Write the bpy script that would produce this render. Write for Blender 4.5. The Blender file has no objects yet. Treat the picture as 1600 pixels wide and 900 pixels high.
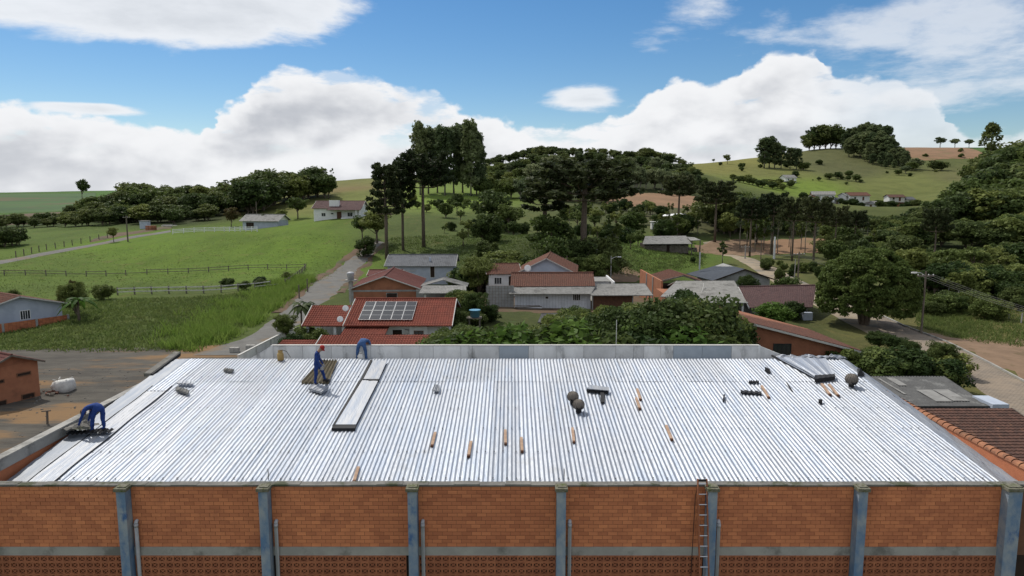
import bpy, bmesh, math, random
import numpy as np
from mathutils import Vector, Matrix
random.seed(7); RNG = np.random.default_rng(7)
R = math.radians; PI = math.pi
SC = bpy.context.scene; COL = SC.collection

# ------------------------------------------------------------------ camera, world, sun, exposure
F = 1100.0; PITCH = 7.61; CAMZ = 15.0
cd = bpy.data.cameras.new('camera'); cam = bpy.data.objects.new('camera', cd); COL.objects.link(cam)
cd.sensor_width = 36; cd.lens = 36*F/1600; cd.clip_end = 20000; cd.clip_start = .1
cam.location = (0, 0, CAMZ); cam.rotation_euler = (R(90-PITCH), 0, 0); SC.camera = cam
SC.view_settings.view_transform = 'Standard'; SC.view_settings.look = 'None'
SC.view_settings.exposure = 0.25; SC.view_settings.gamma = 1.0
SC.cycles.max_bounces = 5; SC.cycles.diffuse_bounces = 3; SC.cycles.glossy_bounces = 3; SC.cycles.transmission_bounces = 3
SC.cycles.use_denoising = True

SUN_AZ, SUN_EL = -38.0, 54.0
sd = Vector((math.sin(R(SUN_AZ))*math.cos(R(SUN_EL)), math.cos(R(SUN_AZ))*math.cos(R(SUN_EL)), math.sin(R(SUN_EL))))
sl = bpy.data.lights.new('sun', 'SUN'); sl.energy = 2.9; sl.angle = R(.6); sl.color = (1, .95, .87)
so = bpy.data.objects.new('sun', sl); COL.objects.link(so); so.rotation_euler = sd.to_track_quat('Z', 'Y').to_euler(); so.location = (0, 0, 60)

def graph(nt):
    """small helper to write node maths"""
    def new(t, **kw):
        n = nt.nodes.new(t)
        for k, v in kw.items(): setattr(n, k, v)
        return n
    def put(sock, v):
        if v is None: return
        if hasattr(v, 'is_output'): nt.links.new(v, sock)
        else: sock.default_value = v
    def ma(op, a, b=None, c=None, clamp=False):
        n = new('ShaderNodeMath', operation=op, use_clamp=clamp)
        put(n.inputs[0], a); put(n.inputs[1], b); put(n.inputs[2], c)
        return n.outputs[0]
    def sstep(v, lo, hi, a=0.0, b=1.0):
        n = new('ShaderNodeMapRange', interpolation_type='SMOOTHSTEP')
        put(n.inputs['Value'], v); n.inputs['From Min'].default_value = lo; n.inputs['From Max'].default_value = hi
        n.inputs['To Min'].default_value = a; n.inputs['To Max'].default_value = b
        return n.outputs[0]
    def comb(x, y, z=0.0):
        n = new('ShaderNodeCombineXYZ'); put(n.inputs[0], x); put(n.inputs[1], y); put(n.inputs[2], z); return n.outputs[0]
    def noise(vec, scale, detail=5, rough=.55, dist=0.0):
        n = new('ShaderNodeTexNoise'); put(n.inputs['Vector'], vec); n.inputs['Scale'].default_value = scale
        n.inputs['Detail'].default_value = detail; n.inputs['Roughness'].default_value = rough; n.inputs['Distortion'].default_value = dist
        return n.outputs['Fac']
    def mix(f, a, b, blend='MIX'):
        n = new('ShaderNodeMix', data_type='RGBA', blend_type=blend)
        put(n.inputs[0], f)
        for s, v in ((n.inputs[6], a), (n.inputs[7], b)):
            if hasattr(v, 'is_output'): nt.links.new(v, s)
            else: s.default_value = (v[0], v[1], v[2], 1)
        return n.outputs[2]
    return new, put, ma, sstep, comb, noise, mix

def build_world():
    w = bpy.data.worlds.new('World'); SC.world = w; w.use_nodes = True
    nt = w.node_tree; nt.nodes.clear()
    new, put, ma, sstep, comb, noise, mix = graph(nt)
    sky = new('ShaderNodeTexSky', sky_type='NISHITA'); sky.sun_disc = False
    sky.sun_elevation = R(SUN_EL); sky.sun_rotation = R(SUN_AZ % 360); sky.altitude = 600; sky.air_density = 1.0; sky.dust_density = .3; sky.ozone_density = 2.5
    hs = new('ShaderNodeHueSaturation'); nt.links.new(sky.outputs[0], hs.inputs['Color']); hs.inputs['Saturation'].default_value = 1.3
    tc = new('ShaderNodeTexCoord'); sp = new('ShaderNodeSeparateXYZ'); nt.links.new(tc.outputs['Generated'], sp.inputs[0])
    x, y, z = sp.outputs
    az = ma('ARCTAN2', x, y); el = ma('ARCSINE', z)
    v2 = comb(az, ma('MULTIPLY', el, 1.5))
    # --- cumulus bank: height of its top by bearing, ragged by noise and billows
    prof = [(0,186),(80,186),(160,194),(240,204),(315,208),(345,180),(375,165),(400,140),(425,122),(460,117),(500,116),(545,116),(590,124),(640,138),(690,150),(740,172),(790,184),(835,200),(880,190),(940,182),(985,166),(1015,146),(1050,128),(1085,132),(1125,134),(1160,112),(1200,94),(1245,92),(1280,116),(1320,136),(1370,142),(1420,156),(1460,186),(1500,222),(1550,225),(1600,204)]
    fc = new('ShaderNodeFloatCurve'); cu = fc.mapping.curves[0]
    pts = [(0.0, .42)] + [((math.atan((p-800)/F)+.7)/1.4, (303-q)/F*.97*4) for p, q in prof] + [(1.0, .42)]
    cu.points[0].location = pts[0]; cu.points[1].location = pts[-1]
    for p in pts[1:-1]: cu.points.new(*p)
    for p in cu.points: p.handle_type = 'AUTO_CLAMPED'
    fc.mapping.update()
    wa = ma('MULTIPLY', ma('SUBTRACT', noise(v2, 11, 4, .6), .5), .075); wb = ma('MULTIPLY', ma('SUBTRACT', noise(comb(az, el, 4.4), 38, 3, .6), .5), .022)
    azn = ma('DIVIDE', ma('ADD', ma('ADD', ma('ADD', az, wa), wb), .7), 1.4, clamp=True)
    put(fc.inputs['Value'], azn)
    top = ma('MULTIPLY', fc.outputs[0], .25)
    n1 = noise(v2, 10, 8, .62); n1b = noise(v2, 42, 5, .6)
    vo = new('ShaderNodeTexVoronoi', feature='SMOOTH_F1'); put(vo.inputs['Vector'], v2); vo.inputs['Scale'].default_value = 24; vo.inputs['Smoothness'].default_value = .7
    bil = vo.outputs['Distance']
    d = ma('SUBTRACT', top, el)
    d = ma('ADD', d, ma('MULTIPLY', ma('SUBTRACT', n1, .5), .034))
    d = ma('ADD', d, ma('MULTIPLY', ma('SUBTRACT', n1b, .5), .016))
    d = ma('ADD', d, ma('MULTIPLY', ma('SUBTRACT', .42, bil), .016))
    vo2 = new('ShaderNodeTexVoronoi', feature='SMOOTH_F1'); put(vo2.inputs['Vector'], v2); vo2.inputs['Scale'].default_value = 62; vo2.inputs['Smoothness'].default_value = .6
    d = ma('ADD', d, ma('MULTIPLY', ma('SUBTRACT', .40, vo2.outputs['Distance']), .010))
    soft = sstep(az, .36, .52)                                  # thinner, softer cloud towards the right
    edge = sstep(d, -.002, .008)
    edge = ma('MULTIPLY', edge, ma('SUBTRACT', 1.0, ma('MULTIPLY', soft, .35)))
    gap = sstep(noise(comb(ma('MULTIPLY', az, 3.0), ma('MULTIPLY', el, 9.0), 3.3), 2.6, 5, .6), .54, .66)
    edge = ma('MULTIPLY', edge, ma('SUBTRACT', 1.0, ma('MULTIPLY', ma('MULTIPLY', gap, sstep(el, .045, .085)), .55)))
    lo = comb(ma('MULTIPLY', az, 4.0), ma('MULTIPLY', el, 10.0), 1.7)
    n2 = noise(lo, 1.5, 5, .5, .3)
    rel = ma('SUBTRACT', noise(v2, 8, 5, .5), noise(comb(ma('ADD', az, -.012), ma('ADD', ma('MULTIPLY', el, 1.5), .022)), 8, 5, .5))
    dd = sstep(d, .004, .060)
    shv = ma('ADD', ma('MULTIPLY', ma('SUBTRACT', n2, .5), 2.6), ma('MULTIPLY', rel, -2.4))
    shv = ma('ADD', shv, ma('MULTIPLY', ma('SUBTRACT', bil, .42), .35))
    sh = ma('MULTIPLY', sstep(shv, -.55, .75), dd)
    low = sstep(el, .0, .06, 1, 0)
    sh = ma('MULTIPLY', sh, ma('SUBTRACT', 1.0, ma('MULTIPLY', low, .35)))
    bank_col = mix(sh, (.93, .94, .96), (.53, .555, .605))
    # --- upper cloud sheets on a flat layer
    zz = ma('ADD', ma('MAXIMUM', z, 0.0), .13)
    pl = comb(ma('DIVIDE', x, zz), ma('DIVIDE', y, zz))
    u = ma('ADD', ma('MULTIPLY', noise(pl, .85, 9, .62, .3), .72), ma('MULTIPLY', noise(comb(ma('MULTIPLY', az, 7.0), ma('MULTIPLY', el, 19.0), 6.1), 1.0, 8, .6, .2), .28))
    def gauss(px, py, sx, sy, amp):
        a = math.atan((px-800)/F); e = math.atan((303-py)/F*math.cos(a))
        qa = ma('POWER', ma('DIVIDE', ma('SUBTRACT', az, a), sx/F), 2.0); qe = ma('POWER', ma('DIVIDE', ma('SUBTRACT', el, e), sy/F), 2.0)
        return ma('MULTIPLY', ma('EXPONENT', ma('MULTIPLY', ma('ADD', qa, qe), -1.0)), amp)
    out_ = ma('MAXIMUM', sstep(el, .27, .42), sstep(ma('ABSOLUTE', az), .72, .95))   # extra cloud cover beyond the view, added to brighten the shaded front wall
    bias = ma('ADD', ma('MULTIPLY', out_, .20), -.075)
    for g in ((90,10,190,75,.22),(330,30,200,52,.20),(500,22,120,52,.18),(200,78,170,22,-.08),(1180,78,200,30,.15),(1080,25,90,30,.14),(905,158,62,22,.34),(1010,68,60,22,.12),(1460,5,110,45,.17),(1530,100,120,45,.12),(140,172,75,9,.30),(1480,150,150,30,.08),(760,80,260,80,-.14),(250,135,320,40,-.18),(1100,5,60,20,.08)):
        bias = ma('ADD', bias, gauss(*g))
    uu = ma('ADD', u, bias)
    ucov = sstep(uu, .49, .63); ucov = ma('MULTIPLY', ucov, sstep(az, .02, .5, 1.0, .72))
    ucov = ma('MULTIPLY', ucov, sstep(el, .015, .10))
    ush = sstep(ma('ADD', uu, ma('MULTIPLY', ma('SUBTRACT', noise(pl, 2.4, 6, .6), .5), .35)), .60, .86)
    ucol = mix(ush, (.90, .92, .95), (.72, .745, .78))
    cloud = mix(edge, ucol, bank_col)
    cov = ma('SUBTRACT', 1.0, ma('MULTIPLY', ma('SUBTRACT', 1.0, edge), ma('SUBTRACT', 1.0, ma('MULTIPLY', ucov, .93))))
    b1 = new('ShaderNodeBackground'); nt.links.new(hs.outputs[0], b1.inputs[0]); b1.inputs[1].default_value = .08
    b2 = new('ShaderNodeBackground'); nt.links.new(cloud, b2.inputs[0]); b2.inputs[1].default_value = .82
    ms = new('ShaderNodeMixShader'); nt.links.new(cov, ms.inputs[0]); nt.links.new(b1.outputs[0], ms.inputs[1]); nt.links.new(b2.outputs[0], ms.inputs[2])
    out = new('ShaderNodeOutputWorld'); nt.links.new(ms.outputs[0], out.inputs[0])
build_world()

# ------------------------------------------------------------------ survey helpers: a sight line of the camera turned into a point of the place
CP, SP = math.cos(R(PITCH)), math.sin(R(PITCH))
def ray(px, py):
    u = (px-800)/F; v = (450-py)/F
    return u, CP+v*SP, -SP+v*CP
def at(px, py, Y):
    d = ray(px, py); t = Y/d[1]
    return Vector((d[0]*t, Y, CAMZ+d[2]*t))
def atz(px, py, z):
    d = ray(px, py); t = (z-CAMZ)/d[2]
    return Vector((d[0]*t, d[1]*t, z))

# ------------------------------------------------------------------ mesh helpers
class MB:
    def __init__(s): s.v = []; s.f = []
    def quad(s, a, b, c, d):
        n = len(s.v); s.v += [tuple(a), tuple(b), tuple(c), tuple(d)]; s.f.append((n, n+1, n+2, n+3)); return s
    def poly(s, pts):
        n = len(s.v); s.v += [tuple(p) for p in pts]; s.f.append(tuple(range(n, n+len(pts)))); return s
    def box(s, c, size, rot=None, taper=1.0):
        sx, sy, sz = size[0]/2, size[1]/2, size[2]/2; n = len(s.v)
        for dz in (-1, 1):
            k = taper if dz > 0 else 1
            for dx, dy in ((-1,-1),(1,-1),(1,1),(-1,1)):
                p = Vector((dx*sx*k, dy*sy*k, dz*sz))
                if rot is not None: p = rot @ p
                s.v.append((c[0]+p.x, c[1]+p.y, c[2]+p.z))
        s.f += [tuple(n+i for i in q) for q in ((3,2,1,0),(4,5,6,7),(0,1,5,4),(1,2,6,5),(2,3,7,6),(3,0,4,7))]
        return s
    def bb(s, x0, x1, y0, y1, z0, z1): return s.box(((x0+x1)/2, (y0+y1)/2, (z0+z1)/2), (x1-x0, y1-y0, z1-z0))
    def beam(s, a, b, w, h):
        a = Vector(a); b = Vector(b); d = b-a
        if d.length < 1e-5: return s
        q = d.to_track_quat('X', 'Z').to_matrix()
        return s.box((a+b)/2, (d.length, w, h), q)
    def tube(s, pts, rad, n=8, cap=True):
        pts = [Vector(p) for p in pts]
        if not hasattr(rad, '__len__'): rad = [rad]*len(pts)
        base = len(s.v); m = len(pts)
        for i, p in enumerate(pts):
            d = (pts[min(i+1, m-1)]-pts[max(i-1, 0)])
            q = (d if d.length > 1e-9 else Vector((0, 0, 1))).to_track_quat('Z', 'Y')
            for k in range(n):
                a = 2*PI*k/n; o = q @ Vector((math.cos(a)*rad[i], math.sin(a)*rad[i], 0)); s.v.append(tuple(p+o))
        for i in range(m-1):
            for k in range(n):
                s.f.append((base+i*n+k, base+i*n+(k+1) % n, base+(i+1)*n+(k+1) % n, base+(i+1)*n+k))
        if cap:
            s.f.append(tuple(base+k for k in range(n))[::-1]); s.f.append(tuple(base+(m-1)*n+k for k in range(n)))
        return s
    def lathe(s, prof, n=16, c=(0, 0, 0), rot=None):
        base = len(s.v)
        for r, z in prof:
            for k in range(n):
                a = 2*PI*k/n; p = Vector((r*math.cos(a), r*math.sin(a), z))
                if rot is not None: p = rot @ p
                s.v.append((c[0]+p.x, c[1]+p.y, c[2]+p.z))
        for i in range(len(prof)-1):
            for k in range(n):
                s.f.append((base+i*n+k, base+i*n+(k+1) % n, base+(i+1)*n+(k+1) % n, base+(i+1)*n+k))
        return s
    def mesh(s, name, mat=None, smooth=False):
        me = bpy.data.meshes.new(name); me.from_pydata(s.v, [], s.f); me.update()
        if mat: me.materials.append(mat)
        if smooth: me.polygons.foreach_set('use_smooth', [True]*len(me.polygons))
        return me
    def build(s, name, mat, parent=None, smooth=False, loc=None):
        return link(name, s.mesh(name, mat, smooth), parent, loc)
def link(name, me, parent=None, loc=None):
    o = bpy.data.objects.new(name, me); COL.objects.link(o)
    if parent: o.parent = parent
    if loc is not None: o.location = loc
    return o
def npmesh(name, V, Fq, mat=None, smooth=False):
    """mesh from numpy arrays: V (n,3), Fq (m,k)"""
    me = bpy.data.meshes.new(name); V = np.asarray(V, dtype=np.float32); Fq = np.asarray(Fq, dtype=np.int32)
    me.vertices.add(len(V)); me.vertices.foreach_set('co', V.ravel())
    m, k = Fq.shape
    me.loops.add(m*k); me.loops.foreach_set('vertex_index', Fq.ravel())
    me.polygons.add(m); me.polygons.foreach_set('loop_start', np.arange(0, m*k, k, dtype=np.int32)); me.polygons.foreach_set('loop_total', np.full(m, k, dtype=np.int32))
    if smooth: me.polygons.foreach_set('use_smooth', np.ones(m, dtype=bool))
    me.update(calc_edges=True)
    if mat: me.materials.append(mat)
    return me
def tag(o, label, cat, group=None):
    o['label'] = label; o['category'] = cat
    if group: o['group'] = group
    return o
def thing(name, label, cat, loc=(0, 0, 0), rotz=0.0, group=None):
    o = bpy.data.objects.new(name, None); COL.objects.link(o); o.location = loc; o.rotation_euler = (0, 0, rotz); o.empty_display_size = .3
    return tag(o, label, cat, group)
def struct(o): o['kind'] = 'structure'; return o
def stuff(o): o['kind'] = 'stuff'; return o
def dup(root, loc, rotz=0, label=None, scale=None):
    r = root.copy(); COL.objects.link(r); r.location = loc; r.rotation_euler = (0, 0, rotz)
    if label: r['label'] = label
    if scale: r.scale = scale
    for ch in root.children:
        c = ch.copy(); COL.objects.link(c); c.parent = r
        for g in ch.children:
            d = g.copy(); COL.objects.link(d); d.parent = c
    return r

# ------------------------------------------------------------------ materials
def pm(name, c1, c2=None, scale=3.0, rough=.85, bump=0.0, bs=40.0, metal=0.0, spec=.25, isl=0.0, objv=0.0, c3=None, s3=.6, t3=(.52, .66), detail=6, stretch=(1, 1, 1), coords='Object', nr=.6):
    m = bpy.data.materials.new(name); m.use_nodes = True; nt = m.node_tree
    new, put, ma, sstep, comb, noise, mix = graph(nt)
    b = nt.nodes['Principled BSDF']; b.inputs['Roughness'].default_value = rough; b.inputs['Metallic'].default_value = metal; b.inputs['Specular IOR Level'].default_value = spec
    tc = new('ShaderNodeTexCoord'); mp = new('ShaderNodeMapping'); nt.links.new(tc.outputs[coords], mp.inputs[0]); mp.inputs['Scale'].default_value = stretch
    vec = mp.outputs[0]
    if c2 is None: c2 = tuple(v*.75 for v in c1)
    col = mix(sstep(noise(vec, scale, detail, nr), .32, .68), c1, c2)
    if c3: col = mix(sstep(noise(vec, s3, 5, .65), *t3), col, c3)
    val = None
    if isl:
        g = new('ShaderNodeNewGeometry'); val = ma('MULTIPLY', ma('SUBTRACT', g.outputs['Random Per Island'], .5), 2*isl)
    if objv:
        oi = new('ShaderNodeObjectInfo'); w = ma('MULTIPLY', ma('SUBTRACT', oi.outputs['Random'], .5), 2*objv); val = w if val is None else ma('ADD', val, w)
    if val is not None:
        hs = new('ShaderNodeHueSaturation'); nt.links.new(col, hs.inputs['Color']); put(hs.inputs['Value'], ma('ADD', val, 1.0)); put(hs.inputs['Hue'], ma('ADD', ma('MULTIPLY', val, .012), .5)); col = hs.outputs[0]
    nt.links.new(col, b.inputs['Base Color'])
    if bump:
        bp = new('ShaderNodeBump'); bp.inputs['Strength'].default_value = bump; bp.inputs['Distance'].default_value = .05
        nt.links.new(noise(vec, bs, 4, .6), bp.inputs['Height']); nt.links.new(bp.outputs[0], b.inputs['Normal'])
    return m
def leafmat(name, c1, c2, isl=.28, objv=.34, trans=.36):
    m = bpy.data.materials.new(name); m.use_nodes = True; nt = m.node_tree
    new, put, ma, sstep, comb, noise, mix = graph(nt)
    b = nt.nodes['Principled BSDF']; b.inputs['Roughness'].default_value = .55; b.inputs['Specular IOR Level'].default_value = .08
    tc = new('ShaderNodeTexCoord'); g = new('ShaderNodeNewGeometry'); oi = new('ShaderNodeObjectInfo')
    col = mix(sstep(noise(tc.outputs['Object'], .7, 3), .35, .65), c1, c2)
    hs = new('ShaderNodeHueSaturation'); nt.links.new(col, hs.inputs['Color'])
    r1 = ma('SUBTRACT', g.outputs['Random Per Island'], .5); r2 = ma('SUBTRACT', oi.outputs['Random'], .5)
    put(hs.inputs['Value'], ma('ADD', ma('ADD', ma('MULTIPLY', r1, 2*isl), ma('MULTIPLY', r2, 2*objv)), 1.0))
    put(hs.inputs['Hue'], ma('ADD', ma('MULTIPLY', r2, -.05), .5))
    nt.links.new(hs.outputs[0], b.inputs['Base Color'])
    t = new('ShaderNodeBsdfTranslucent'); nt.links.new(hs.outputs[0], t.inputs[0])
    ms = new('ShaderNodeMixShader'); ms.inputs[0].default_value = trans
    nt.links.new(b.outputs[0], ms.inputs[1]); nt.links.new(t.outputs[0], ms.inputs[2])
    nt.links.new(ms.outputs[0], nt.nodes['Material Output'].inputs[0])
    return m

M = {}
def brickmat(name, c1, c2, c3):
    return pm(name, c1, c2, scale=1.3, rough=.9, bump=.25, bs=60, isl=.17, objv=.17, c3=c3, s3=.9, t3=(.56, .75))
M['brick'] = brickmat('clay_brick', (.52, .188, .088), (.44, .157, .076), (.34, .12, .062))
M['block'] = brickmat('hollow_clay_block', (.31, .132, .074), (.25, .105, .06), (.18, .082, .05))
M['mortar'] = pm('mortar', (.17, .085, .05), (.13, .07, .045), 4, .95, .2)
M['breeze'] = pm('breeze_clay', (.42, .16, .08), (.33, .125, .065), 3, .95, .2, isl=.0, objv=.13)
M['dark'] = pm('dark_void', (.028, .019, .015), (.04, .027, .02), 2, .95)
M['concrete'] = pm('concrete', (.36, .35, .32), (.29, .28, .26), 1.5, .92, .3, 50, c3=(.17, .165, .15), s3=.7)
M['concrete_d'] = pm('weathered_concrete', (.20, .19, .17), (.13, .125, .115), 2, .95, .4, 40, c3=(.07, .075, .045), s3=1.4)
M['moss'] = pm('mossy_concrete', (.20, .19, .15), (.10, .10, .06), 9, .95, .6, 40, c3=(.08, .10, .03), s3=5)
M['bluepaint'] = pm('faded_blue_paint', (.11, .19, .31), (.31, .34, .36), 1.7, .75, .25, 30, c3=(.045, .115, .27), s3=1.1, t3=(.55, .68), stretch=(1, 1, .7))
M['pvc'] = pm('grey_pvc', (.42, .42, .44), (.35, .35, .37), 3, .45)
M['whitewall'] = pm('white_render', (.66, .66, .65), (.56, .56, .55), 1.2, .9, .15, 50, c3=(.42, .41, .38), s3=.8, t3=(.6, .8))
M['panelwhite'] = pm('white_washed_panel', (.76, .76, .75), (.62, .62, .61), 1.6, .9, .2, 40, objv=.12, c3=(.27, .27, .265), s3=1.1, t3=(.54, .74), stretch=(1, 1, .45))
M['panelblue'] = pm('bluish_sheet_panel', (.40, .45, .50), (.34, .39, .44), 1.6, .6, .1, objv=.1)
M['bluegrey'] = pm('pale_blue_render', (.42, .46, .53), (.35, .39, .46), 1.2, .9, .1)
M['greywall'] = pm('grey_render', (.30, .30, .29), (.23, .23, .22), 1.5, .92, .2)
M['timberwhite'] = pm('white_board', (.60, .61, .63), (.50, .51, .53), 1.5, .8, .1, isl=.06)
M['tile_red'] = pm('red_roof_tile', (.19, .052, .032), (.145, .041, .028), 2.2, .92, .2, 50, c3=(.20, .052, .034), s3=.9)
M['tile_old'] = pm('old_clay_tile', (.165, .072, .048), (.085, .044, .034), 4.5, .95, .35, 40, c3=(.115, .062, .045), s3=1.6, t3=(.5, .66))
M['tile_brown'] = pm('brown_roof_tile', (.115, .058, .042), (.065, .038, .03), 3.0, .9, .35, 40, c3=(.19, .10, .06), s3=2.6, t3=(.58, .72))
M['tile_purple'] = pm('purple_brown_tile', (.115, .062, .058), (.085, .05, .048), 2.4, .8, .2, c3=(.075, .04, .04), s3=1)
M['tile_dred'] = pm('dark_red_sheet', (.125, .046, .038), (.10, .038, .033), 2.0, .92, .1)
M['fibre'] = pm('fibre_cement_roof', (.255, .25, .235), (.195, .19, .18), 2.0, .9, .25, c3=(.13, .127, .118), s3=.9)
M['fibre_g'] = pm('grey_sheet_roof', (.125, .13, .138), (.098, .102, .11), 1.5, .9, .1, c3=(.08, .083, .088), s3=.8)
M['fibre_d'] = pm('dark_sheet_roof', (.10, .10, .098), (.07, .07, .07), 2.0, .9, .2, c3=(.15, .15, .145), s3=1)
M['slate'] = pm('slate_blue_roof', (.062, .072, .088), (.05, .058, .072), 1.4, .9, .1)
M['fibre_o'] = pm('old_brown_fibre_cement', (.135, .115, .075), (.085, .07, .045), 4.0, .95, .3, stretch=(1, .25, 1))
M['wood'] = pm('weathered_board', (.17, .15, .125), (.10, .085, .07), 2.5, .95, .3, isl=.2)
M['clay_cap'] = pm('orange_clay_cap', (.33, .15, .08), (.24, .105, .06), 3, .92, .2, c3=(.15, .08, .05), s3=1.5)
M['rustwood'] = pm('rusty_brown_wood', (.33, .13, .065), (.25, .095, .05), 5, .85, .1)
M['batten'] = pm('sawn_batten', (.42, .29, .20), (.32, .21, .145), 5, .85, .2)
M['brownwood'] = pm('brown_wood', (.13, .062, .036), (.09, .045, .028), 3, .85, .1, isl=.15)
M['glass'] = pm('window_glass', (.025, .03, .035), (.02, .024, .028), 2, .12, spec=.5)
M['white'] = pm('white_paint', (.72, .72, .71), (.64, .64, .63), 2, .6)
M['trim'] = pm('pale_trim', (.50, .49, .46), (.42, .41, .39), 2, .8)
M['black'] = pm('black_rubber_and_gaps', (.018, .018, .02), (.025, .025, .026), 3, .7)
M['pv'] = pm('solar_cell', (.014, .016, .022), (.018, .021, .029), 2, .32, spec=.2)
M['alu'] = pm('aluminium', (.62, .63, .64), (.55, .56, .57), 3, .35, metal=.8)
M['steel'] = pm('dark_grey_steel', (.19, .165, .14), (.13, .112, .095), 4, .7, metal=.1, spec=.3)
M['pole'] = pm('pole_concrete', (.33, .32, .30), (.26, .25, .235), 2, .9)
M['polewood'] = pm('pole_wood', (.15, .125, .10), (.11, .09, .075), 2, .95)
M['wire'] = pm('wire', (.10, .10, .10), None, 2, .6)
M['tank'] = pm('blue_plastic', (.12, .30, .43), (.10, .26, .38), 2, .5)
M['bark'] = pm('bark', (.165, .13, .10), (.11, .085, .066), 5, .95, .4, 14)
M['barkpale'] = pm('pale_bark', (.27, .25, .215), (.17, .15, .125), 4, .95, .3, 14, stretch=(1, 1, .3))
M['cloth'] = pm('blue_coverall', (.018, .048, .20), (.012, .033, .14), 8, .85, .35, 14)
M['cloth2'] = pm('washed_blue_coverall', (.055, .115, .26), (.035, .08, .19), 8, .85, .35, 14)
M['skin'] = pm('skin', (.36, .20, .13), (.32, .17, .11), 6, .6)
M['boot'] = pm('boot_leather', (.02, .018, .018), (.03, .026, .024), 6, .6)
M['redcap'] = pm('red_cap_cloth', (.34, .025, .02), (.27, .02, .018), 6, .8)
M['tancap'] = pm('straw_cap_cloth', (.30, .24, .16), (.24, .19, .13), 6, .85)
M['glove'] = pm('grey_glove', (.36, .35, .34), (.29, .28, .27), 8, .85)
M['sack'] = pm('white_sack', (.62, .61, .58), (.48, .47, .45), 4, .85, .4, 12)
M['ochre'] = pm('ochre_plastic', (.40, .27, .10), (.33, .215, .08), 4, .6)
M['carpaint'] = pm('car_paint', (.035, .037, .042), (.03, .032, .036), 2, .25, spec=.5)
def foil(name, base, rough, strk):
    m = bpy.data.materials.new(name); m.use_nodes = True; nt = m.node_tree
    new, put, ma, sstep, comb, noise, mix = graph(nt)
    b = nt.nodes['Principled BSDF']; b.inputs['Metallic'].default_value = .8
    tc = new('ShaderNodeTexCoord'); mp = new('ShaderNodeMapping'); nt.links.new(tc.outputs['Object'], mp.inputs[0]); mp.inputs['Scale'].default_value = (7.0, .45, 1)
    mp2 = new('ShaderNodeMapping'); nt.links.new(tc.outputs['Object'], mp2.inputs[0]); mp2.inputs['Scale'].default_value = (1, .55, 1)
    oi = new('ShaderNodeObjectInfo')
    s = noise(mp.outputs[0], 1.0, 5, .6); w = noise(mp2.outputs[0], .35, 5, .6)
    c = mix(sstep(s, .40, .66), base, tuple(v*k for v, k in zip(base, strk)))
    c = mix(sstep(w, .46, .68), c, tuple(v*.93 for v in base))
    c = mix(ma('MULTIPLY', sstep(noise(tc.outputs['Object'], 1.1, 7, .7), .54, .70), .45), c, (.30, .30, .30))
    hs = new('ShaderNodeHueSaturation'); nt.links.new(c, hs.inputs['Color']); put(hs.inputs['Value'], ma('ADD', ma('MULTIPLY', oi.outputs['Random'], .20), .90))
    nt.links.new(hs.outputs[0], b.inputs['Base Color'])
    put(b.inputs['Roughness'], ma('ADD', ma('MULTIPLY', s, .16), rough))
    bp = new('ShaderNodeBump'); bp.inputs['Strength'].default_value = .6; bp.inputs['Distance'].default_value = .025
    mp3 = new('ShaderNodeMapping'); nt.links.new(tc.outputs['Object'], mp3.inputs[0]); mp3.inputs['Scale'].default_value = (16, 4, 8)
    nt.links.new(noise(mp3.outputs[0], 1.0, 4, .6), bp.inputs['Height']); nt.links.new(bp.outputs[0], b.inputs['Normal'])
    return m
M['foil'] = foil('aluminised_membrane', (.40, .42, .455), .47, (.82, .875, .95))
M['foilw'] = foil('bright_aluminised_membrane', (.36, .37, .39), .58, (.80, .86, .95))
M['foild'] = foil('dull_membrane', (.27, .285, .31), .60, (.85, .9, .97))
L = {}
L['broad'] = leafmat('broadleaf', (.098, .128, .034), (.138, .172, .05))
L['dark'] = leafmat('dark_leaf', (.070, .094, .030), (.10, .130, .042))
L['pale'] = leafmat('pale_leaf', (.18, .21, .105), (.14, .172, .082))
L['euc'] = leafmat('eucalypt_leaf', (.10, .13, .058), (.135, .17, .075))
L['arau'] = leafmat('araucaria_needle', (.040, .054, .022), (.058, .070, .028), isl=.3)
L['dome'] = leafmat('dome_tree_leaf', (.060, .094, .024), (.085, .122, .032))
L['shrub'] = leafmat('shrub_leaf', (.046, .070, .021), (.066, .096, .028))
L['lime'] = leafmat('bright_leaf', (.075, .13, .022), (.10, .16, .03))
L['rust'] = leafmat('rusty_leaf', (.10, .075, .03), (.06, .065, .022))
L['palm'] = leafmat('palm_leaf', (.05, .075, .03), (.07, .095, .04))
L['grass'] = leafmat('grass_blade', (.115, .155, .042), (.15, .18, .055), isl=.25, trans=.45)
L['tallgrass'] = leafmat('tall_grass_blade', (.115, .195, .035), (.15, .22, .05), isl=.25, trans=.45)
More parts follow.
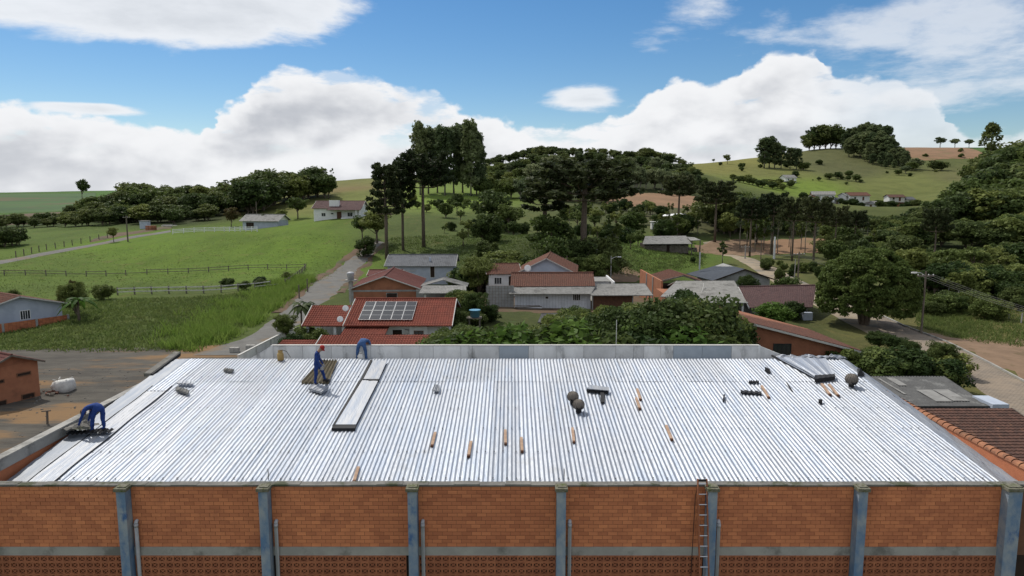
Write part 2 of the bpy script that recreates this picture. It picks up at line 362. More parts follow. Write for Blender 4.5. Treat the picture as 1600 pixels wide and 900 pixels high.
# ------------------------------------------------------------------ terrain
def PZ(px, Y):                       # x of a bearing at distance Y (level sight line)
    return (px-800)/F/CP*Y
_cp = []
for X in (-70, -35, 0, 35, 70):
    for Yv in (-60, -20, 20, 50): _cp.append((X, Yv, 0.0))
_px = [(0,516,78),(100,560,62.5),(200,490,84),(380,487,88),(-200,489,90),(190,462,103),(60,430,128),(300,427,130),(0,405,150),(130,385,172),(250,362,202),(335,364,190),
 (420,356,208),(527,343,203),(560,385,160),(500,430,126),(600,420,140),(20,340,320),(30,322,400),(60,301,520),(0,301,540),(-150,303,520),(150,350,250),(200,346,262),(300,338,272),(400,325,285),(480,308,300),
 (540,295,330),(600,300,315),(700,302,310),(700,330,230),(650,376,165),(740,372,168),(830,352,200),(900,372,152),(850,402,132),(760,285,390),(760,265,450),(830,247,450),(950,247,460),(1050,262,445),
 (900,302,340),(1000,305,330),(970,319,300),(1050,305,335),(1040,340,232),(1000,380,185),(1045,396,172),(1100,378,190),(1160,403,155),(1240,438,121),(1200,388,185),(1260,385,185),
 (1120,262,620),(1100,255,760),(1200,250,720),(1290,232,800),(1400,232,820),(1530,234,850),(1650,240,850),(1300,318,450),(1400,328,430),(1230,285,540),(1450,305,480),(1500,264,640),(1350,270,620),
 (1480,445,112),(1500,500,84),(1600,512,78),(1450,420,140),(1560,420,140),(1500,370,200),(1600,345,260),(1560,320,320),(1600,270,420),(1400,360,300),(1250,350,300),(1150,330,300),(700,430,125),(800,445,115),(1000,430,130),(1100,425,132),(600,470,92),(800,475,90),(1000,475,92),(1200,475,92)]
for a in _px:
    p = at(*a); _cp.append((p.x, p.y, p.z))
for X, Yv, Zv in ((-700,900,6),(-300,1000,8),(0,1000,14),(300,1100,25),(800,1100,20),(-900,300,6),(900,300,25),(0,1600,0),(-1200,1600,0),(1300,1600,0),(500,150,18),(-400,150,1),(-200,60,0),(200,60,6),(-200,-150,0),(200,-150,0),(0,-200,0),(-1500,0,0),(1500,0,5),(0,2600,0),(2000,2200,0),(-2000,2200,0)):
    _cp.append((X, Yv, Zv))
_cp = np.array(_cp); _C = 16.0
def _phi(r2): return np.sqrt(r2+_C*_C)
_A = _phi(((_cp[:, None, :2]-_cp[None, :, :2])**2).sum(-1)); _n = len(_cp)
_A[np.arange(_n), np.arange(_n)] += -.25
_B = np.zeros((_n+1, _n+1)); _B[:_n, :_n] = _A; _B[:_n, _n] = 1; _B[_n, :_n] = 1
_W = np.linalg.solve(_B, np.append(_cp[:, 2], 0))
def HN(x, y):
    x = np.asarray(x, float); y = np.asarray(y, float); sh = x.shape; x = x.ravel(); y = y.ravel(); out = np.empty(len(x))
    for i in range(0, len(x), 20000):
        xx, yy = x[i:i+20000, None], y[i:i+20000, None]
        out[i:i+20000] = _phi((xx-_cp[None, :, 0])**2+(yy-_cp[None, :, 1])**2) @ _W[:_n] + _W[_n]
    d = np.clip((np.hypot(x, y)-75)/60, 0, 1)
    out += d*(.16*np.sin(x*.21+1.3*np.sin(y*.09))*np.sin(y*.17+x*.05)+.3*np.sin(x*.043+.7)*np.sin(y*.051))
    return out.reshape(sh)
def H(x, y): return float(HN(np.array([x]), np.array([y]))[0])
def ground(px, py):
    """where a sight line meets the terrain"""
    d = ray(px, py); t = np.concatenate([np.arange(25, 260, .5), np.arange(260, 1100, 2.0)])
    X, Yv, Z = d[0]*t, d[1]*t, CAMZ+d[2]*t
    g = Z-HN(X, Yv); k = np.nonzero(g < 0)[0]
    if len(k) == 0: return Vector((X[-1], Yv[-1], H(X[-1], Yv[-1])))
    k = k[0]
    if k == 0: return Vector((X[0], Yv[0], H(X[0], Yv[0])))
    f = g[k-1]/(g[k-1]-g[k]); tt = t[k-1]+f*(t[k]-t[k-1])
    x, y = d[0]*tt, d[1]*tt
    return Vector((x, y, H(x, y)))
def _axis(segs):
    out = [segs[0][0]]
    for a, b, st in segs:
        n = max(1, round((b-a)/st)); out += [a+(b-a)*(i+1)/n for i in range(n)]
    return np.array(out)
_xs = _axis([(-9000,-3000,1500),(-3000,-900,220),(-900,-360,22),(-360,-120,6),(-120,120,2.2),(120,360,6),(360,900,22),(900,3000,220),(3000,9000,1500)])
_ys = _axis([(-3000,-300,450),(-300,-40,26),(-40,40,6),(40,150,1.7),(150,280,3.2),(280,560,7),(560,1000,20),(1000,2600,130),(2600,9000,1600)])
GX, GY = np.meshgrid(_xs, _ys); GZ = HN(np.clip(GX, -2600, 2600), np.clip(GY, -600, 2600))
_far = np.hypot(GX, GY) > 2600; GZ[_far] = np.minimum(GZ[_far], 0.0)
_V = np.stack([GX.ravel(), GY.ravel(), GZ.ravel()], 1); nx, ny = len(_xs), len(_ys)
_i = (np.arange(ny-1)[:, None]*nx+np.arange(nx-1)[None, :]).ravel()
_Fq = np.stack([_i, _i+1, _i+nx+1, _i+nx], 1)
def grassmat():
    m = bpy.data.materials.new('pasture_grass'); m.use_nodes = True; nt = m.node_tree
    new, put, ma, sstep, comb, noise, mix = graph(nt)
    b = nt.nodes['Principled BSDF']; b.inputs['Roughness'].default_value = .95; b.inputs['Specular IOR Level'].default_value = .1
    at_ = new('ShaderNodeAttribute', attribute_name='cover'); tc = new('ShaderNodeTexCoord')
    mp = new('ShaderNodeMapping'); nt.links.new(tc.outputs['Object'], mp.inputs[0]); mp.inputs['Scale'].default_value = (1, .55, 1)
    n1 = noise(mp.outputs[0], .11, 8, .68); n2 = noise(mp.outputs[0], 1.6, 7, .75); n3 = noise(mp.outputs[0], .42, 6, .7, .6)
    c = at_.outputs['Color']
    c = mix(ma('MULTIPLY', sstep(n1, .42, .66), .55), c, mix(1.0, c, (.62, .66, .6), 'MULTIPLY'))
    c = mix(ma('MULTIPLY', sstep(n3, .54, .72), .55), c, (.125, .10, .042))
    c = mix(ma('MULTIPLY', sstep(noise(tc.outputs['Object'], .035, 6, .65), .50, .66), .4), c, mix(1.0, c, (.72, .72, .75), 'MULTIPLY'))
    c = mix(ma('MULTIPLY', sstep(n2, .38, .68), .6), c, mix(1.0, c, (1.45, 1.4, 1.2), 'MULTIPLY'))
    nt.links.new(c, b.inputs['Base Color'])
    bp = new('ShaderNodeBump'); bp.inputs['Strength'].default_value = .7; bp.inputs['Distance'].default_value = .35
    nt.links.new(noise(tc.outputs['Object'], 1.1, 7, .7), bp.inputs['Height']); nt.links.new(bp.outputs[0], b.inputs['Normal'])
    return m
# what grows where (cover colours by place, blended by distance)
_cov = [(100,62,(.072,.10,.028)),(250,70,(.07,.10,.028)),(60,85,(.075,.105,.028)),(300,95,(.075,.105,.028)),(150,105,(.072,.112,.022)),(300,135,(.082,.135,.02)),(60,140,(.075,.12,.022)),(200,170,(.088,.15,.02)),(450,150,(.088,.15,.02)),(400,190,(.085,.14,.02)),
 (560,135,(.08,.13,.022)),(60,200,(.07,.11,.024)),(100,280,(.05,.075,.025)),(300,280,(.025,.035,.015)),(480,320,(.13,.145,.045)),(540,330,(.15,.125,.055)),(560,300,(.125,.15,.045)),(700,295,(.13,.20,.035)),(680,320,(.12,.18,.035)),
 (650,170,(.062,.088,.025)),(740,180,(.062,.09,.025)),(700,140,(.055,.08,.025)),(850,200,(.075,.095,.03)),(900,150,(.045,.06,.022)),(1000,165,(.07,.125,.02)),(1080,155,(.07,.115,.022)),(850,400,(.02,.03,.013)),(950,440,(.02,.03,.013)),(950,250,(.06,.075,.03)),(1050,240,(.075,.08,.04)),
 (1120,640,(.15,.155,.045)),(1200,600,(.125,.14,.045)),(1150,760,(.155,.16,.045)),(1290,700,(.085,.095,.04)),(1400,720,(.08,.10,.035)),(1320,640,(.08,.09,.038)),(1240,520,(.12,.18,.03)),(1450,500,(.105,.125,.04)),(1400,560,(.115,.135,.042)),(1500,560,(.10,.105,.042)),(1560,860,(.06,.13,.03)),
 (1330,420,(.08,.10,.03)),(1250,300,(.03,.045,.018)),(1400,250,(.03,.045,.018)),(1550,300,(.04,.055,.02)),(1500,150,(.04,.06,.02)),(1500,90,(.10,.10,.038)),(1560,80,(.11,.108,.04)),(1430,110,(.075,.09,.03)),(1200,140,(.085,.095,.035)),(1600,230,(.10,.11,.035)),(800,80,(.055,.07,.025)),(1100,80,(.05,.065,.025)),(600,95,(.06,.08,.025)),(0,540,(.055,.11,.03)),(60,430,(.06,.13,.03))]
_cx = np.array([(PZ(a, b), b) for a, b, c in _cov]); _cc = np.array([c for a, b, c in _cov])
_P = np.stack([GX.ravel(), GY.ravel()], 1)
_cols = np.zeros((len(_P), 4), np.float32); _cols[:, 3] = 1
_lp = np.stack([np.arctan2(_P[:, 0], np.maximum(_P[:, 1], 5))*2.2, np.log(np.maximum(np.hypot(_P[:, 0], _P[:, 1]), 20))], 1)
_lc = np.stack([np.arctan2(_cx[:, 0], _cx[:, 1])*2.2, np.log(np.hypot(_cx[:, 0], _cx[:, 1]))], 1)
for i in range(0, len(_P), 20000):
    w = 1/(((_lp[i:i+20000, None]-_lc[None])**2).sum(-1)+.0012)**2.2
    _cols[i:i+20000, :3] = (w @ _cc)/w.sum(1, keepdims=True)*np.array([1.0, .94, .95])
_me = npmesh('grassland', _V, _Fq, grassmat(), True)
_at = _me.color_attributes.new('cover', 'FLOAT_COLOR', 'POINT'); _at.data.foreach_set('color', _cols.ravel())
terrain = struct(link('grassland', _me))

def pline(pts, n):
    """n points evenly along a polyline, smoothed"""
    P = np.array([(p[0], p[1]) for p in pts]); s = np.concatenate([[0], np.cumsum(np.hypot(*np.diff(P, axis=0).T))]); t = np.linspace(0, s[-1], n)
    return np.stack([np.interp(t, s, P[:, 0]), np.interp(t, s, P[:, 1])], 1)
def drape(name, left, right, mat, lift=.05, n=60, m=8, ragged=.4, seed=0):
    """a sheet of ground between two edges, laid on the terrain"""
    rg = np.random.default_rng(seed); a = pline(left, n); b = pline(right, n)
    for e, s in ((a, -1), (b, 1)):
        w = (b-a); w /= np.maximum(np.linalg.norm(w, axis=1, keepdims=True), 1e-6)
        k = rg.normal(0, 1, n); k = (k+np.roll(k, 1)+np.roll(k, 2))/2
        e += w*(k*ragged)[:, None]
    t = np.linspace(0, 1, m)[None, :, None]
    G = a[:, None]*(1-t)+b[:, None]*t
    Z = HN(G[..., 0], G[..., 1])+lift
    Z[:, 0] -= lift*.9; Z[:, -1] -= lift*.9
    V = np.concatenate([G, Z[..., None]], -1).reshape(-1, 3)
    i = (np.arange(n-1)[:, None]*m+np.arange(m-1)[None, :]).ravel()
    return struct(link(name, npmesh(name, V, np.stack([i, i+1, i+m+1, i+m], 1), mat, True)))
G_ = lambda pts: [ground(*p) for p in pts]
M['gravel'] = pm('gravel', (.155, .15, .138), (.11, .106, .098), .55, .97, .7, 5, c3=(.165, .125, .085), s3=.22, t3=(.52, .66), detail=12, nr=.78)
M['yard'] = pm('gravel_and_earth', (.098, .088, .072), (.05, .045, .038), .5, .97, .8, 4, c3=(.19, .115, .055), s3=.16, t3=(.49, .60), detail=14, stretch=(.35, 1.3, 1), nr=.78)
M['earth'] = pm('red_earth', (.22, .145, .092), (.165, .108, .068), .45, .97, .5, 3, c3=(.12, .085, .045), s3=.3, detail=12, nr=.74)
M['earthbrown'] = pm('brown_earth', (.125, .08, .05), (.085, .058, .036), .25, .97, .4, 3, c3=(.06, .075, .028), s3=.12, detail=9)
M['plough'] = pm('ploughed_soil', (.235, .14, .08), (.18, .11, .063), .10, .97, .5, .6, c3=(.16, .125, .055), s3=.05, detail=8)
M['crop'] = pm('young_crop', (.058, .108, .032), (.042, .078, .028), .03, .97, .4, .5, c3=(.09, .085, .04), s3=.05, t3=(.55, .62), stretch=(.3, 1, 1))
def pavermat():
    m = bpy.data.materials.new('concrete_pavers'); m.use_nodes = True; nt = m.node_tree
    new, put, ma, sstep, comb, noise, mix = graph(nt)
    b = nt.nodes['Principled BSDF']; b.inputs['Roughness'].default_value = .95; b.inputs['Specular IOR Level'].default_value = .15
    tc = new('ShaderNodeTexCoord'); br = new('ShaderNodeTexBrick'); nt.links.new(tc.outputs['Object'], br.inputs['Vector'])
    br.inputs['Scale'].default_value = 1.5; br.inputs['Color1'].default_value = (.27, .225, .18, 1); br.inputs['Color2'].default_value = (.20, .168, .138, 1); br.inputs['Mortar'].default_value = (.12, .10, .075, 1); br.inputs['Mortar Size'].default_value = .03
    n = noise(tc.outputs['Object'], .3, 7, .65)
    c = mix(ma('MULTIPLY', sstep(n, .4, .68), .6), br.outputs['Color'], (.30, .235, .17))
    nt.links.new(c, b.inputs['Base Color']); bp = new('ShaderNodeBump'); bp.inputs['Strength'].default_value = .4; bp.inputs['Distance'].default_value = .03
    nt.links.new(br.outputs['Fac'], bp.inputs['Height']); bp.invert = True; nt.links.new(bp.outputs[0], b.inputs['Normal'])
    return m
M['paver'] = pavermat()
# left: yard, gravel road climbing the hill with its cut banks, farm track
drape('gravel_yard', [(-95,66),(-60,65.5),(-38,66.5),(-24,68)], [(-95,24),(-60,24),(-40,24),(-15,24)], M['yard'], .04, 60, 40, .5, 1)
rl = G_([(290,556),(345,541),(395,522),(440,489),(478,455),(510,430),(540,408),(566,389),(588,376)]); rr = G_([(430,556),(434,541),(454,520),(491,484),(527,458),(550,436),(562,420),(584,396),(600,379)])
drape('gravel_road', rl, rr, M['gravel'], .07, 90, 9, .25, 2)
drape('earth_bank', [p+Vector((-.9-.004*p.y, 0, 0)) for p in rl[3:]], [p+Vector((.1, 0, 0)) for p in rl[3:]], M['earthbrown'], .10, 70, 5, .3, 3)
drape('earth_bank', [p+Vector((-.3, 0, 0)) for p in rr[4:]], [p+Vector((1.0, .3, 0)) for p in rr[4:]], M['earthbrown'], .09, 50, 5, .4, 4)
drape('farm_track', G_([(-60,414),(0,407),(60,396),(130,384),(200,370),(265,360)]), G_([(-60,423),(0,413),(60,401),(130,388),(200,374),(268,362.5)]), M['gravel'], .12, 70, 5, .2, 5)
drape('bare_earth', G_([(150,372),(180,364),(230,358),(268,353)]), G_([(140,379),(180,371),(230,362),(268,357)]), M['earthbrown'], .18, 30, 6, .8, 6)
drape('red_field', [at(px, 352, 265) for px in (-80, 0, 50, 95)], [at(px, 336, 340) for px in (-80, 0, 50, 95)], M['earthbrown'], .35, 30, 8, 1.5, 7)
drape('crop_field', [at(px, 330, 350) for px in (-120, 0, 60, 150)], [at(px, 306, 500) for px in (-120, 0, 60, 150)], M['crop'], .4, 30, 14, 1.5, 8)
# centre and right
drape('ploughed_field', [at(px, 320, 292) for px in (945, 990, 1050, 1105)], [at(px, 305, 338) for px in (955, 990, 1050, 1100)], M['plough'], .5, 40, 12, 1.2, 9)
drape('lane', G_([(938,441),(940,430),(936,418),(945,412)]), G_([(1000,441),(1000,430),(985,418),(962,412)]), M['earth'], .06, 24, 8, .5, 10)
pl_ = [(14.5,38),(24.5,38),(33,50),(37.5,62),(40,74),(42.5,92),(44,112)]
rt = G_([(1670,640),(1600,598),(1544,568),(1480,536),(1412,510),(1375,493),(1330,475),(1265,444),(1225,425),(1180,405),(1140,390),(1112,377)])
lt = G_([(1660,690),(1600,652),(1556,628),(1504,590),(1440,562),(1368,528),(1300,492),(1215,444),(1182,425),(1150,405),(1120,390),(1098,379)])
drape('paved_road', rt[:6], lt[:6], M['paver'], .06, 70, 10, .05, 11)
M['sandroad'] = pm('sandy_road', (.30, .245, .175), (.24, .195, .14), .4, .97, .4, 4, c3=(.16, .15, .13), s3=.25, detail=8)
drape('dirt_road', rt[5:], lt[5:], M['sandroad'], .075, 70, 9, .25, 12)
drape('dirt_verge', G_([(1700,612),(1600,566),(1545,548),(1490,528),(1462,521)]), [p+Vector((.25, 0, 0)) for p in G_([(1690,645),(1600,597),(1544,567),(1480,535),(1440,521)])], M['earth'], .05, 50, 10, .5, 13)
drape('bare_earth', G_([(1500,528),(1560,531),(1620,530),(1700,535)]), G_([(1470,532),(1560,560),(1640,585),(1700,600)]), M['earth'], .045, 40, 10, .8, 14)
drape('brown_field', G_([(1175,378),(1215,374),(1290,372),(1340,372)]), G_([(1180,398),(1215,397),(1290,394),(1340,392)]), M['plough'], .25, 40, 8, .8, 15)
drape('bare_earth', G_([(1085,384),(1115,376),(1180,374),(1195,376)]), G_([(1090,394),(1125,398),(1170,400),(1195,398)]), M['earth'], .15, 30, 8, .8, 16)
drape('ploughed_field', [at(px, py, 690) for px, py in ((1420,262),(1470,262),(1545,257))], [at(px, py, 815) for px, py in ((1395,234),(1470,234),(1500,237))], M['plough'], .9, 40, 12, 2, 17)
drape('crop_field', [at(px, 238, 815) for px in (1470, 1500, 1545)], [at(px, 233.5, 845) for px in (1460, 1500, 1560)], M['crop'], 1.0, 24, 6, 1.5, 18)
drape('house_yard', [atz(700,500,0), atz(800,500,0), atz(900,500,0), atz(1010,500,0)], [atz(735,446,0), atz(800,444,0), atz(900,444,0), atz(1030,444,0)], M['earthbrown'], .05, 40, 14, .6, 19)
drape('hill_track', [at(px, py, 540) for px, py in ((1195,291),(1212,285),(1230,281))], [at(px, py, 540) for px, py in ((1197,294),(1216,288),(1232,283))], M['sandroad'], .8, 14, 4, .2, 20)
kb = MB()
_e = pline(rt[:6], 50)
for i in range(49):
    a, b = _e[i], _e[i+1]; za, zb = H(*a), H(*b); kb.beam((a[0]+.1, a[1], za+.06), (b[0]+.1, b[1], zb+.06), .14, .2)
struct(kb.build('kerb', M['concrete']))
# ------------------------------------------------------------------ the warehouse
WY = 20.3
def rz(Y): return 5.55+.1134*(Y-22)
def onroof(px, py, lift=0.0):
    d = ray(px, py); t = (5.55-.1134*22+lift-CAMZ)/(d[2]-.1134*d[1]); return Vector((d[0]*t, d[1]*t, CAMZ+d[2]*t))
RY0 = 20.75; RY1 = onroof(800, 561).y; RYM = onroof(800, 596).y
XL, XR = onroof(270, 563).x, onroof(1312, 556).x
WX0, WX1 = XL-.55, XR+.42
zt = at(800, 757, WY).z; zb1 = at(800, 854, WY).z; zb0 = at(800, 867, WY).z
ware = thing('warehouse', 'long orange brick warehouse with blue pilasters and a silver corrugated roof', 'warehouse', (0, 0, 0))
WY1 = RY1+1.15
# walls
fw = MB(); fw.bb(WX0, WX1, WY, WY+.2, -.6, zt-.05); fwall = fw.build('front_wall', M['mortar'], ware)
MB().bb(WX0, WX0+.2, WY+.2, WY1, -.6, zt-.05).build('side_wall', M['brick'], ware)
MB().bb(WX1-.2, WX1, WY+.2, WY1, -.6, zt-.1).build('side_wall', M['brick'], ware)
MB().bb(WX0+.2, WX1-.2, WY1-.2, WY1, -.6, rz(RY1)-.3).build('back_wall', M['panelwhite'], ware)
cp_ = MB()
n = 44
for i in range(n):
    x0 = WX0-.04+(WX1-WX0+.08)*i/n; x1 = WX0-.04+(WX1-WX0+.08)*(i+1)/n
    w = random.uniform(-.012, .012); cp_.bb(x0, x1-.006, WY-.05+w, WY+.22, zt-.045, zt+.012+w)
cp_.build('coping', M['concrete_d'], ware)
# pilasters: x from their heads
PILX = [at(px, 765, WY-.32).x for px in (-42, 187.5, 410, 643.5, 877.5, 1114.5, 1350, 1588)]
pils = []
for i, x in enumerate(PILX):
    w = .42 if i == 7 else .27
    m = MB(); m.box((x, WY-.16-.004, (zt-.09-.6)/2), (w, .318, zt-.09+.6))
    p = m.build('pilaster', M['bluepaint'], ware); pils.append(p)
    c = MB(); c.box((x, WY-.17, zt-.035), (w+.10, .40, .10)); c.box((x+.02, WY-.15, zt+.025), (w-.02, .26, .035)); c.build('cap', M['moss'], p)
    if i not in (0, 6, 7):
        xx = x+w/2+.14; zz = at(800, 815, WY).z
        d = MB(); d.tube([(xx, WY+.02, zz+.04), (xx, WY-.06, zz+.05), (xx, WY-.10, zz), (xx, WY-.10, zz-.1), (xx, WY-.10, -.1)], .055, 10)
        d.tube([(xx, WY-.10, zz-.02), (xx, WY-.10, zz-.12)], .066, 10)
        d.build('downpipe', M['pvc'], ware, True)
    br = MB()
    if i in (3, 4, 6, 7):                                          # small bracket outline beside the beam
        s = -1; br.beam((x+s*.14, WY-.012, zb1-.07), (x+s*.32, WY-.012, zb1-.07), .02, .02); br.beam((x+s*.32, WY-.012, zb1-.07), (x+s*.32, WY-.012, zb0-.02), .02, .02)
        br.build('iron_bracket', M['black'], ware)
# bays: bricks, ring beam, breeze blocks
CH = (zt-.06-zb1)/16; CL = .296
bm_ = MB(); bm_.box((0, -.007, 0), (CL-.011, .014, CH-.0105)); bricksh = bm_.mesh('brick', M['brick'])
spots = []; cutm = MB()
for b in range(7):
    x0 = PILX[b]+.14; x1 = PILX[b+1]-.14-(.07 if b == 6 else 0)
    MB().bb(x0-.01, x1+.01, WY-.035, WY, zb0, zb1).build('ring_beam', M['concrete'], ware)
    for r in range(16):
        z = zb1+CH*(r+.5); x = x0-(r % 2)*CL/2-random.random()*.04
        while x < x1:
            a, e = max(x, x0), min(x+CL, x1)
            if e-a > CL-.001: spots.append((x+CL/2, z))
            elif e-a > .03: cutm.box(((a+e)/2, WY-.007, z), (e-a-.011, .014, CH-.0105))
            x += CL
spots.sort(key=lambda s: (s[0]+1.0)**2+(s[1]-zt)**2)
for k, (x, z) in enumerate(spots):
    if k < 300:
        o = bpy.data.objects.new('brick', bricksh); COL.objects.link(o); o.parent = fwall; o.location = (x, WY-random.random()*.004, z)
    else: cutm.box((x, WY-.007-random.random()*.002, z), (CL-.011, .014, CH-.0105))
stuff(cutm.build('bricks', M['brick'], fwall))
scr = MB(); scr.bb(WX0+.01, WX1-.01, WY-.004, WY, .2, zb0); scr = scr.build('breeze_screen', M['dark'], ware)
BL = .232; BH = at(800, 867, WY).z-at(800, 876.8, WY).z
def breeze(m, x, y, z):
    t = .026; d = .05; w = BL-.004; h = BH-.004
    m.box((x, y, z+h/2-t/2), (w, d, t)); m.box((x, y, z-h/2+t/2), (w, d, t)); m.box((x-w/2+t/2, y, z), (t, d, h-2*t)); m.box((x+w/2-t/2, y, z), (t, d, h-2*t))
    a = w/2-t; b = h/2-t
    m.beam((x-a, y+.004, z-b), (x+a, y+.004, z+b), .04, .022); m.beam((x-a, y+.006, z+b), (x+a, y+.006, z-b), .038, .022)
    m.lathe([(.0, -.022), (.048, -.022), (.048, .01)], 6, (x, y, z), Matrix.Rotation(R(90), 3, 'X'))
bsh = MB(); breeze(bsh, 0, 0, 0); bsh = bsh.mesh('breeze_block', M['breeze'])
bs = []; rest = MB()
for b in range(7):
    x0 = PILX[b]+.14; x1 = PILX[b+1]-.14-(.07 if b == 6 else 0); nb = int((x1-x0)/BL); off = (x1-x0-nb*BL)/2
    for r in range(5):
        for k in range(nb): bs.append((x0+off+BL*(k+.5), zb0-BH*(r+.5), r))
bs.sort(key=lambda s: (s[2] > 2, abs(s[0])))
for k, (x, z, r) in enumerate(bs):
    if k < 300:
        o = bpy.data.objects.new('breeze_block', bsh); COL.objects.link(o); o.parent = scr; o.location = (x, WY-.03, z)
    else: breeze(rest, x, WY-.03, z)
stuff(rest.build('breeze_blocks', M['breeze'], scr))
# roof: corrugated sheets, two rows, each sheet a mesh of its own
PT = .157; AMP = .0175
def corr(m, x0, x1, ya, yb, za, zb, pitch=PT, amp=AMP, per=8, wob=0.0, ny=4, ph0=0.0):
    n = max(4, round((x1-x0)/pitch*per)); base = len(m.v); rib = [random.uniform(.84, 1.16) for _ in range(int((x1-x0)/pitch)+3)]; jit = [random.uniform(-.012, .012) if wob else 0 for _ in rib]
    for j in range(ny+1):
        t = j/ny; y = ya+(yb-ya)*t; z = za+(zb-za)*t; sag = random.uniform(-wob, wob)*1.5
        for i in range(n+1):
            x = x0+(x1-x0)*i/n; k = min(len(rib)-1, int((x-x0)/pitch+.5)); s = math.cos(2*PI*(x-x0-ph0)/pitch); s = math.copysign(abs(s)**.8, s)*(rib[k] if s > 0 and wob else 1)
            m.v.append((x+(jit[k] if 0 < i < n else 0), y, z+amp*s+sag+(random.uniform(-wob, wob) if wob else 0)))
    for j in range(ny):
        for i in range(n):
            a = base+j*(n+1)+i; m.f.append((a, a+1, a+n+2, a+n+1))
roof = MB(); roof.bb(XL+.1, XR-.05, RY0, RY0+.1, rz(RY0)-.16, rz(RY0)-.05); roof = roof.build('roof', M['foil'], ware)
NS = 7*PT
hole = [(onroof(px, 580).x) for px in (478, 526)]
strip = [(onroof(px, py)) for px, py in ((520,669),(556,669),(604,562),(581,562))]
x = XL+1.55; k = 0
while x < XR-.32:
    x1 = min(x+NS, XR-.3)
    for (ya, yb, dz) in ((RY0, RYM+.12, 0.0), (RYM-.04, RY1, .010)):
        m = MB(); t = random.uniform(-.006, .006)
        mid = (x+x1)/2
        corr(m, x, x1+.02, ya, yb, rz(ya)+dz+t, rz(yb)+dz+random.uniform(-.005, .005), wob=.0016, ny=14 if ya == RY0 else 5)
        m.build('roof_sheet', M['foil'], roof, True)
    x = x1; k += 1
sc = MB()
for yy in (22.4, 24.3, 26.2, 28.1, 30.0, 31.6):
    xx = XL+1.6
    while xx < XR-.4:
        if random.random() < .8: sc.box((xx, yy+random.uniform(-.03, .03), rz(yy)+AMP+.012), (.045, .045, .014))
        xx += PT*random.choice((2, 2, 3))
stuff(sc.build('roof_screws', M['fibre_d'], roof))
# flatter membrane along both verges
def slab(m, a, b, c, d, th=.015, nu=10, nv=4, wr=.012):
    base = len(m.v)
    for j in range(nv+1):
        for i in range(nu+1):
            u, v = i/nu, j/nv; p = (Vector(a)*(1-v)+Vector(b)*v)*(1-u)+(Vector(d)*(1-v)+Vector(c)*v)*u
            m.v.append((p.x, p.y, p.z+random.uniform(-wr, wr)))
    for j in range(nv):
        for i in range(nu):
            q = base+j*(nu+1)+i; m.f.append((q, q+nu+1, q+nu+2, q+1))
    return m
def onR(x, Y, l=0.0): return (x, Y, rz(Y)+l)
m = MB(); corr(m, XL+.72, XL+1.56, RY0, RYM-1.2, rz(RY0)+.025, rz(RYM-1.2)+.025, PT, .008, 8, .003, 14); m.build('verge_membrane', M['foilw'], roof, True)
m = MB(); corr(m, XL+.72, XL+1.56, RYM-1.15, RY1, rz(RYM-1.15)+.02, rz(RY1)+.02, wob=.004, ny=8); m.build('roof_sheet', M['foil'], roof, True)
m = MB(); slab(m, onR(XL-.12, RY0, -.03), onR(XL+.68, RY0, 0), onR(XL+.68, RY1, .005), onR(XL-.12, RY1, -.02), nu=60, nv=7, wr=.018); m.build('verge_membrane', M['foild'], roof, True)
m = MB(); slab(m, onR(XR-.3, RY0, .02), onR(XR-.05, RY0, .03), onR(XR-.05, RY1, .05), onR(XR-.3, RY1, .03), nu=50, nv=5, wr=.016); m.build('verge_membrane', M['foild'], roof, True)
m = MB(); slab(m, onR(XR-.05, RY0, .03), (WX1-.195, RY0, rz(RY0)+.12), (WX1-.195, RY1, rz(RY1)-.1), onR(XR-.05, RY1, .05), nu=50, nv=3, wr=.014); m.build('verge_membrane', M['foild'], roof, True)
for xo in (.70, 1.57):
    m = MB(); pts = [(XL+xo+.02*math.sin(i*.7), RY0+(RYM-.6-RY0)*i/24, rz(RY0+(RYM-.6-RY0)*i/24)+.03) for i in range(25)]
    m.tube(pts, .022, 6); m.build('dark_gap_line', M['black'], roof)  # dark of the open gaps along the left membrane, put in as black tubes
# left parapet: plastered band above brick, raised coping at the far end
m = MB(); m.bb(WX0+.2, WX0+.24, WY+.2, WY1-3.2, zt-.42, zt-.05); m.build('plaster_band', M['concrete'], ware)
m = MB(); m.bb(WX0-.04, WX0+.3, WY+.28, WY1-3.0, zt-.049, zt+.012); m.build('coping', M['concrete'], ware)
m = MB(); m.beam((WX0+.30, WY1-3.3, rz(WY1-3.3)-.0), (WX0+.30, WY1-.3, rz(WY1)-.02), .34, .16); m.build('coping', M['concrete_d'], ware)
m = MB(); m.beam((WX0+.50, WY1-3.3, rz(WY1-3.3)-.02), (WX0+.50, WY1-.5, rz(WY1-.4)+.0), .1, .16); m.build('gutter_board', M['black'], ware)
# right parapet: row of clay capping tiles
for i in range(40):
    y = WY+.4+i*.345
    if y > WY1-3: break
    m = MB()
    for q in range(6):
        a0, a1 = PI*q/6, PI*(q+1)/6; r0, r1 = .15, .17
        f = lambda a, r, yy: (WX1-.08+r*math.cos(a), yy, zt-.16+r*.8*math.sin(a)+(.02 if yy == y else 0))
        m.quad(f(a0, r1, y), f(a1, r1, y), f(a1, r0, y+.36), f(a0, r0, y+.36))
    m.build('capping_tile', M['clay_cap'], ware, True)
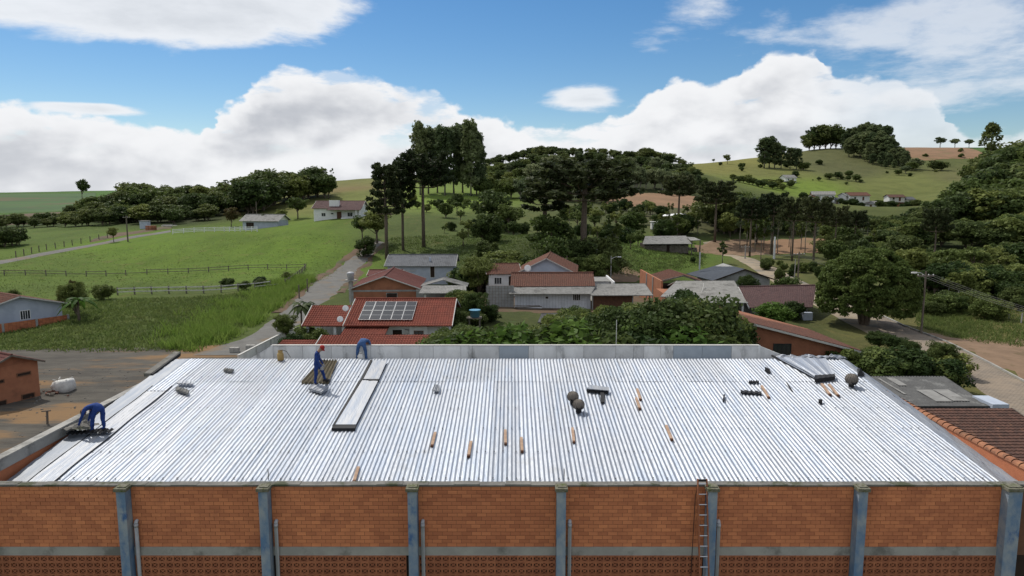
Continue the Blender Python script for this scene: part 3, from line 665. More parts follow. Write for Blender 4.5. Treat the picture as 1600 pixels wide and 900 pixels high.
# far parapet: washed panels, ends sloping down
PY = RY1+.62; ztop = at(800, 540, PY).z; zbot = rz(RY1)-.75
gut = MB(); gut.bb(XL+.3, XR-.3, RY1+.03, PY-.08, zbot+.1, zbot+.42); gut.build('box_gutter', M['concrete'], ware)
edges = [425,447,473,494,518,536,558,579,628,655,677,720,738,780,826,834,870,912,962,990,1006,1032,1052,1097,1143,1186]
par = MB(); x0p, x1p = at(425,540,PY).x, at(1186,540,PY).x; par.bb(x0p, x1p, PY+.02, PY+.12, zbot, ztop-.012); par = par.build('parapet_wall', M['concrete'], ware)
for i in range(len(edges)-1):
    a = at(edges[i], 545, PY).x; b = at(edges[i+1], 545, PY).x; dark = edges[i] in (780, 1052, 1097)
    o = MB().bb(a+.007, b-.007, PY-.02+random.uniform(-.006, .006), PY+.02, zbot+.2, ztop+random.uniform(-.012, .006)).build('parapet_panel', M['panelblue' if dark else 'panelwhite'], par)
    if dark: o['label'] = 'darker bluish replacement panel'
m = MB(); m.bb(x0p-.02, x1p+.02, PY-.05, PY+.16, ztop+.006, ztop+.03); m.build('coping', M['trim'], par)
for sx, xa, pxe in ((-1, x0p, 380), (1, x1p, 1252)):
    xb = at(pxe, 556, PY).x; m = MB()
    for y0, y1 in ((PY-.02, PY+.10),):
        A = [(xa, ztop), (xb, zbot+.42), (xb, zbot+.1), (xa, zbot+.1)]
        f0 = [(p, y0, z) for p, z in A]; f1 = [(p, y1, z) for p, z in A]
        if sx < 0: f0 = f0[::-1]; f1 = f1[::-1]
        m.poly(f0); m.poly(f1[::-1])
        for q in range(4): m.quad(f0[q], f1[q], f1[(q+1) % 4], f0[(q+1) % 4])
    m.build('parapet_end', M['panelwhite'], ware)
    MB().bb(xa-.05, xa+.05, PY-.06, PY-.021, zbot+.2, ztop+.02).build('corner_strip', M['white'], ware)
m = MB(); m.bb(XL+.2, XR-.3, RY1-.02, RY1+.04, rz(RY1)-.12, rz(RY1)+.004); m.build('ridge_trim', M['foil'], ware)
MB().bb(XR-3.2, XR+.1, RY1+.04, RY1+.5, rz(RY1)-.6, rz(RY1)-.02).build('gutter_lining', M['foil'], ware)
for px in (1225, 1262, 1287, 1240, 1302):                        # crumpled membrane left over the gutter corner
    p = onroof(px, 557); m = MB(); base = len(m.v); n = 6
    for j in range(n):
        for i in range(n): m.v.append((p.x+(i-2.5)*.17+random.uniform(-.07, .07), RY1+.02+(j-1)*.09+random.uniform(-.05, .05), rz(RY1)+.04+random.uniform(-.04, .17)*(1-abs(i-2.5)/3.5)))
    for j in range(n-1):
        for i in range(n-1): a = j*n+i; m.f.append((a, a+1, a+n+1, a+n))
    tag(m.build('foil_scrap', M['foilw']), {1225:'leftmost crumple of silver foil at the roof corner by the sloping parapet end',1240:'low crumple of silver foil just right of the leftmost crumple at the roof corner',1262:'middle crumple of silver foil on the far right roof edge',1287:'tall bright crumple of silver foil near the far right roof corner',1302:'rightmost crumple of silver foil on the rounded far roof corner'}[px], 'foil scrap')

# ------------------------------------------------------------------ things lying on the roof
SLA = math.atan(.1134)
def slopeq(m, px4, lift, th, mat=None):
    P = [onroof(px, py, lift) for px, py in px4]
    low = [Vector((p.x, p.y, p.z-th)) for p in P]; m.poly(P)
    for i in range(4): m.quad(P[i], low[i], low[(i+1) % 4], P[(i+1) % 4])
    m.poly(low[::-1]); return m
# old dark sheets laid bare (part of the roof): proud strip of three brown corrugated sheets
h0, h1 = onroof(482, 596), onroof(527, 563)
m = MB(); bx = [onroof(498, 597).x, onroof(527, 597).x]
old = MB(); n = 30; base = 0
A, B, C_, D = onroof(480, 597, .09), onroof(514, 597, .09), onroof(528, 562, .09), onroof(503, 562, .09)
A = onroof(471, 597, .09)
for j in range(2):
    for i in range(n+1):
        u = i/n; p = (A*(1-u)+B*u) if j == 0 else (D*(1-u)+C_*u)
        old.v.append((p.x, p.y, p.z+.045*math.cos(u*2*PI*6)))
for i in range(n): old.f.append((i, i+1, n+2+i, n+1+i))
for i in range(n): old.quad(old.v[i], old.v[i+1], (old.v[i+1][0], old.v[i+1][1], old.v[i+1][2]-.11), (old.v[i][0], old.v[i][1], old.v[i][2]-.11))
o = old.build('old_roof_sheet', M['fibre_o'], roof); o['label'] = 'bare brown corrugated sheets not yet covered'
# new flat covering panels, raised, black rims
t = thing('cover_panel', 'long white flat panel laid down the roof slope with black rim', 'roof panel', onroof(538, 668))
def locq(m, px4, lift, th, o):
    slopeq(m, px4, lift, th); m.v = [(a-o.location.x, b-o.location.y, c-o.location.z) for a, b, c in m.v]; return m
locq(MB(), ((524,663),(556,663),(590.5,595),(566,594)), .13, .03, t).build('panel_sheet', M['foilw'], t)
locq(MB(), ((518,669),(555,669),(556,664),(522,663.5)), .12, .11, t).build('front_rim', M['black'], t)
locq(MB(), ((519,665),(524,665),(565,594),(561,594)), .12, .11, t).build('side_rim', M['black'], t)
t = thing('cover_panel', 'short white flat panel at the roof ridge above the long panel', 'roof panel', onroof(578, 592))
locq(MB(), ((568,592),(592,592),(605,563),(583,563)), .14, .03, t).build('panel_sheet', M['foilw'], t)
locq(MB(), ((563,593.5),(567,593.5),(582,562),(578.5,562)), .12, .11, t).build('side_rim', M['black'], t)
locq(MB(), ((576,594.4),(591,593.4),(592,592),(577,592.2)), .15, .13, t).build('front_rim', M['black'], t)
def loose(name, label, cat, px4, lift, th, mat, wavy=0):
    c = onroof(sum(p[0] for p in px4)/4, sum(p[1] for p in px4)/4)
    P = [onroof(px, py, lift) for px, py in px4]; m = MB(); n = 14
    for k in (0, -th):
        for j in (0, 1):
            for i in range(n+1):
                u = i/n; p = (P[0]*(1-u)+P[1]*u) if j == 0 else (P[3]*(1-u)+P[2]*u); m.v.append((p.x-c.x, p.y-c.y, p.z-c.z+k+wavy*math.cos(u*2*PI*4)))
    q = 2*(n+1)
    for i in range(n):
        m.f += [(i, i+1, n+2+i, n+1+i), (q+i+1, q+i, q+n+1+i, q+n+2+i), (i+1, i, q+i, q+i+1), (n+1+i, n+2+i, q+n+2+i, q+n+1+i)]
    m.f += [(0, n+1, q+n+1, q), (n, q+n, q+2*n+1, 2*n+1)]
    return tag(m.build(name, mat, None, False, c), label, cat)
loose('roofing_sheet', 'silver corrugated sheet under the feet of the worker in the red cap', 'roof sheet', ((482,606),(503,612.5),(513,605),(494,597.5)), .17, .10, M['foilw'], .03)
loose('roofing_sheet', 'small silver sheet offcut near the left end of the roof', 'roof sheet', ((276,598.5),(302,599.5),(303,595),(279,594)), .16, .05, M['foilw'], .02)
loose('roofing_sheet', 'grey corrugated offcut just below the small silver offcut on the left', 'roof sheet', ((274,608),(294,614),(296,609),(278,604)), .16, .10, M['fibre'], .03)
loose('roofing_sheet', 'little silver scrap with dark edge near the far left roof edge', 'roof sheet', ((349,578),(362,580),(366,577),(352,574.5)), .14, .09, M['fibre'], .03)
loose('roofing_sheet', 'white sheet offcut with a black edge right of the two round vents', 'roof sheet', ((918,607),(951,610),(952,605),(921,601)), .20, .03, M['foilw'], .0)
loose('ridge_filler', 'black serrated filler strip under the white offcut by the vents', 'filler strip', ((917,610),(950,612.5),(951,610),(918,606)), .10, .09, M['black'], .03)
loose('rubber_strip', 'short black strip hanging down from the white offcut by the vents', 'strip', ((939,628),(945,628),(944,612),(938,612)), .10, .06, M['black'], 0)
loose('membrane_roll', 'black roll of membrane lying at the far right of the roof', 'roll', ((1273,592),(1305,588),(1304,584),(1273,586)), .2, .16, M['black'], .01)
loose('ridge_filler', 'black serrated strip running along the seam left of a timber batten', 'filler strip', ((1157,613),(1190,615),(1190,611.5),(1158,609.5)), .10, .07, M['black'], .03)
loose('ridge_filler', 'short black strip in the seam above the serrated strip', 'filler strip', ((1170,597),(1186,597),(1186,594.5),(1170,594.5)), .10, .06, M['black'], .03)
loose('rubber_strip', 'small black rubber piece lying alone right of the middle of the roof', 'strip', ((1129,626),(1131.5,626),(1133,616),(1130.5,616)), .10, .06, M['black'], 0)
loose('rubber_strip', 'black bent scrap near the far roof edge left of the dark diagonal gap', 'strip', ((1195,577),(1204,582),(1202,576),(1196,573)), .12, .08, M['black'], .03)
loose('rubber_strip', 'tiny black scrap below the two timber battens on the right', 'strip', ((1279,627),(1285,628),(1285,624),(1279,623)), .12, .08, M['black'], .02)
loose('rubber_strip', 'thin black strip lying in a valley left of the membrane roll', 'strip', ((1237,611),(1239,611),(1230,597),(1228.5,597)), .06, .03, M['black'], 0)
loose('rag', 'white rag with dark edges lying left of the middle of the roof', 'rag', ((675,610),(687,611),(687,602),(680,600)), .13, .05, M['foilw'], .03)
loose('lifted_sheet', 'wide silver sheet lifted at the far right corner with a dark gap along its edge', 'roof sheet', ((1272,590),(1304,585),(1290,560),(1212,557.5)), .12, .03, M['foil'], .02)
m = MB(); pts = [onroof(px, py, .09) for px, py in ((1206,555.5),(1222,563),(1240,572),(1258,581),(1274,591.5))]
m.tube(pts, .05, 6); o = m.build('dark_gap_strip', M['black'], roof)  # black tube drawn in for the dark gap beside the lifted sheet
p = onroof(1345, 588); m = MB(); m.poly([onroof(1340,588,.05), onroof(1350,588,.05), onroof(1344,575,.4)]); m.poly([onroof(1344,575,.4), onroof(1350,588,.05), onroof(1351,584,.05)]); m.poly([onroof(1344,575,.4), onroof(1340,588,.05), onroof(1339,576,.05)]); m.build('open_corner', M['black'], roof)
BAT = [((894.4,668.8),(896.8,691.3),'timber batten lying below the pair of round vents'),((995.6,607.8),(1000.7,624.7),'upper of two timber battens end to end right of the white offcut'),((994,622),(999.8,639),'lower of two timber battens end to end right of the white offcut'),
 ((1041,665),(1049.6,687.5),'timber batten alone at mid slope right of centre'),((1190,603),(1201.4,621.6),'timber batten at the end of the black serrated strip'),((1284,600),(1297,617),'left of two timber battens below the membrane roll'),((1295.5,600.8),(1309.7,618.4),'right of two timber battens below the membrane roll'),
 ((680,676),(675,697),'leftmost upright timber batten in the row at mid slope'),((736,690),(732,713),'lowest timber batten in the row left of centre'),((789.5,672),(790,694),'third timber batten from the left at mid slope'),((814.5,684),(816,706),'timber batten just left of the slope below the vents'),((560,730),(553,753),'timber batten near the front edge of the roof')]
for a, b, lab in BAT:
    A, B = onroof(a[0], a[1], .05), onroof(b[0], b[1], .05); c = (A+B)/2
    t = thing('batten', lab, 'batten', c); m = MB(); d = (B-A)/2; m.beam(-d, d, .10, .07); m.build('timber', M['batten'], t)
    m = MB(); e = d*.97; m.box(e+Vector((0, 0, .005)), (.105, .12, .078)); m.build('dark_end', M['brownwood'], t)
for px, py, lab in ((895,627,'upper of the pair of round grey roof vents at the roof centre'),(904,640,'lower of the pair of round grey roof vents at the roof centre'),(1330,600,'single round grey roof vent at the right end of the roof')):
    p = onroof(px, py+4); t = thing('roof_vent', lab, 'roof vent', p)
    s = 1.0 if px < 1000 else 1.15
    MB().lathe([(.12,-.05),(.12,.16),(.15,.17),(.15,.20)], 14, (0,0,0)).build('neck', M['black'], t, True)
    m = MB(); prof = [(.14,.14),(.20,.19),(.235,.27),(.235,.35),(.20,.44),(.13,.50),(.05,.525),(.0,.53)]
    prof = [(r*s, .14+(z-.14)*s) for r, z in prof]; m.lathe(prof, 20, (0, 0, 0)); m.build('dome', M['steel'], t, True)
    m = MB()
    for k in range(16):
        a = 2*PI*k/16; m.tube([((r+.006)*math.cos(a+z), (r+.006)*math.sin(a+z), z) for r, z in prof[:-1]], .009, 4)
    m.build('vane_ribs', M['steel'], t)
    m = MB(); m.lathe([(.0,-.012),(.10,-.012),(.115,.0),(.115,.03)], 12, (0, -.215*s, .25), Matrix.Rotation(R(70), 3, 'X')); m.build('outlet', M['black'], t)
# gas bottle at the far edge
p = onroof(438.5, 563); t = thing('gas_bottle', 'small ochre gas bottle standing at the far roof edge by the parapet', 'gas bottle', p)
MB().lathe([(.0,.0),(.13,.0),(.15,.03),(.155,.06),(.155,.30),(.13,.37),(.06,.40),(.0,.40)], 16).build('cylinder_body', M['ochre'], t, True)
MB().lathe([(.11,.37),(.115,.50),(.10,.50),(.10,.38)], 14).build('collar', M['ochre'], t)
MB().tube([(0,0,.38),(0,0,.48),(.12,.0,.52),(.28,.1,.42),(.45,.15,.1)], .014, 6).build('hose', M['black'], t)
# ladder against the front wall
lx0, lx1 = at(1090, 760, WY-.12).x, at(1104, 760, WY-.12).x; ltz = at(1097, 748, WY-.1).z
t = thing('ladder', 'tall reddish ladder with light rungs leaning on the brick front wall', 'ladder', ((lx0+lx1)/2, WY-.9, 0))
hw = (lx1-lx0)/2; A, B = Vector((0, -.6, 0)), Vector((0, .79, ltz))
for s in (-1, 1): MB().beam(A+Vector((s*hw, 0, 0)), B+Vector((s*hw, 0, 0)), .035, .075).build('stringer', M['rustwood'], t)
nr = 22
for i in range(nr):
    q = A+(B-A)*((i+.5)/nr); MB().tube([q+Vector((-hw, 0, 0)), q+Vector((hw, 0, 0))], .017, 6).build('rung', M['alu'], t)
q = B+Vector((0, 0, -.05)); MB().beam(q+Vector((-hw, 0, 0)), q+Vector((hw, 0, 0)), .05, .06).build('top_tie', M['black'], t)
cx = at(1084, 800, WY-.05).x
tag(MB().tube([(cx+.1, WY-.11, zt+.03), (cx+.02, WY-.09, zt-.3), (cx-.02, WY-.07, 3.6), (cx-.06, WY-.07, 1)], .011, 5).build('hanging_cable', M['black']), 'thin black cable hanging down the front wall left of the ladder', 'cable')
for px in (420, 881): 
    p = onroof(px, 752); o = MB().tube([(0,0,-.05),(.01,0,.2),(0,.0,.36)], .014, 5).build('vent_stub', M['black'], ware); o.location = (p.x, 22.2, rz(22.2)+.1)
# ------------------------------------------------------------------ houses
def roofq(m, A, B, C, D, pitch=.22, amp=.025, row=.0, rowamp=.03, th=.06, per=4, kind='tile'):
    """a roof slope: A,B along the top, C,D along the eave; real corrugation / tile courses"""
    A, B, C, D = map(Vector, (A, B, C, D)); w = max((B-A).length, (C-D).length); h = max((D-A).length, (C-B).length)
    nrm = (B-A).cross(D-A)
    if nrm.length < 1e-6: nrm = (C-D).cross(D-A)
    nrm.normalize()
    if nrm.z < 0: nrm = -nrm
    nu = max(2, int(w/pitch*per)); vs = []
    if row:
        k = max(1, round(h/row))
        for i in range(k): vs += [(i/k+.0005, 0.0), ((i+1)/k-.0005, rowamp)]
    else: vs = [(i/3, 0.0) for i in range(4)]
    base = len(m.v)
    for v, lift in vs:
        for i in range(nu+1):
            u = i/nu; p = (A*(1-u)+B*u)*(1-v)+(D*(1-u)+C*u)*v; x = u*w/pitch
            f = math.cos(2*PI*x) if kind == 'corr' else (abs(math.sin(PI*x))**.7*2-1)
            q = p+nrm*(amp*f+lift+random.uniform(-.004, .004)); m.v.append(tuple(q))
    for j in range(len(vs)-1):
        for i in range(nu): a = base+j*(nu+1)+i; m.f.append((a, a+nu+1, a+nu+2, a+1))
    q = [p-nrm*th for p in (A, B, C, D)]; m.poly(q[::-1])
    o = [A, B, C, D]
    for i in range(4):
        if (o[i]-o[(i+1) % 4]).length > 1e-4: m.quad(o[i]+nrm*amp, o[(i+1) % 4]+nrm*amp, q[(i+1) % 4], q[i])
    return m
def opening(parent, x, y, z, w, h, face, kind='window', frame='white', bars=1, pane='glass'):
    """window or door on a wall; (x,y,z) centre on the wall plane, face in 'f','b','l','r' (local -y,+y,-x,+x)"""
    Rz = Matrix.Rotation({'f': 0, 'r': PI/2, 'b': PI, 'l': -PI/2}[face], 3, 'Z'); t = .06
    def T(m):
        out = []
        for v in m.v: q = Rz @ Vector(v); out.append((q.x+x, q.y+y, q.z+z))
        m.v = out; return m
    m = MB(); m.bb(-w/2-t, -w/2, -.05, .03, -h/2-t, h/2+t); m.bb(w/2, w/2+t, -.05, .03, -h/2-t, h/2+t); m.bb(-w/2, w/2, -.05, .03, h/2, h/2+t); m.bb(-w/2, w/2, -.05 if kind == 'window' else -.03, .03, -h/2-t, -h/2)
    for k in range(bars): xx = -w/2+w*(k+1)/(bars+1); m.bb(xx-.025, xx+.025, -.035, .0, -h/2, h/2)
    o = T(m).build(kind, M[frame], parent)
    T(MB().bb(-w/2, w/2, -.012, .02, -h/2, h/2)).build('pane' if kind == 'window' else 'door_leaf', M[pane], o)
    return o
def house(name, label, x, y, rot, w, d, hw, rise, axis='x', over=.5, wall='whitewall', roof='tile_red', pitch=.22, amp=.025, row=.35, rkind='tile', gable=None, opens=(), base=None, cat='house', trim='trim', chimney=None, group=None, detail=True):
    z = H(x, y) if base is None else base
    t = thing(name, label, cat, (x, y, z), R(rot), group)
    m = MB(); m.bb(-w/2, w/2, -d/2, d/2, -1.5, hw); m.build('wall', M[wall], t)
    m = MB(); g = MB(); o = over; k = rise/((d if axis == 'x' else w)/2)
    if axis == 'x':
        e = hw-k*o+.05; r = hw+rise+.05
        roofq(m, (-w/2-o, 0, r), (w/2+o, 0, r), (w/2+o, -d/2-o, e), (-w/2-o, -d/2-o, e), pitch, amp, row, kind=rkind)
        roofq(m, (w/2+o, .001, r), (-w/2-o, .001, r), (-w/2-o, d/2+o, e), (w/2+o, d/2+o, e), pitch, amp, row, kind=rkind)
        for s in (-1, 1):
            A = [(s*w/2, -d/2, hw), (s*w/2, d/2, hw), (s*w/2, 0, hw+rise-.03)]; Bq = [(s*(w/2-.2), p[1], p[2]) for p in A]
            if s < 0: A = A[::-1]; Bq = Bq[::-1]
            g.poly(A); g.poly(Bq[::-1])
        ridge = ((-w/2-o, 0, r+.03), (w/2+o, 0, r+.03)); rk = [((s*(w/2+o+.02), -d/2-o, e-.02), (s*(w/2+o+.02), 0, r-.02), (s*(w/2+o+.02), d/2+o, e-.02)) for s in (-1, 1)]
    else:
        e = hw-k*o+.05; r = hw+rise+.05
        roofq(m, (0, d/2+o, r), (0, -d/2-o, r), (-w/2-o, -d/2-o, e), (-w/2-o, d/2+o, e), pitch, amp, row, kind=rkind)
        roofq(m, (.001, -d/2-o, r), (.001, d/2+o, r), (w/2+o, d/2+o, e), (w/2+o, -d/2-o, e), pitch, amp, row, kind=rkind)
        for s in (-1, 1):
            A = [(-w/2, s*d/2, hw), (w/2, s*d/2, hw), (0, s*d/2, hw+rise-.03)]; Bq = [(p[0], s*(d/2-.2), p[2]) for p in A]
            if s > 0: A = A[::-1]; Bq = Bq[::-1]
            g.poly(A); g.poly(Bq[::-1])
        ridge = ((0, -d/2-o, r+.03), (0, d/2+o, r+.03)); rk = [((-w/2-o, s*(d/2+o+.02), e-.02), (0, s*(d/2+o+.02), r-.02), (w/2+o, s*(d/2+o+.02), e-.02)) for s in (-1, 1)]
    rf = m.build('roof', M[roof], t)
    for q in range(0, 2): gg = MB(); gg.poly(g.v[q*6:q*6+3]); gg.poly(g.v[q*6+3:q*6+6]); gg.build('gable', M[gable or wall], t)
    if detail:
        b = MB().tube(ridge, .10, 8); b.build('ridge_cap', M[roof], rf)
        for q in rk: b = MB(); b.beam(q[0], q[1], .05, .13); b.beam(q[1], q[2], .05, .13); b.build('bargeboard', M[trim], rf)
    for op in opens: opening(t, *op)
    if chimney:
        cx, cy, cw, ch = chimney; MB().bb(cx-cw/2, cx+cw/2, cy-cw/2, cy+cw/2, hw, ch).build('chimney', M[wall], rf)
    return t
def pts_thing(name, label, cat, loc, group=None): return thing(name, label, cat, loc, 0, group)
# --- house with solar panels
bx = -10.75; t = thing('house', 'white house with a red tiled roof carrying ten solar panels', 'house', (bx, 66, 0)); sol = t
wx0, wx1 = -4.75, 4.75
MB().bb(wx0, wx1, .1, 9.6, -.5, 2.75).build('wall', M['whitewall'], t)
m = MB(); x0, x1 = -5.12, 5.10; ez, rg, ey, ry = 2.7, 4.42, -.9, 4.7
roofq(m, (x0, ry, rg), (x1, ry, rg), (x1, ey, ez), (x0, ey, ez), .24, .048, .38); roofq(m, (x1, ry+.001, rg), (x0, ry+.001, rg), (x0, ry+5.6, ez), (x1, ry+5.6, ez), .24, .048, .38)
rf = m.build('roof', M['tile_red'], t)
MB().tube([(x0, ry, rg+.05), (x1, ry, rg+.05)], .11, 8).build('ridge_cap', M['tile_red'], rf)
for s in (wx0, wx1): MB().poly([(s, .1, 2.75), (s, 9.3, 2.75), (s, ry, rg-.06)]).build('gable', M['whitewall'], t)
for s in (x0-.03, x1+.03): b = MB(); b.beam((s, ey, ez), (s, ry, rg), .07, .14); b.beam((s, ry, rg), (s, ry+5.6, ez), .07, .14); b.build('bargeboard', M['trim'], rf)
# solar array: ten modules on rails
sl_ = math.atan((rg-ez)/(ry-ey)); ux = Vector((1, 0, 0)); uv = Vector((0, math.cos(sl_), math.sin(sl_))); un = Vector((0, -math.sin(sl_), math.cos(sl_)))
Q = Matrix((ux, uv, un)).transposed()
o0 = Vector((x0+1.25, ey, ez))+uv*.95+un*.16
for r in range(2):
    for k in range(5):
        c = o0+ux*(k*1.03+.5)+uv*(r*2.0+1.0); p = thing('solar_panel', '%s solar panel in the %s row on the red tiled roof' % (['leftmost', 'second from left', 'middle', 'second from right', 'rightmost'][k], ['lower', 'upper'][r]), 'solar panel', tuple(c+Vector((bx, 66, 0))), 0, 'solar panels on the red roof')
        p.rotation_euler = Q.to_euler()
        m = MB(); m.bb(-.50, -.482, -.985, .985, -.02, .025); m.bb(.482, .50, -.985, .985, -.02, .025); m.bb(-.482, .482, -.985, -.967, -.02, .025); m.bb(-.482, .482, .967, .985, -.02, .025); m.bb(-.482, .482, -.008, .008, -.02, .022); m.build('frame', M['alu'], p)
        MB().bb(-.482, .482, -.967, -.008, -.015, .014).build('glass_face', M['pv'], p); MB().bb(-.482, .482, .008, .967, -.015, .014).build('glass_face', M['pv'], p)
# left wing: open porch under a lower roof
m = MB(); a0, a1 = -9.2, -5.15; roofq(m, (a0+.15, 3.1, 4.0), (a1, 3.1, 4.0), (a1, -.55, 2.62), (a0-.05, -.55, 2.62), .24, .048, .38); roofq(m, (a1, 3.101, 4.0), (a0+.15, 3.101, 4.0), (a0, 6.8, 2.62), (a1, 6.8, 2.62), .24, .048, .38); rw = m.build('porch_roof', M['tile_red'], t)
MB().beam((a0+.05, -.55, 2.62), (a0+.1, 3.1, 4.02), .07, .14).build('bargeboard', M['trim'], rw)
MB().bb(a0+.2, a1+.3, 3.4, 6.4, -.3, 2.6).build('wall', M['whitewall'], t)
for px in (-8.7, -7.4, -6.1, -5.3):
    MB().bb(px-.13, px+.13, -.2, .06, -.3, 2.55).build('column', M['white'], t)
m = MB(); roofq(m, (-5.0, .0, 2.55), (-.9, .0, 2.55), (-.9, -2.9, 2.15), (-5.0, -2.9, 2.15), .24, .048, .38); m.build('lean_to_roof', M['tile_red'], t)
for px in (-4.8, -1.1): MB().bb(px-.1, px+.1, -2.7, -2.5, -.3, 2.1).build('column', M['white'], t)
opening(t, -.2, .1, 1.75, .9, .8, 'f', 'window', 'white', 0, 'dark'); opening(t, 1.85, .1, 1.65, .8, .75, 'f', 'window', 'brownwood', 1)
MB().bb(1.0, 2.7, -.02, .09, -.3, 2.6).build('white_wall_panel', M['white'], t); opening(t, 1.85, -.02, 1.65, .8, .75, 'f', 'window', 'brownwood', 1)
MB().bb(.55, .85, -.15, .08, 1.9, 2.2).build('meter_box', M['trim'], t)
for (px, py, lab) in ((540, 482, 'upper white satellite dish on the lower red tiled roof'), (531.5, 499, 'lower white satellite dish leaning on the lower red tiled roof')):
    dz = 4.15 if py < 490 else 3.25; p = atz(px, py, dz); s = thing('satellite_dish', lab, 'satellite dish', p)
    Rt = Matrix.Rotation(R(62), 3, 'X') @ Matrix.Rotation(R(10), 3, 'Y')
    MB().lathe([(0, 0), (.17, .02), (.30, .06), (.30, .075), (.16, .035), (0, .02)], 16, (0, 0, 0), Rt).build('dish', M['white'], s, True)
    MB().tube([(0, .02, 0), (0, .25, -.5 if py < 490 else -.35)], .025, 6).build('mast', M['alu'], s)
    MB().tube([(0, -.05, -.3), (0, -.40, .1)], .015, 5).build('feed_arm', M['alu'], s)
# low tiled sheds in front of it
p = thing('tiled_shed', 'long low red tiled shed just behind the pale parapet wall', 'shed', (-11.3, 58.5, 0))
m = MB(); roofq(m, (-5.1, 1.2, 2.9), (5.5, 1.2, 2.95), (5.35, -1.9, 1.95), (-5.3, -1.9, 1.95), .24, .048, .38); rf = m.build('roof', M['tile_red'], p); MB().bb(-5, 5.2, -1.4, 1.1, -.5, 2.05).build('wall', M['whitewall'], p)
MB().beam((-5.12, 1.2, 2.92), (-5.32, -1.9, 1.97), .07, .13).build('bargeboard', M['trim'], rf); MB().beam((5.52, 1.2, 2.97), (5.37, -1.9, 1.97), .07, .13).build('bargeboard', M['trim'], rf)
p = thing('tiled_shed', 'short red tiled lean-to at the left end of the long tiled shed', 'shed', (-18.2, 58.5, 0))
m = MB(); roofq(m, (-1.5, .9, 2.55), (1.75, .9, 2.55), (1.6, -1.9, 1.75), (-2.0, -1.9, 1.75), .24, .048, .38); m.build('roof', M['tile_red'], p); MB().bb(-1.5, 1.4, -1.3, .8, -.5, 1.8).build('wall', M['whitewall'], p)
# --- unfinished brick house
zb = .2; a, b = at(541, 448, 92), at(654, 449, 92); w = b.x-a.x-1.0
t = house('brick_house', 'unfinished orange block house with a dark red roof and a black window opening', (a.x+b.x)/2, 97.5, 3, w, 10.5, at(597,450,92).z-zb, at(594,431,92).z-at(597,449,92).z, 'y', .45, 'block', 'tile_dred', .2, .018, .0, 'corr', None, ((.9, -5.25, 1.2, 1.35, 1.15, 'f', 'window', 'concrete', 0, 'dark'),), zb)
MB().bb(-w/2-.03, w/2+.03, -5.27, -5.252, at(597,452,92).z-zb-.35, at(597,452,92).z-zb-.12).build('ring_beam', M['greywall'], t)
for s in (-1, 1): MB().bb(s*w/2-.14, s*w/2+.14, -5.28, -5.254, -.5, at(597,452,92).z-zb-.36).build('corner_column', M['greywall'], t)
p = thing('water_tank', 'small grey water tank standing at the left of the unfinished block house', 'water tank', at(548, 436, 93)); MB().lathe([(0,-.1),(.42,-.1),(.5,.75),(.52,.8),(.3,.95),(0,.98)], 16).build('tank_body', M['pvc'], p, True); MB().bb(-.7,.7,-.6,.6,-.25,-.1).build('slab', M['concrete'], p); MB().bb(-.25,.25,-.25,.25,-3.6,-.25).build('pillar', M['concrete'], p)
house('brick_house', 'low brick annex with a dark sheet roof behind the unfinished block house', -19.2, 107, 3, 4.6, 5, 2.6, .5, 'x', .3, 'block', 'tile_dred', .2, .018, 0, 'corr')
# small tiled canopy / carport left of it
p = thing('car_canopy', 'grey corrugated porch roof at the right of the unfinished block house', 'canopy', (-8.6, 88, .1))
a, b, c, d = at(661, 446, 91.5), at(728, 446, 91.5), at(729, 458, 87), at(654, 458.5, 87)
m = MB(); roofq(m, *[q-Vector((-8.6, 88, .1)) for q in (a, b, c, d)], .2, .03, 0, kind='corr'); m.build('roof', M['fibre'], p)
for px in (664, 700, 722): q = at(px, 460, 87.6)-Vector((-8.6, 88, .1)); MB().bb(q.x-.12, q.x+.12, q.y, q.y+.24, -.5, q.z).build('post', M['whitewall'], p)
MB().bb(-4.0, 2.2, 3.6, 3.8, -.4, 2.4).build('rear_wall', M['greywall'], p)
p = thing('pergola', 'pale low gabled shelter roof behind the grey corrugated porch', 'shelter', at(694, 441, 96)); m = MB(); roofq(m, (-.0, 1.6, .55), (.0, -2, .55), (-3.1, -2, -.35), (-3.1, 1.6, -.35), .2, .03, 0, kind='corr'); roofq(m, (.0, -2, .55), (.0, 1.6, .55), (3.3, 1.6, -.35), (3.3, -2, -.35), .2, .03, 0, kind='corr'); m.build('roof', M['fibre'], p)
for sx in (-2.7, 2.8): MB().bb(sx-.1, sx+.1, -1.6, -1.4, -3.6, -.25).build('post', M['whitewall'], p)
# --- white house under grey roof
zb = H(PZ(655,116),116); a, b = at(600, 414, 115), at(712, 413, 115); hwv = at(655, 415, 115).z-zb
house('house', 'white house with a long dull grey sheet roof beside the gravel road', (a.x+b.x)/2, 119.5, 0, b.x-a.x-1.0, 8, hwv, 1.35, 'x', .5, 'bluegrey', 'fibre_g', .3, .02, 0, 'corr', None, ((2.0, -4, hwv-1.05, .7, 1.9, 'f', 'door', 'white', 0, 'dark'), (-2.2, -4, hwv-.9, 2.6, .05, 'f', 'window', 'trim', 0, 'bluegrey')), zb, chimney=(1.45, -2.5, .28, hwv+1.2))
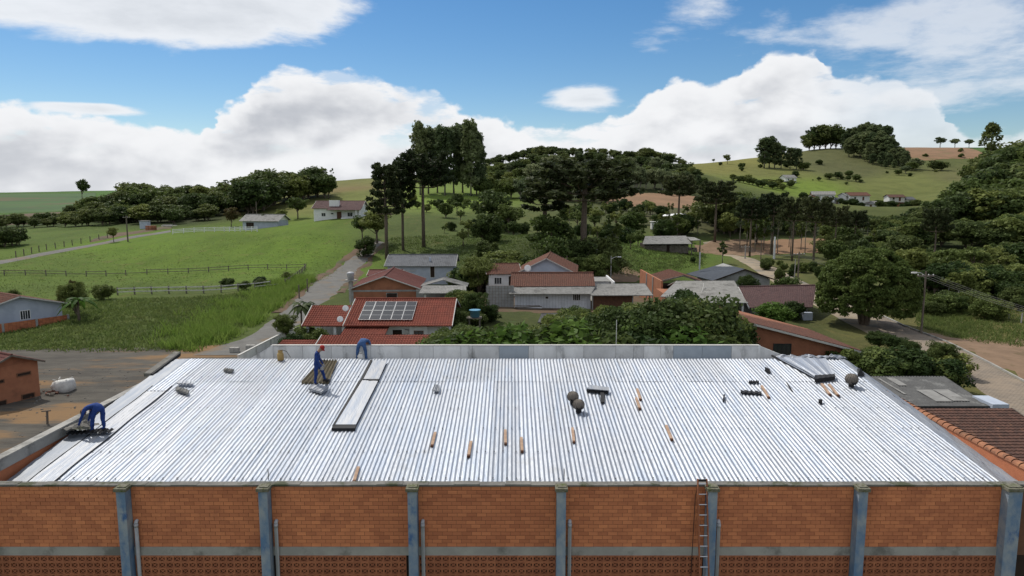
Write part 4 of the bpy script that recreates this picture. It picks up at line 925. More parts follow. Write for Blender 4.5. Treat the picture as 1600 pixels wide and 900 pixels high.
# --- central white building with old tiles over corrugated eave
o = Vector((5.2, 88, 0)); t = thing('white_building', 'long white board building with an old tiled roof and pale corrugated eave', 'building', o)
A, B = at(799, 427, 93)-o, at(927, 427, 93)-o; D, C = at(797, 448, 88.4)-o, at(930, 447, 88.4)-o; E, Fq_ = at(795, 459.5, 86)-o, at(923, 459.5, 86)-o
m = MB(); roofq(m, A, B, C, D, .27, .045, .42); rf = m.build('tiled_roof', M['tile_old'], t); MB().tube([A+Vector((0,0,.08)), B+Vector((0,0,.08))], .13, 8).build('ridge_cap', M['tile_old'], rf)
m = MB(); roofq(m, A+Vector((0,.01,0)), B+Vector((0,.01,0)), (C.x, 9.5, C.z-.3), (D.x, 9.5, D.z-.3), .27, .045, .42); m.build('rear_roof', M['tile_old'], t)
m = MB(); roofq(m, D-Vector((0,0,.06)), C-Vector((0,0,.06)), Fq_, E, .177, .03, 0, kind='corr'); m.build('eave_roof', M['fibre'], t)
wa, wb = at(804, 470, 86.9).x-o.x, at(923, 470, 86.9).x-o.x; zt_ = at(860, 460, 86.9).z+.05
wl = MB().bb(wa+.05, wb-.05, -1.05, 9, -.8, zt_).build('wall', M['greywall'], t)
n = 26
for i in range(n): MB().bb(wa+(wb-wa)*i/n+.012, wa+(wb-wa)*(i+1)/n-.012, -1.10-random.random()*.01, -1.05, .0, zt_-.02).build('board', M['timberwhite'], wl)
for px in (896.5, 899.5, 902.5, 905.5): opening(t, at(px, 464, 86.9).x-o.x, -1.11, at(900, 464.5, 86.9).z, .16, .72, 'f', 'window', 'white', 0, 'dark')
opening(t, at(854.5, 465, 86.9).x-o.x, -1.11, at(854, 465, 86.9).z, .36, .26, 'f', 'window', 'white', 0, 'dark')
A, B, C, D = at(932, 443.5, 90.5)-o, at(1008, 443, 90.5)-o, at(1021, 461.5, 85.5)-o, at(922, 462, 85.5)-o
m = MB(); roofq(m, A+Vector((.05,0,0)), B, C, D+Vector((.08,0,.02)), .177, .03, 0, kind='corr'); m.build('side_roof', M['fibre'], t)
m = MB(); x0_, x1_ = D.x+.4, C.x-2.4
sw = MB().bb(x0_, x1_, -1.6, -1.5, -.8, D.z-.05).build('side_wall', M['dark'], t)
for i in range(18): MB().bb(x0_+(x1_-x0_)*i/18+.01, x0_+(x1_-x0_)*(i+1)/18-.01, -1.64, -1.6, -.5, D.z-.12).build('board', M['brownwood'], sw)
for q in (x0_, x1_, C.x-.3): MB().bb(q-.07, q+.07, -1.75, -1.645, -.5, D.z-.06).build('post', M['greywall'], t)
# behind it
zb = .2; a = at(860, 425, 101)
house('house', 'pale blue gabled house with red tiles behind the old tiled roof', a.x, 106.5, -6, 7.9, 11, at(860,425,101).z-zb, at(852,404,101).z-at(852,425,101).z, 'y', .5, 'bluegrey', 'tile_old', .25, .035, .4, 'tile', None, (), zb)
p = thing('satellite_dish', 'white satellite dish on the left eave of the gabled house', 'satellite dish', at(824.5, 419.5, 100.2)); Rt = Matrix.Rotation(R(70), 3, 'X'); MB().lathe([(0, 0), (.25, .02), (.5, .09), (.5, .105), (.24, .04), (0, .02)], 16, (0, 0, 0), Rt).build('dish', M['white'], p, True); MB().tube([(0, .02, 0), (0, .3, -.9)], .03, 6).build('mast', M['alu'], p)
a = at(783, 428, 100)
t = house('house', 'small white porch house with a tiled eave half hidden by a dark tree', a.x, 104, 8, 4.4, 6, a.z-.2, 1.0, 'x', .4, 'whitewall', 'tile_old', .25, .035, .4, 'tile', None, ((-.9, -3, a.z-1.3, 1.0, .9, 'f', 'window', 'white', 2), (1.0, -3, a.z-1.6, .7, 1.9, 'f', 'door', 'white', 1, 'dark')), .2)
p = thing('flat_roof_annex', 'small flat grey roofed annex with a white side wall right of the old tiles', 'annex', (at(938, 430, 97).x, 97, 0)); zq = at(938, 436, 97).z; MB().bb(-1.2, 1.0, -2.5, 2.5, -.5, zq-.1).build('wall', M['whitewall'], p); MB().bb(-1.3, 1.1, -2.6, 2.6, zq-.098, zq).build('roof', M['fibre'], p); MB().bb(1.12, 1.3, -5, 2.6, -.5, zq+.25).build('white_side_wall', M['white'], p)
# block yard wall, dark low shed, water tank, debris
a, b = at(760, 468, 87), at(803, 468, 87); zq = at(780, 446, 87).z
p = thing('yard_wall', 'grey concrete block yard wall left of the white board building', 'wall', ((a.x+b.x)/2, 87, 0)); 
wl = MB().bb(-(b.x-a.x)/2+.01, (b.x-a.x)/2-.01, -.06, .08, -.5, zq-.02).build('core', M['mortar'], p)
nx_, nz_ = 9, 10
for r in range(nz_):
    for k in range(nx_): w_ = (b.x-a.x)/nx_; MB().bb(-(b.x-a.x)/2+w_*k+.012, -(b.x-a.x)/2+w_*(k+1)-.012, -.09-random.random()*.012, -.06, zq*r/nz_+.01, zq*(r+1)/nz_-.012).build('block', M['greywall'], p)
o = Vector((4.5, 78, 0)); p = thing('low_shed', 'low shed with dark mossy corrugated sheets among the shrubs', 'shed', o)
A, B, C, D = at(846, 489.5, 79)-o, at(886, 489, 79)-o, at(892, 503, 75.5)-o, at(840, 504, 75.5)-o
m = MB(); roofq(m, A, B, C, D, .177, .035, 0, kind='corr'); m.build('roof', M['fibre_d'], p); MB().bb(D.x+.3, C.x-.3, -2.2, 1.0, -.4, D.z-.1).build('wall', M['wood'], p)
o = atz(742, 490, 2.9); p = thing('water_tank', 'open blue plastic water tank on a stand among dark shrubs', 'water tank', o)
MB().lathe([(.0,-.35),(.47,-.35),(.52,.32),(.57,.33),(.57,.40),(.50,.40),(.46,-.25),(.0,-.27)], 20).build('tub', M['tank'], p, True); MB().lathe([(.0,.28),(.55,.405),(.585,.40),(.585,.36)], 20).build('lid', M['tank'], p, True); MB().bb(-.85, .7, -.6, .6, -.47, -.36).build('platform', M['wood'], p)
for sx in (-.55, .5):
    for sy in (-.45, .45): MB().bb(sx-.06, sx+.06, sy-.06, sy+.06, -3.4, -.47).build('leg', M['wood'], p)
o = atz(826, 483, .9); p = thing('timber_pile', 'pile of pale boards and blocks against the white board wall', 'pile', o)
for i in range(12): MB().beam((-1.9+random.random()*.5, random.uniform(-.5, .5), -.7+i*.1), (1.2+random.random()*2.2, random.uniform(-.5, .5), -.7+i*.1), .22, .06).build('board', M['wood' if i % 3 else 'timberwhite'], p)
# --- right hand group
o = Vector((20, 100, 0)); t = thing('brick_house', 'half open brick house with a red tiled gable left of the slate roof', 'house', o)
A, B, C, D = at(1013,430,101), at(1045,420.5,104), at(1068,429.5,97), at(1034,441,94)
A, B, C, D = [q-o for q in (A, B, C, D)]
m = MB(); roofq(m, B, A, D, C, .25, .035, .4); rf = m.build('roof', M['tile_old'], t)
E = C+Vector((3.2, -.5, -1.1)); m = MB(); roofq(m, B, C, E, B+Vector((4, 1, -1.3)), .25, .035, .4); m.build('rear_roof', M['tile_old'], t)
a1, a2 = at(1000, 421, 103)-o, at(1033, 439, 92)-o
m = MB(); nrm_ = Vector((.25, 0, 0))
W1 = [a1, a2, Vector((a2.x, a2.y, -.8)), Vector((a1.x, a1.y, -.8))]; m.poly(W1); m.poly([q+nrm_ for q in W1][::-1])
for i in range(4): m.quad(W1[i], W1[i]+nrm_, W1[(i+1) % 4]+nrm_, W1[(i+1) % 4])
m.build('side_wall', M['block'], t)
m = MB(); W2 = [a2+Vector((.26, .1, -.3)), C+Vector((3, -.6, -1.0)), Vector((C.x+3, C.y-.6, -.8)), Vector((a2.x+.26, a2.y+.1, -.8))]; m.poly(W2[::-1]); m.poly(W2); m.build('front_wall', M['dark'], t)
MB().beam(a2+Vector((.2, -.05, .05)), C+Vector((0, -.1, -.12)), .1, .18).build('bargeboard', M['wood'], t); MB().beam(C+Vector((0, -.1, -.12)), E+Vector((0, -.1, -.12)), .1, .18).build('bargeboard', M['wood'], t)
for s in (.35, .65): q = a1.lerp(a2, s); MB().bb(q.x-.09, q.x+.02, q.y-.14, q.y+.14, -.5, q.z-.02).build('corner_column', M['greywall'], t)
o = Vector((30, 104, 0))
A, B, C, D = [q-o for q in (at(1076,428,112), at(1129,412.5,112), at(1163.6,421,103), at(1118,437.5,103))]
t = thing('house', 'grey gabled house under a large slate blue roof', 'house', o)
ridge0, ridge1 = at(1164, 420.5, 103)-o, at(1129, 412, 113.5)-o; eL0, eL1 = at(1114, 438.5, 103)-o, at(1072, 428, 113.5)-o; eR0 = at(1217, 438.5, 103)-o; eR1 = eR0+(ridge1-ridge0)
m = MB(); roofq(m, ridge1, ridge0, eL0, eL1, .3, .012, 0, kind='corr'); roofq(m, ridge0+Vector((.001,0,0)), ridge1+Vector((.001,0,0)), eR1, eR0, .3, .012, 0, kind='corr'); rf = m.build('roof', M['slate'], t)
b = MB(); b.beam(eL0+Vector((0,-.03,-.05)), ridge0+Vector((0,-.03,-.05)), .05, .16); b.beam(ridge0+Vector((0,-.03,-.05)), eR0+Vector((0,-.03,-.05)), .05, .16); b.build('bargeboard', M['dark'], rf)
gl, gr = eL0.x+.5, eR0.x-1.2; yb = eL0.y+.35; dx = (ridge1-ridge0)
m = MB(); zl = eL0.z-.05; f0 = [Vector((gl, yb, -.8)), Vector((gr, yb, -.8)), Vector((gr, yb, zl+.25)), Vector((ridge0.x, yb, ridge0.z-.12)), Vector((gl, yb, zl+.1))]; off = Vector((dx.x, dx.y-.6, 0)); f1 = [q+off for q in f0]
m.poly(f0); m.poly(f1[::-1])
for i in range(5): m.quad(f0[i], f1[i], f1[(i+1) % 5], f0[(i+1) % 5])
m.build('wall', M['greywall'], t)
MB().bb(-.1, .1, 8, 8.2, 3, 5.8).build('flue_pipe', M['alu'], t)
# grey corrugated hip roof
o = Vector((25, 84, 0)); t = thing('shed', 'open shed with a wide grey corrugated roof sloping to the left end', 'shed', o)
T0, T1, B1, B0, HL = [q-o for q in (at(1057,439,88.5), at(1147,438.5,88.5), at(1167,472.5,80.5), at(1092,472,80.5), at(1032,463,83.5))]
m = MB(); roofq(m, T0, T1, B1, B0, .177, .035, 0, kind='corr'); rf = m.build('roof', M['fibre'], t); m = MB(); m.poly([T0+Vector((0,0,.03)), HL, B0+Vector((0,0,.03))]); m.poly([T0-Vector((0,0,.05)), B0-Vector((0,0,.05)), HL-Vector((0,0,.08))]); m.build('hip_roof', M['fibre'], t)
m = MB(); roofq(m, T1+Vector((0,.01,0)), T0+Vector((0,.01,0)), T0+Vector((-.5,6.5,-1.8)), T1+Vector((.5,6.5,-1.8)), .177, .035, 0, kind='corr'); m.build('rear_roof', M['fibre'], t)
MB().bb(HL.x+1.2, B0.x, 1.0, 8, -.8, HL.z-.2).build('wall', M['block'], t); MB().bb(B0.x-2, B1.x-.5, 4.5, 4.7, -.8, T0.z-1.5).build('rear_wall', M['dark'], t)
for px in (B0.x+1.0, B1.x-2.6, B1.x-.35): MB().bb(px-.09, px+.09, B0.y+.3, B0.y+.48, -.8, B0.z-.02).build('post', M['whitewall'], t)
MB().tube([B0+Vector((-.2,-.05,-.02)), B1+Vector((.1,-.05,-.02))], .07, 8).build('gutter', M['trim'], rf)
q = T0.lerp(B1, .42)+Vector((0,0,.1))
p = thing('branch', 'bare fallen branch lying on the grey corrugated shed roof', 'branch', o+q); m = MB(); m.tube([(-1.3,-1.1,-.35),(-.2,-1.0,-.3),(1.2,-.9,-.28)], .05, 5); m.tube([(-.6,-1.0,-.3),(-.1,.2,.25),(.1,.9,.55)], .035, 5); m.tube([(-.2,-.2,.1),(.5,-.2,.2)], .03, 5); m.build('limb', M['trim'], p)
# purple brown tiled building
o = Vector((31, 82, 0)); t = thing('long_building', 'grey building under a wide purple brown tiled roof beside the big round tree', 'building', o)
A, B, C, D = [q-o for q in (at(1154,448.5,88), at(1275,446,88), at(1270,480,81), at(1171,481,81))]
m = MB(); roofq(m, A, B, C, D, .25, .022, .36); rf = m.build('roof', M['tile_purple'], t); m = MB(); roofq(m, B+Vector((0,.01,0)), A+Vector((0,.01,0)), A+Vector((-.8,7,-2.2)), B+Vector((.3,7,-2.2)), .25, .022, .36); m.build('rear_roof', M['tile_purple'], t)
MB().tube([A+Vector((0,0,.05)), B+Vector((0,0,.05))], .1, 8).build('ridge_cap', M['tile_purple'], rf); MB().beam(A+Vector((-.04,0,-.05)), D+Vector((-.04,0,-.05)), .06, .18).build('bargeboard', M['white'], rf)
MB().bb(D.x+.8, C.x-.3, D.y+.7, 12, -.8, D.z+.05).build('wall', M['greywall'], t)
opening(t, C.x-2.6, D.y+.7, 1.3, 1.3, 1.1, 'f', 'window', 'white', 1); opening(t, D.x+3.4, D.y+.7, 1.3, 1.1, 1.0, 'f', 'window', 'white', 1)
MB().bb(C.x-1.4, C.x-.3, D.y-.8, D.y-.2, -.5, 1.4).build('white_cabinet', M['bluegrey'], t)
# monopitch brick building close behind the warehouse
o = Vector((23.5, 56, 0)); t = thing('brick_building', 'orange brick building with a single red tiled slope close behind the warehouse corner', 'building', o)
P1, P2 = at(1179.5,505,56)-o, at(1122,478.5,65.2)-o; P3 = at(1336,546,56)-o; P4 = P2+(P3-P1)
m = MB(); ov = Vector((-.25, 0, 0)); roofq(m, P2+Vector((-.2,.2,.05)), P1+Vector((-.25,-.35,.06)), P3+Vector((.3,-.35,-.02)), P4+Vector((.3,.2,-.02)), .25, .03, .38); rf = m.build('roof', M['tile_old'], t)
MB().beam(P1+Vector((-.2,-.37,-.05)), P3+Vector((.3,-.37,-.13)), .08, .16).build('bargeboard', M['trim'], rf)
m = MB(); f0 = [Vector((P1.x, 0, -.8)), Vector((P3.x-.2, 0, -.8)), Vector((P3.x-.2, 0, P3.z)), Vector((P1.x, 0, P1.z-.06))]; f1 = [Vector((q.x, 9, q.z)) for q in f0]; m.poly(f0); m.poly(f1[::-1])
for i in range(4): m.quad(f0[i], f1[i], f1[(i+1) % 4], f0[(i+1) % 4])
m.build('wall', M['block'], t)
MB().bb(P1.x-.02, P1.x-.001, .0, 9, 2.3, 2.5).build('ring_beam', M['greywall'], t); MB().bb(P1.x-.024, P1.x-.001, 4.4, 4.65, -.5, P1.z-.1).build('wall_column', M['greywall'], t)
for i in range(1, 9): MB().bb(P1.x+.002, P3.x-1.6, -.012, -.001, i*.5-.02, i*.5-.002).build('joint_line', M['mortar'], t) if i*.5 < 2.2 else None
q = at(1222, 546, 56)-o; opening(t, q.x, 0, q.z, 1.35, .85, 'f', 'window', 'black', 3, 'glass')
# right edge: dark sheet roof and brown tiled roof
o = Vector((22, 39.5, 0)); t = thing('sheet_roof_shed', 'shed with a dark grey sheet roof and a few white sheets right of the warehouse', 'shed', o)
m = MB(); zA, zB = 3.75, 3.55; roofq(m, (-4, 3.2, zA), (4.9, 3.2, zA), (4.0, -2.4, zB), (-4, -2.4, zB), .177, .025, 0, kind='corr'); rf = m.build('roof', M['fibre_d'], t)
def patch(x0, x1, y0, y1): z = lambda y: zB+(zA-zB)*(y+2.4)/5.6+.045; m = MB(); m.quad((x0, y0, z(y0)), (x1, y0, z(y0)), (x1+.05, y1, z(y1)), (x0+.05, y1, z(y1))); m.build('white_sheet', M['fibre'], rf)
patch(-.9, -.2, -2.1, .1); patch(1.5, 2.4, -1.7, .4); patch(2.5, 3.4, -1.6, .45); patch(.4, .55, -.4, 2.6); patch(1.0, 1.5, 1.2, 2.8)
MB().bb(-3.9, 3.7, -2.2, 3.1, -.3, 3.3).build('wall', M['greywall'], t); MB().bb(4.0, 4.9, -2.6, -.9, 2.9, 3.72).build('white_fascia', M['bluegrey'], t)
o = Vector((21.5, 33, 0)); t = thing('tiled_house', 'brown tiled roof house close against the right side of the warehouse', 'house', o)
m = MB(); roofq(m, (-4.6, 2.6, 3.9), (4.6, 2.6, 3.9), (4.9, -3.0, 2.75), (-4.6, -3.0, 2.75), .22, .018, .27, .035); rf = m.build('roof', M['tile_brown'], t); MB().bb(-4.4, 4.2, -2.3, 2.5, -.3, 2.75).build('wall', M['greywall'], t)
MB().beam((4.62, 2.6, 3.86), (4.92, -3.0, 2.71), .06, .16).build('bargeboard', M['wood'], rf)
opening(t, .9, -2.3, 1.7, .8, 1.2, 'f', 'window', 'bluegrey', 2); opening(t, 2.6, -2.3, 1.7, .8, 1.2, 'f', 'window', 'bluegrey', 2)
# --- left group
zb = 0.0; c = at(30, 480, 78)
t = house('house', 'pale blue gabled house with a red tiled roof at the left edge', -61.3, 81.7, 58, 9.0, 14, 2.35, 1.25, 'y', .55, 'bluegrey', 'tile_old', .25, .05, .4, 'tile', None, ((.6, -7, 1.45, .95, .95, 'f', 'window', 'white', 3),), .0)
a, b = Vector((-55.3+1.1-4.8, 77.3-7.6, 1)), Vector((-54.2+.53*4.4, 77.3+.85*4.4, 1))
p = thing('brick_wall', 'low rough brick boundary wall in front of the pale blue house', 'wall', ((a.x+b.x)/2, (a.y+b.y)/2, 0)); d = Vector((b.x-a.x, b.y-a.y, 0)); ln = d.length; p.rotation_euler = (0, 0, math.atan2(d.y, d.x))
wl = MB().bb(-ln/2, ln/2, -.07, .07, -.5, 1.0).build('core', M['mortar'], p); m = MB()
for r in range(6):
    k = 0; x = -ln/2
    while x < ln/2-.1:
        e = min(x+.38, ln/2); m.bb(x+.012, e-.012, -.085-random.random()*.01, -.07, r*.17+.01, r*.17+.155); x = e
stuff(m.build('bricks', M['brick'], p))
for i in range(5): x = -ln/2+ln*i/4; MB().bb(x-.12, x+.12, -.11, .11, -.4, 1.06).build('pillar', M['greywall'], p)
pz = .2; t = house('brick_store', 'roofed orange brick store with slit openings at the left edge of the yard', -39.2, 51.1, 62, 3.7, 7, 2.75, .75, 'y', .35, 'block', 'tile_dred', .24, .03, .38, 'tile', None, ((-.95, -3.5, 1.75, .85, .16, 'f', 'window', 'mortar', 0, 'dark'), (.85, -3.5, 1.95, .85, .16, 'f', 'window', 'mortar', 0, 'dark'), (-.9, -3.5, .15, .8, .35, 'f', 'window', 'mortar', 0, 'dark'), (1.0, -3.5, .25, .8, .3, 'f', 'window', 'mortar', 0, 'dark')), 0.0, trim='wood')
# hill house, barn, old shed, site hut, village
zb = ground(527, 343).z; Yh = 203
t = house('house', 'white hilltop house with a brown roof and a broad white chimney block', at(527,343,Yh).x, Yh+5, 0, 13.4, 10, at(527,325,Yh).z-zb, 1.9, 'x', .5, 'white', 'tile_purple', .25, .03, .4, 'tile', None, ((-3.9, -5, 1.3, 1.1, .9, 'f', 'window', 'white', 1), (-1.4, -5, 1.6, .7, .35, 'f', 'window', 'white', 0), (.6, -5, 1.1, 1.2, 2.0, 'f', 'door', 'brownwood', 0, 'brownwood'), (3.7, -5, 1.35, 1.4, 1.1, 'f', 'window', 'white', 1)), zb)
MB().bb(-2.4, .4, -4.2, -2.9, 2.5, at(520,313,Yh).z-zb).build('chimney', M['white'], t); MB().bb(1.6, 6.0, -7.2, -7.0, -.5, .5).build('porch_wall', M['white'], t)
m = MB(); roofq(m, (-2.4, -2.6, at(527,320,Yh).z-zb), (7.2, -2.6, at(527,320,Yh).z-zb), (7.2, -7.4, at(527,328,Yh).z-zb), (-2.4, -7.4, at(527,328,Yh).z-zb), .3, .03, .4); m.build('porch_roof', M['tile_purple'], t)
for px in (5.9, 7.0): MB().bb(px-.12, px+.12, -7.2, -6.95, -.5, at(527,328,Yh).z-zb).build('column', M['white'], t)
p = ground(408, 357); house('barn', 'grey board barn with a pale rusty roof behind the white fence', p.x, p.y+4, -8, 10.5, 7, 2.5, 1.5, 'x', .7, 'bluegrey', 'fibre', .4, .03, 0, 'corr', 'white', ((-3, -3.5, 1.1, 2.2, 1.4, 'f', 'door', 'wood', 2, 'dark'),), p.z-.2, 'barn')
p = ground(1040, 394); Ys = p.y; zb = p.z; o = Vector((p.x, Ys, zb)); t = thing('board_shed', 'old weathered board shed with a sagging grey roof', 'shed', o)
A, B, C, D = [at(*q)-o for q in ((1008,369,Ys+6),(1072,368.5,Ys+6),(1081,381,Ys-.6),(1004,381.5,Ys-.6))]
m = MB(); roofq(m, A, B, C, D, .3, .04, .8, .03); m.build('roof', M['fibre'], t)
hw_ = D.z-.1; w0, w1 = D.x+.6, C.x-.5; MB().bb(w0, w1, .2, 6, -.8, hw_).build('wall', M['dark'], t)
n = 30
for i in range(n):
    if i in (15, 16): continue
    MB().bb(w0+(w1-w0)*i/n+.02, w0+(w1-w0)*(i+1)/n-.02, .08+random.random()*.05, .2, -.3+random.random()*.2, hw_-.05-random.random()*.25).build('board', M['wood'], t)
A, B, C, D = [at(*q)-o for q in ((1073,370,Ys+4),(1085,371,Ys+4),(1095,375,Ys),(1079,376,Ys))]; m = MB(); roofq(m, A, B, C, D, .3, .03, 0, kind='corr'); m.build('lean_to_roof', M['fibre'], t)
for px in (1081, 1094): q = at(px, 380, Ys+.3)-o; MB().bb(q.x-.1, q.x+.1, q.y-.1, q.y+.1, -.6, D.z).build('post', M['wood'], t)
for i in range(8): MB().box((C.x-random.uniform(.5, 3), .5+random.random(), .2+random.random()*.7), (random.uniform(.4, 1), .5, .4), Matrix.Rotation(random.random(), 3, 'Z')).build('scrap_box', M['wood'], t)
p = ground(1048, 347); t = thing('open_shelter', 'small white roofed open shelter among the trees above the board shed', 'shelter', p); zt2 = at(1048, 337.5, p.y).z-p.z; m = MB(); roofq(m, (-3.5, 2, zt2+.3), (4.5, 2, zt2+.9), (5, -2, zt2+.5), (-4, -2, zt2-.1), .4, .03, 0, kind='corr'); m.build('roof', M['white'], t)
for sx in (-3, 0, 3.5): MB().bb(sx-.12, sx+.12, -1.6, -1.4, -.5, zt2+.1).build('post', M['pole'], t)
p = ground(1024, 358); t = thing('site_hut', 'tiny white hut left of the open shelter', 'hut', p); MB().bb(-1.3, 1.3, -1, 1, -.4, 2.1).build('wall', M['white'], t); MB().bb(-1.5, 1.5, -1.2, 1.2, 2.1, 2.25).build('roof', M['white'], t)
p = ground(236, 360); t = thing('brick_stack', 'stack of orange bricks at the end of the farm track', 'brick stack', p)
for i in range(3):
    for k in range(2): MB().bb(-1.4+i*1.0, -.5+i*1.0, -.5, .5, .02+k*.8-.1*i*k, .75+k*.65).build('brick_pack', M['block'], t)
p = ground(227, 357); t = thing('site_hut', 'small pale hut beside the brick stack at the farm track', 'hut', p); MB().bb(-1.2, 1.2, -1, 1, -.3, 2.3).build('wall', M['bluegrey'], t); MB().bb(-1.4, 1.4, -1.2, 1.2, 2.3, 2.45).build('roof', M['fibre'], t)
p = ground(262, 355); t = thing('timber_pile', 'pale heap of boards right of the brick stack on the hill', 'pile', p)
for i in range(6): MB().beam((-2+random.random(), random.uniform(-.6, .6), .1+i*.13), (1+random.random()*2, random.uniform(-.6, .6), .1+i*.13), .3, .1).build('board', M['trim'], t)
for px, py, w, d, hh, rise, rot, wall, roof, lab in ((1231,283.5,12,8,3.2,2.0,20,'white','fibre','little white house alone on the green hillside'),(1285,311,15,9,3.4,1.8,-15,'white','fibre','leftmost pale roofed house of the hillside village'),(1275,316,9,7,3,1.4,10,'whitewall','tile_old','small orange house just below the pale roofed village house'),
 (1337,312,16,9,3.2,1.8,10,'white','tile_old','orange roofed village house in the middle of the hillside'),(1320,312,7,6,3.2,1.4,30,'white','fibre','tiny white village house left of the orange roofed one'),(1352,330,13,8,3,1.6,-10,'whitewall','fibre','grey roofed village house below the orange roof'),(1397,313,11,8,2.6,1.4,0,'whitewall','tile_brown','brown roofed village house topmost on the right'),
 (1408,323,13,8,2.8,1.6,5,'block','tile_old','red roofed brick village house on the right'),(1414,322,6,6,4,1.4,0,'white','fibre','narrow white village house beside the red roofed brick one'),(1416,340,7,6,4,1.4,15,'white','fibre_g','white gabled village house lowest on the right'),(1402,338,9,7,3,1.2,-5,'whitewall','fibre','pale roofed village house left of the lowest white one'),(1300,318,9,6,2.8,1.3,25,'greywall','fibre_g','grey village house between the two pale roofed ones'),(1345,322,8,6,3,1.3,0,'whitewall','tile_dred','dark roofed village house under the orange one')):
    p = at(px, py, 440 if px > 1260 else 545); zz = H(p.x, p.y)
    zz = max(zz, p.z-.5)
    house('village_house', lab, p.x, p.y, rot, w*.85, d*.85, hh, rise, 'x', .6, wall, roof, 1.0, .05, 0, 'corr', None, ((-w*.2, -d*.425, 1.6, 1.2, 1.2, 'f', 'window', 'trim', 0), (w*.15, -d*.425, 1.2, 1.1, 2.2, 'f', 'door', 'brownwood', 0, 'brownwood')), zz, group='houses of the hillside village', detail=False)
# white yard wall beside the solar house
pts = [atz(466, 511, 1.2), atz(441, 520, 1.2), atz(401, 541, 1.15), atz(372, 556, 1.15)]
o = pts[1].copy(); o.z = 0; p = thing('yard_wall', 'white rendered yard wall along the gravel road by the tiled sheds', 'wall', o)
for i in range(3):
    a, b = pts[i]-o, pts[i+1]-o; n = max(1, int((b-a).length/2.2))
    for k in range(n):
        q0, q1 = a.lerp(b, k/n), a.lerp(b, (k+1)/n); f = Vector(((q1-q0).x*.012, (q1-q0).y*.012, 0)); MB().beam((q0.x+f.x, q0.y+f.y, .35), (q1.x-f.x, q1.y-f.y, .35), .15, 1.6).build('wall_panel', M['panelwhite'], p)
        MB().beam((q0.x, q0.y, 1.19), (q1.x, q1.y, 1.19), .21, .06).build('coping', M['trim'], p)
# ------------------------------------------------------------------ trees and plants
def leaves(clumps, leaf, n_per, rg, up=.35, asp=1.5, shell=.35, flat=1.0):
    """leaf faces spread through a set of clumps (x,y,z,r,rz)"""
    C = np.array(clumps, float); k = np.repeat(np.arange(len(C)), n_per); n = len(k)
    d = rg.normal(size=(n, 3)); d /= np.linalg.norm(d, axis=1, keepdims=True)
    rad = (shell+(1-shell)*rg.random(n))**.6
    off = d*rad[:, None]*np.stack([C[k, 3], C[k, 3], C[k, 4]], 1)
    c = C[k, :3]+off
    nr = d*.9+rg.normal(size=(n, 3))*.75+np.array([0, 0, up]); nr /= np.linalg.norm(nr, axis=1, keepdims=True)
    t = np.cross(nr, rg.normal(size=(n, 3))); t /= np.linalg.norm(t, axis=1, keepdims=True); b = np.cross(nr, t)
    s = leaf*(.55+.9*rg.random(n))[:, None]; t = t*s*asp*.5; b = b*s*.5
    V = np.stack([c-t, c-b*.9+t*.1, c+t, c+b*.9-t*.1], 1).reshape(-1, 3)
    return V, np.arange(4*n).reshape(-1, 4)
def limbs(m, base, tips, r0, rg, n=5, droop=.0):
    for tp in tips:
        b = Vector(base(tp)); tp = Vector(tp); mid = b.lerp(tp, .5)+Vector((rg.normal()*.15, rg.normal()*.15, droop)); m.tube([b, mid, tp], [r0, r0*.65, r0*.25], n, False)
PROTO = {}
def proto_broad(i, mat, H0=10.0, Rr=3.8, low=.30, leaf=.42, nc=46, per=62, asym=.18, bark='bark', crownr=.30):
    rg = np.random.default_rng(100+i*7+len(mat)); cl = []
    zc = H0*(low+1)/2; hz = H0*(1-low)/2
    lob = rg.normal(size=(5, 2))*Rr*asym
    for k in range(nc):
        d = rg.normal(size=3); d /= np.linalg.norm(d); d[2] = d[2]*.9+.12; rr = .55+.42*rg.random()
        l = lob[k % 5]
        r = Rr*crownr*(.65+.7*rg.random())
        cl.append((d[0]*Rr*rr*.82+l[0], d[1]*Rr*rr*.82+l[1], zc+d[2]*hz*rr*.85, r, r*.72))
    cl.append((0, 0, zc, Rr*.45, hz*.45))
    V, Fq = leaves(cl, leaf, per, rg); crown = npmesh('crown', V, Fq, L[mat])
    m = MB(); m.tube([(0, 0, -.6), (.05, .02, H0*low*.6), (-.05, .05, H0*low*1.25), (0, 0, zc)], [H0*.032, H0*.024, H0*.019, H0*.010], 8)
    limbs(m, lambda tp: (0, 0, H0*low*(.8+.5*rg.random())), [c[:3] for c in cl[:9]], H0*.011, rg)
    return crown, m.mesh('trunk', M[bark], True), H0
def proto_euc(i, mat='euc', H0=20.0, Rr=3.6, low=.20, nc=64, per=60, leaf=.52):
    rg = np.random.default_rng(300+i); cl = []
    for k in range(nc):
        t = rg.random()**.8; z = H0*(low+(1-low)*t); w = Rr*(.45+.75*math.sin(PI*min(1, t*.85+.12)))*(.35+.65*rg.random()); a = rg.random()*2*PI
        r = Rr*(.22+.20*rg.random()); cl.append((math.cos(a)*w*.75, math.sin(a)*w*.75, z-r*.3, r, r*1.15))
    V, Fq = leaves(cl, leaf, per, rg, .0, 1.9); crown = npmesh('crown', V, Fq, L[mat])
    m = MB(); m.tube([(0, 0, -.6), (.1, 0, H0*.3), (-.1, .1, H0*.65), (0, 0, H0*.95)], [H0*.017, H0*.013, H0*.009, H0*.003], 7)
    limbs(m, lambda tp: (0, 0, max(H0*low*.7, tp[2]-3.2)), [c[:3] for c in cl[:16]], H0*.005, rg, 4)
    return crown, m.mesh('trunk', M['barkpale'], True), H0
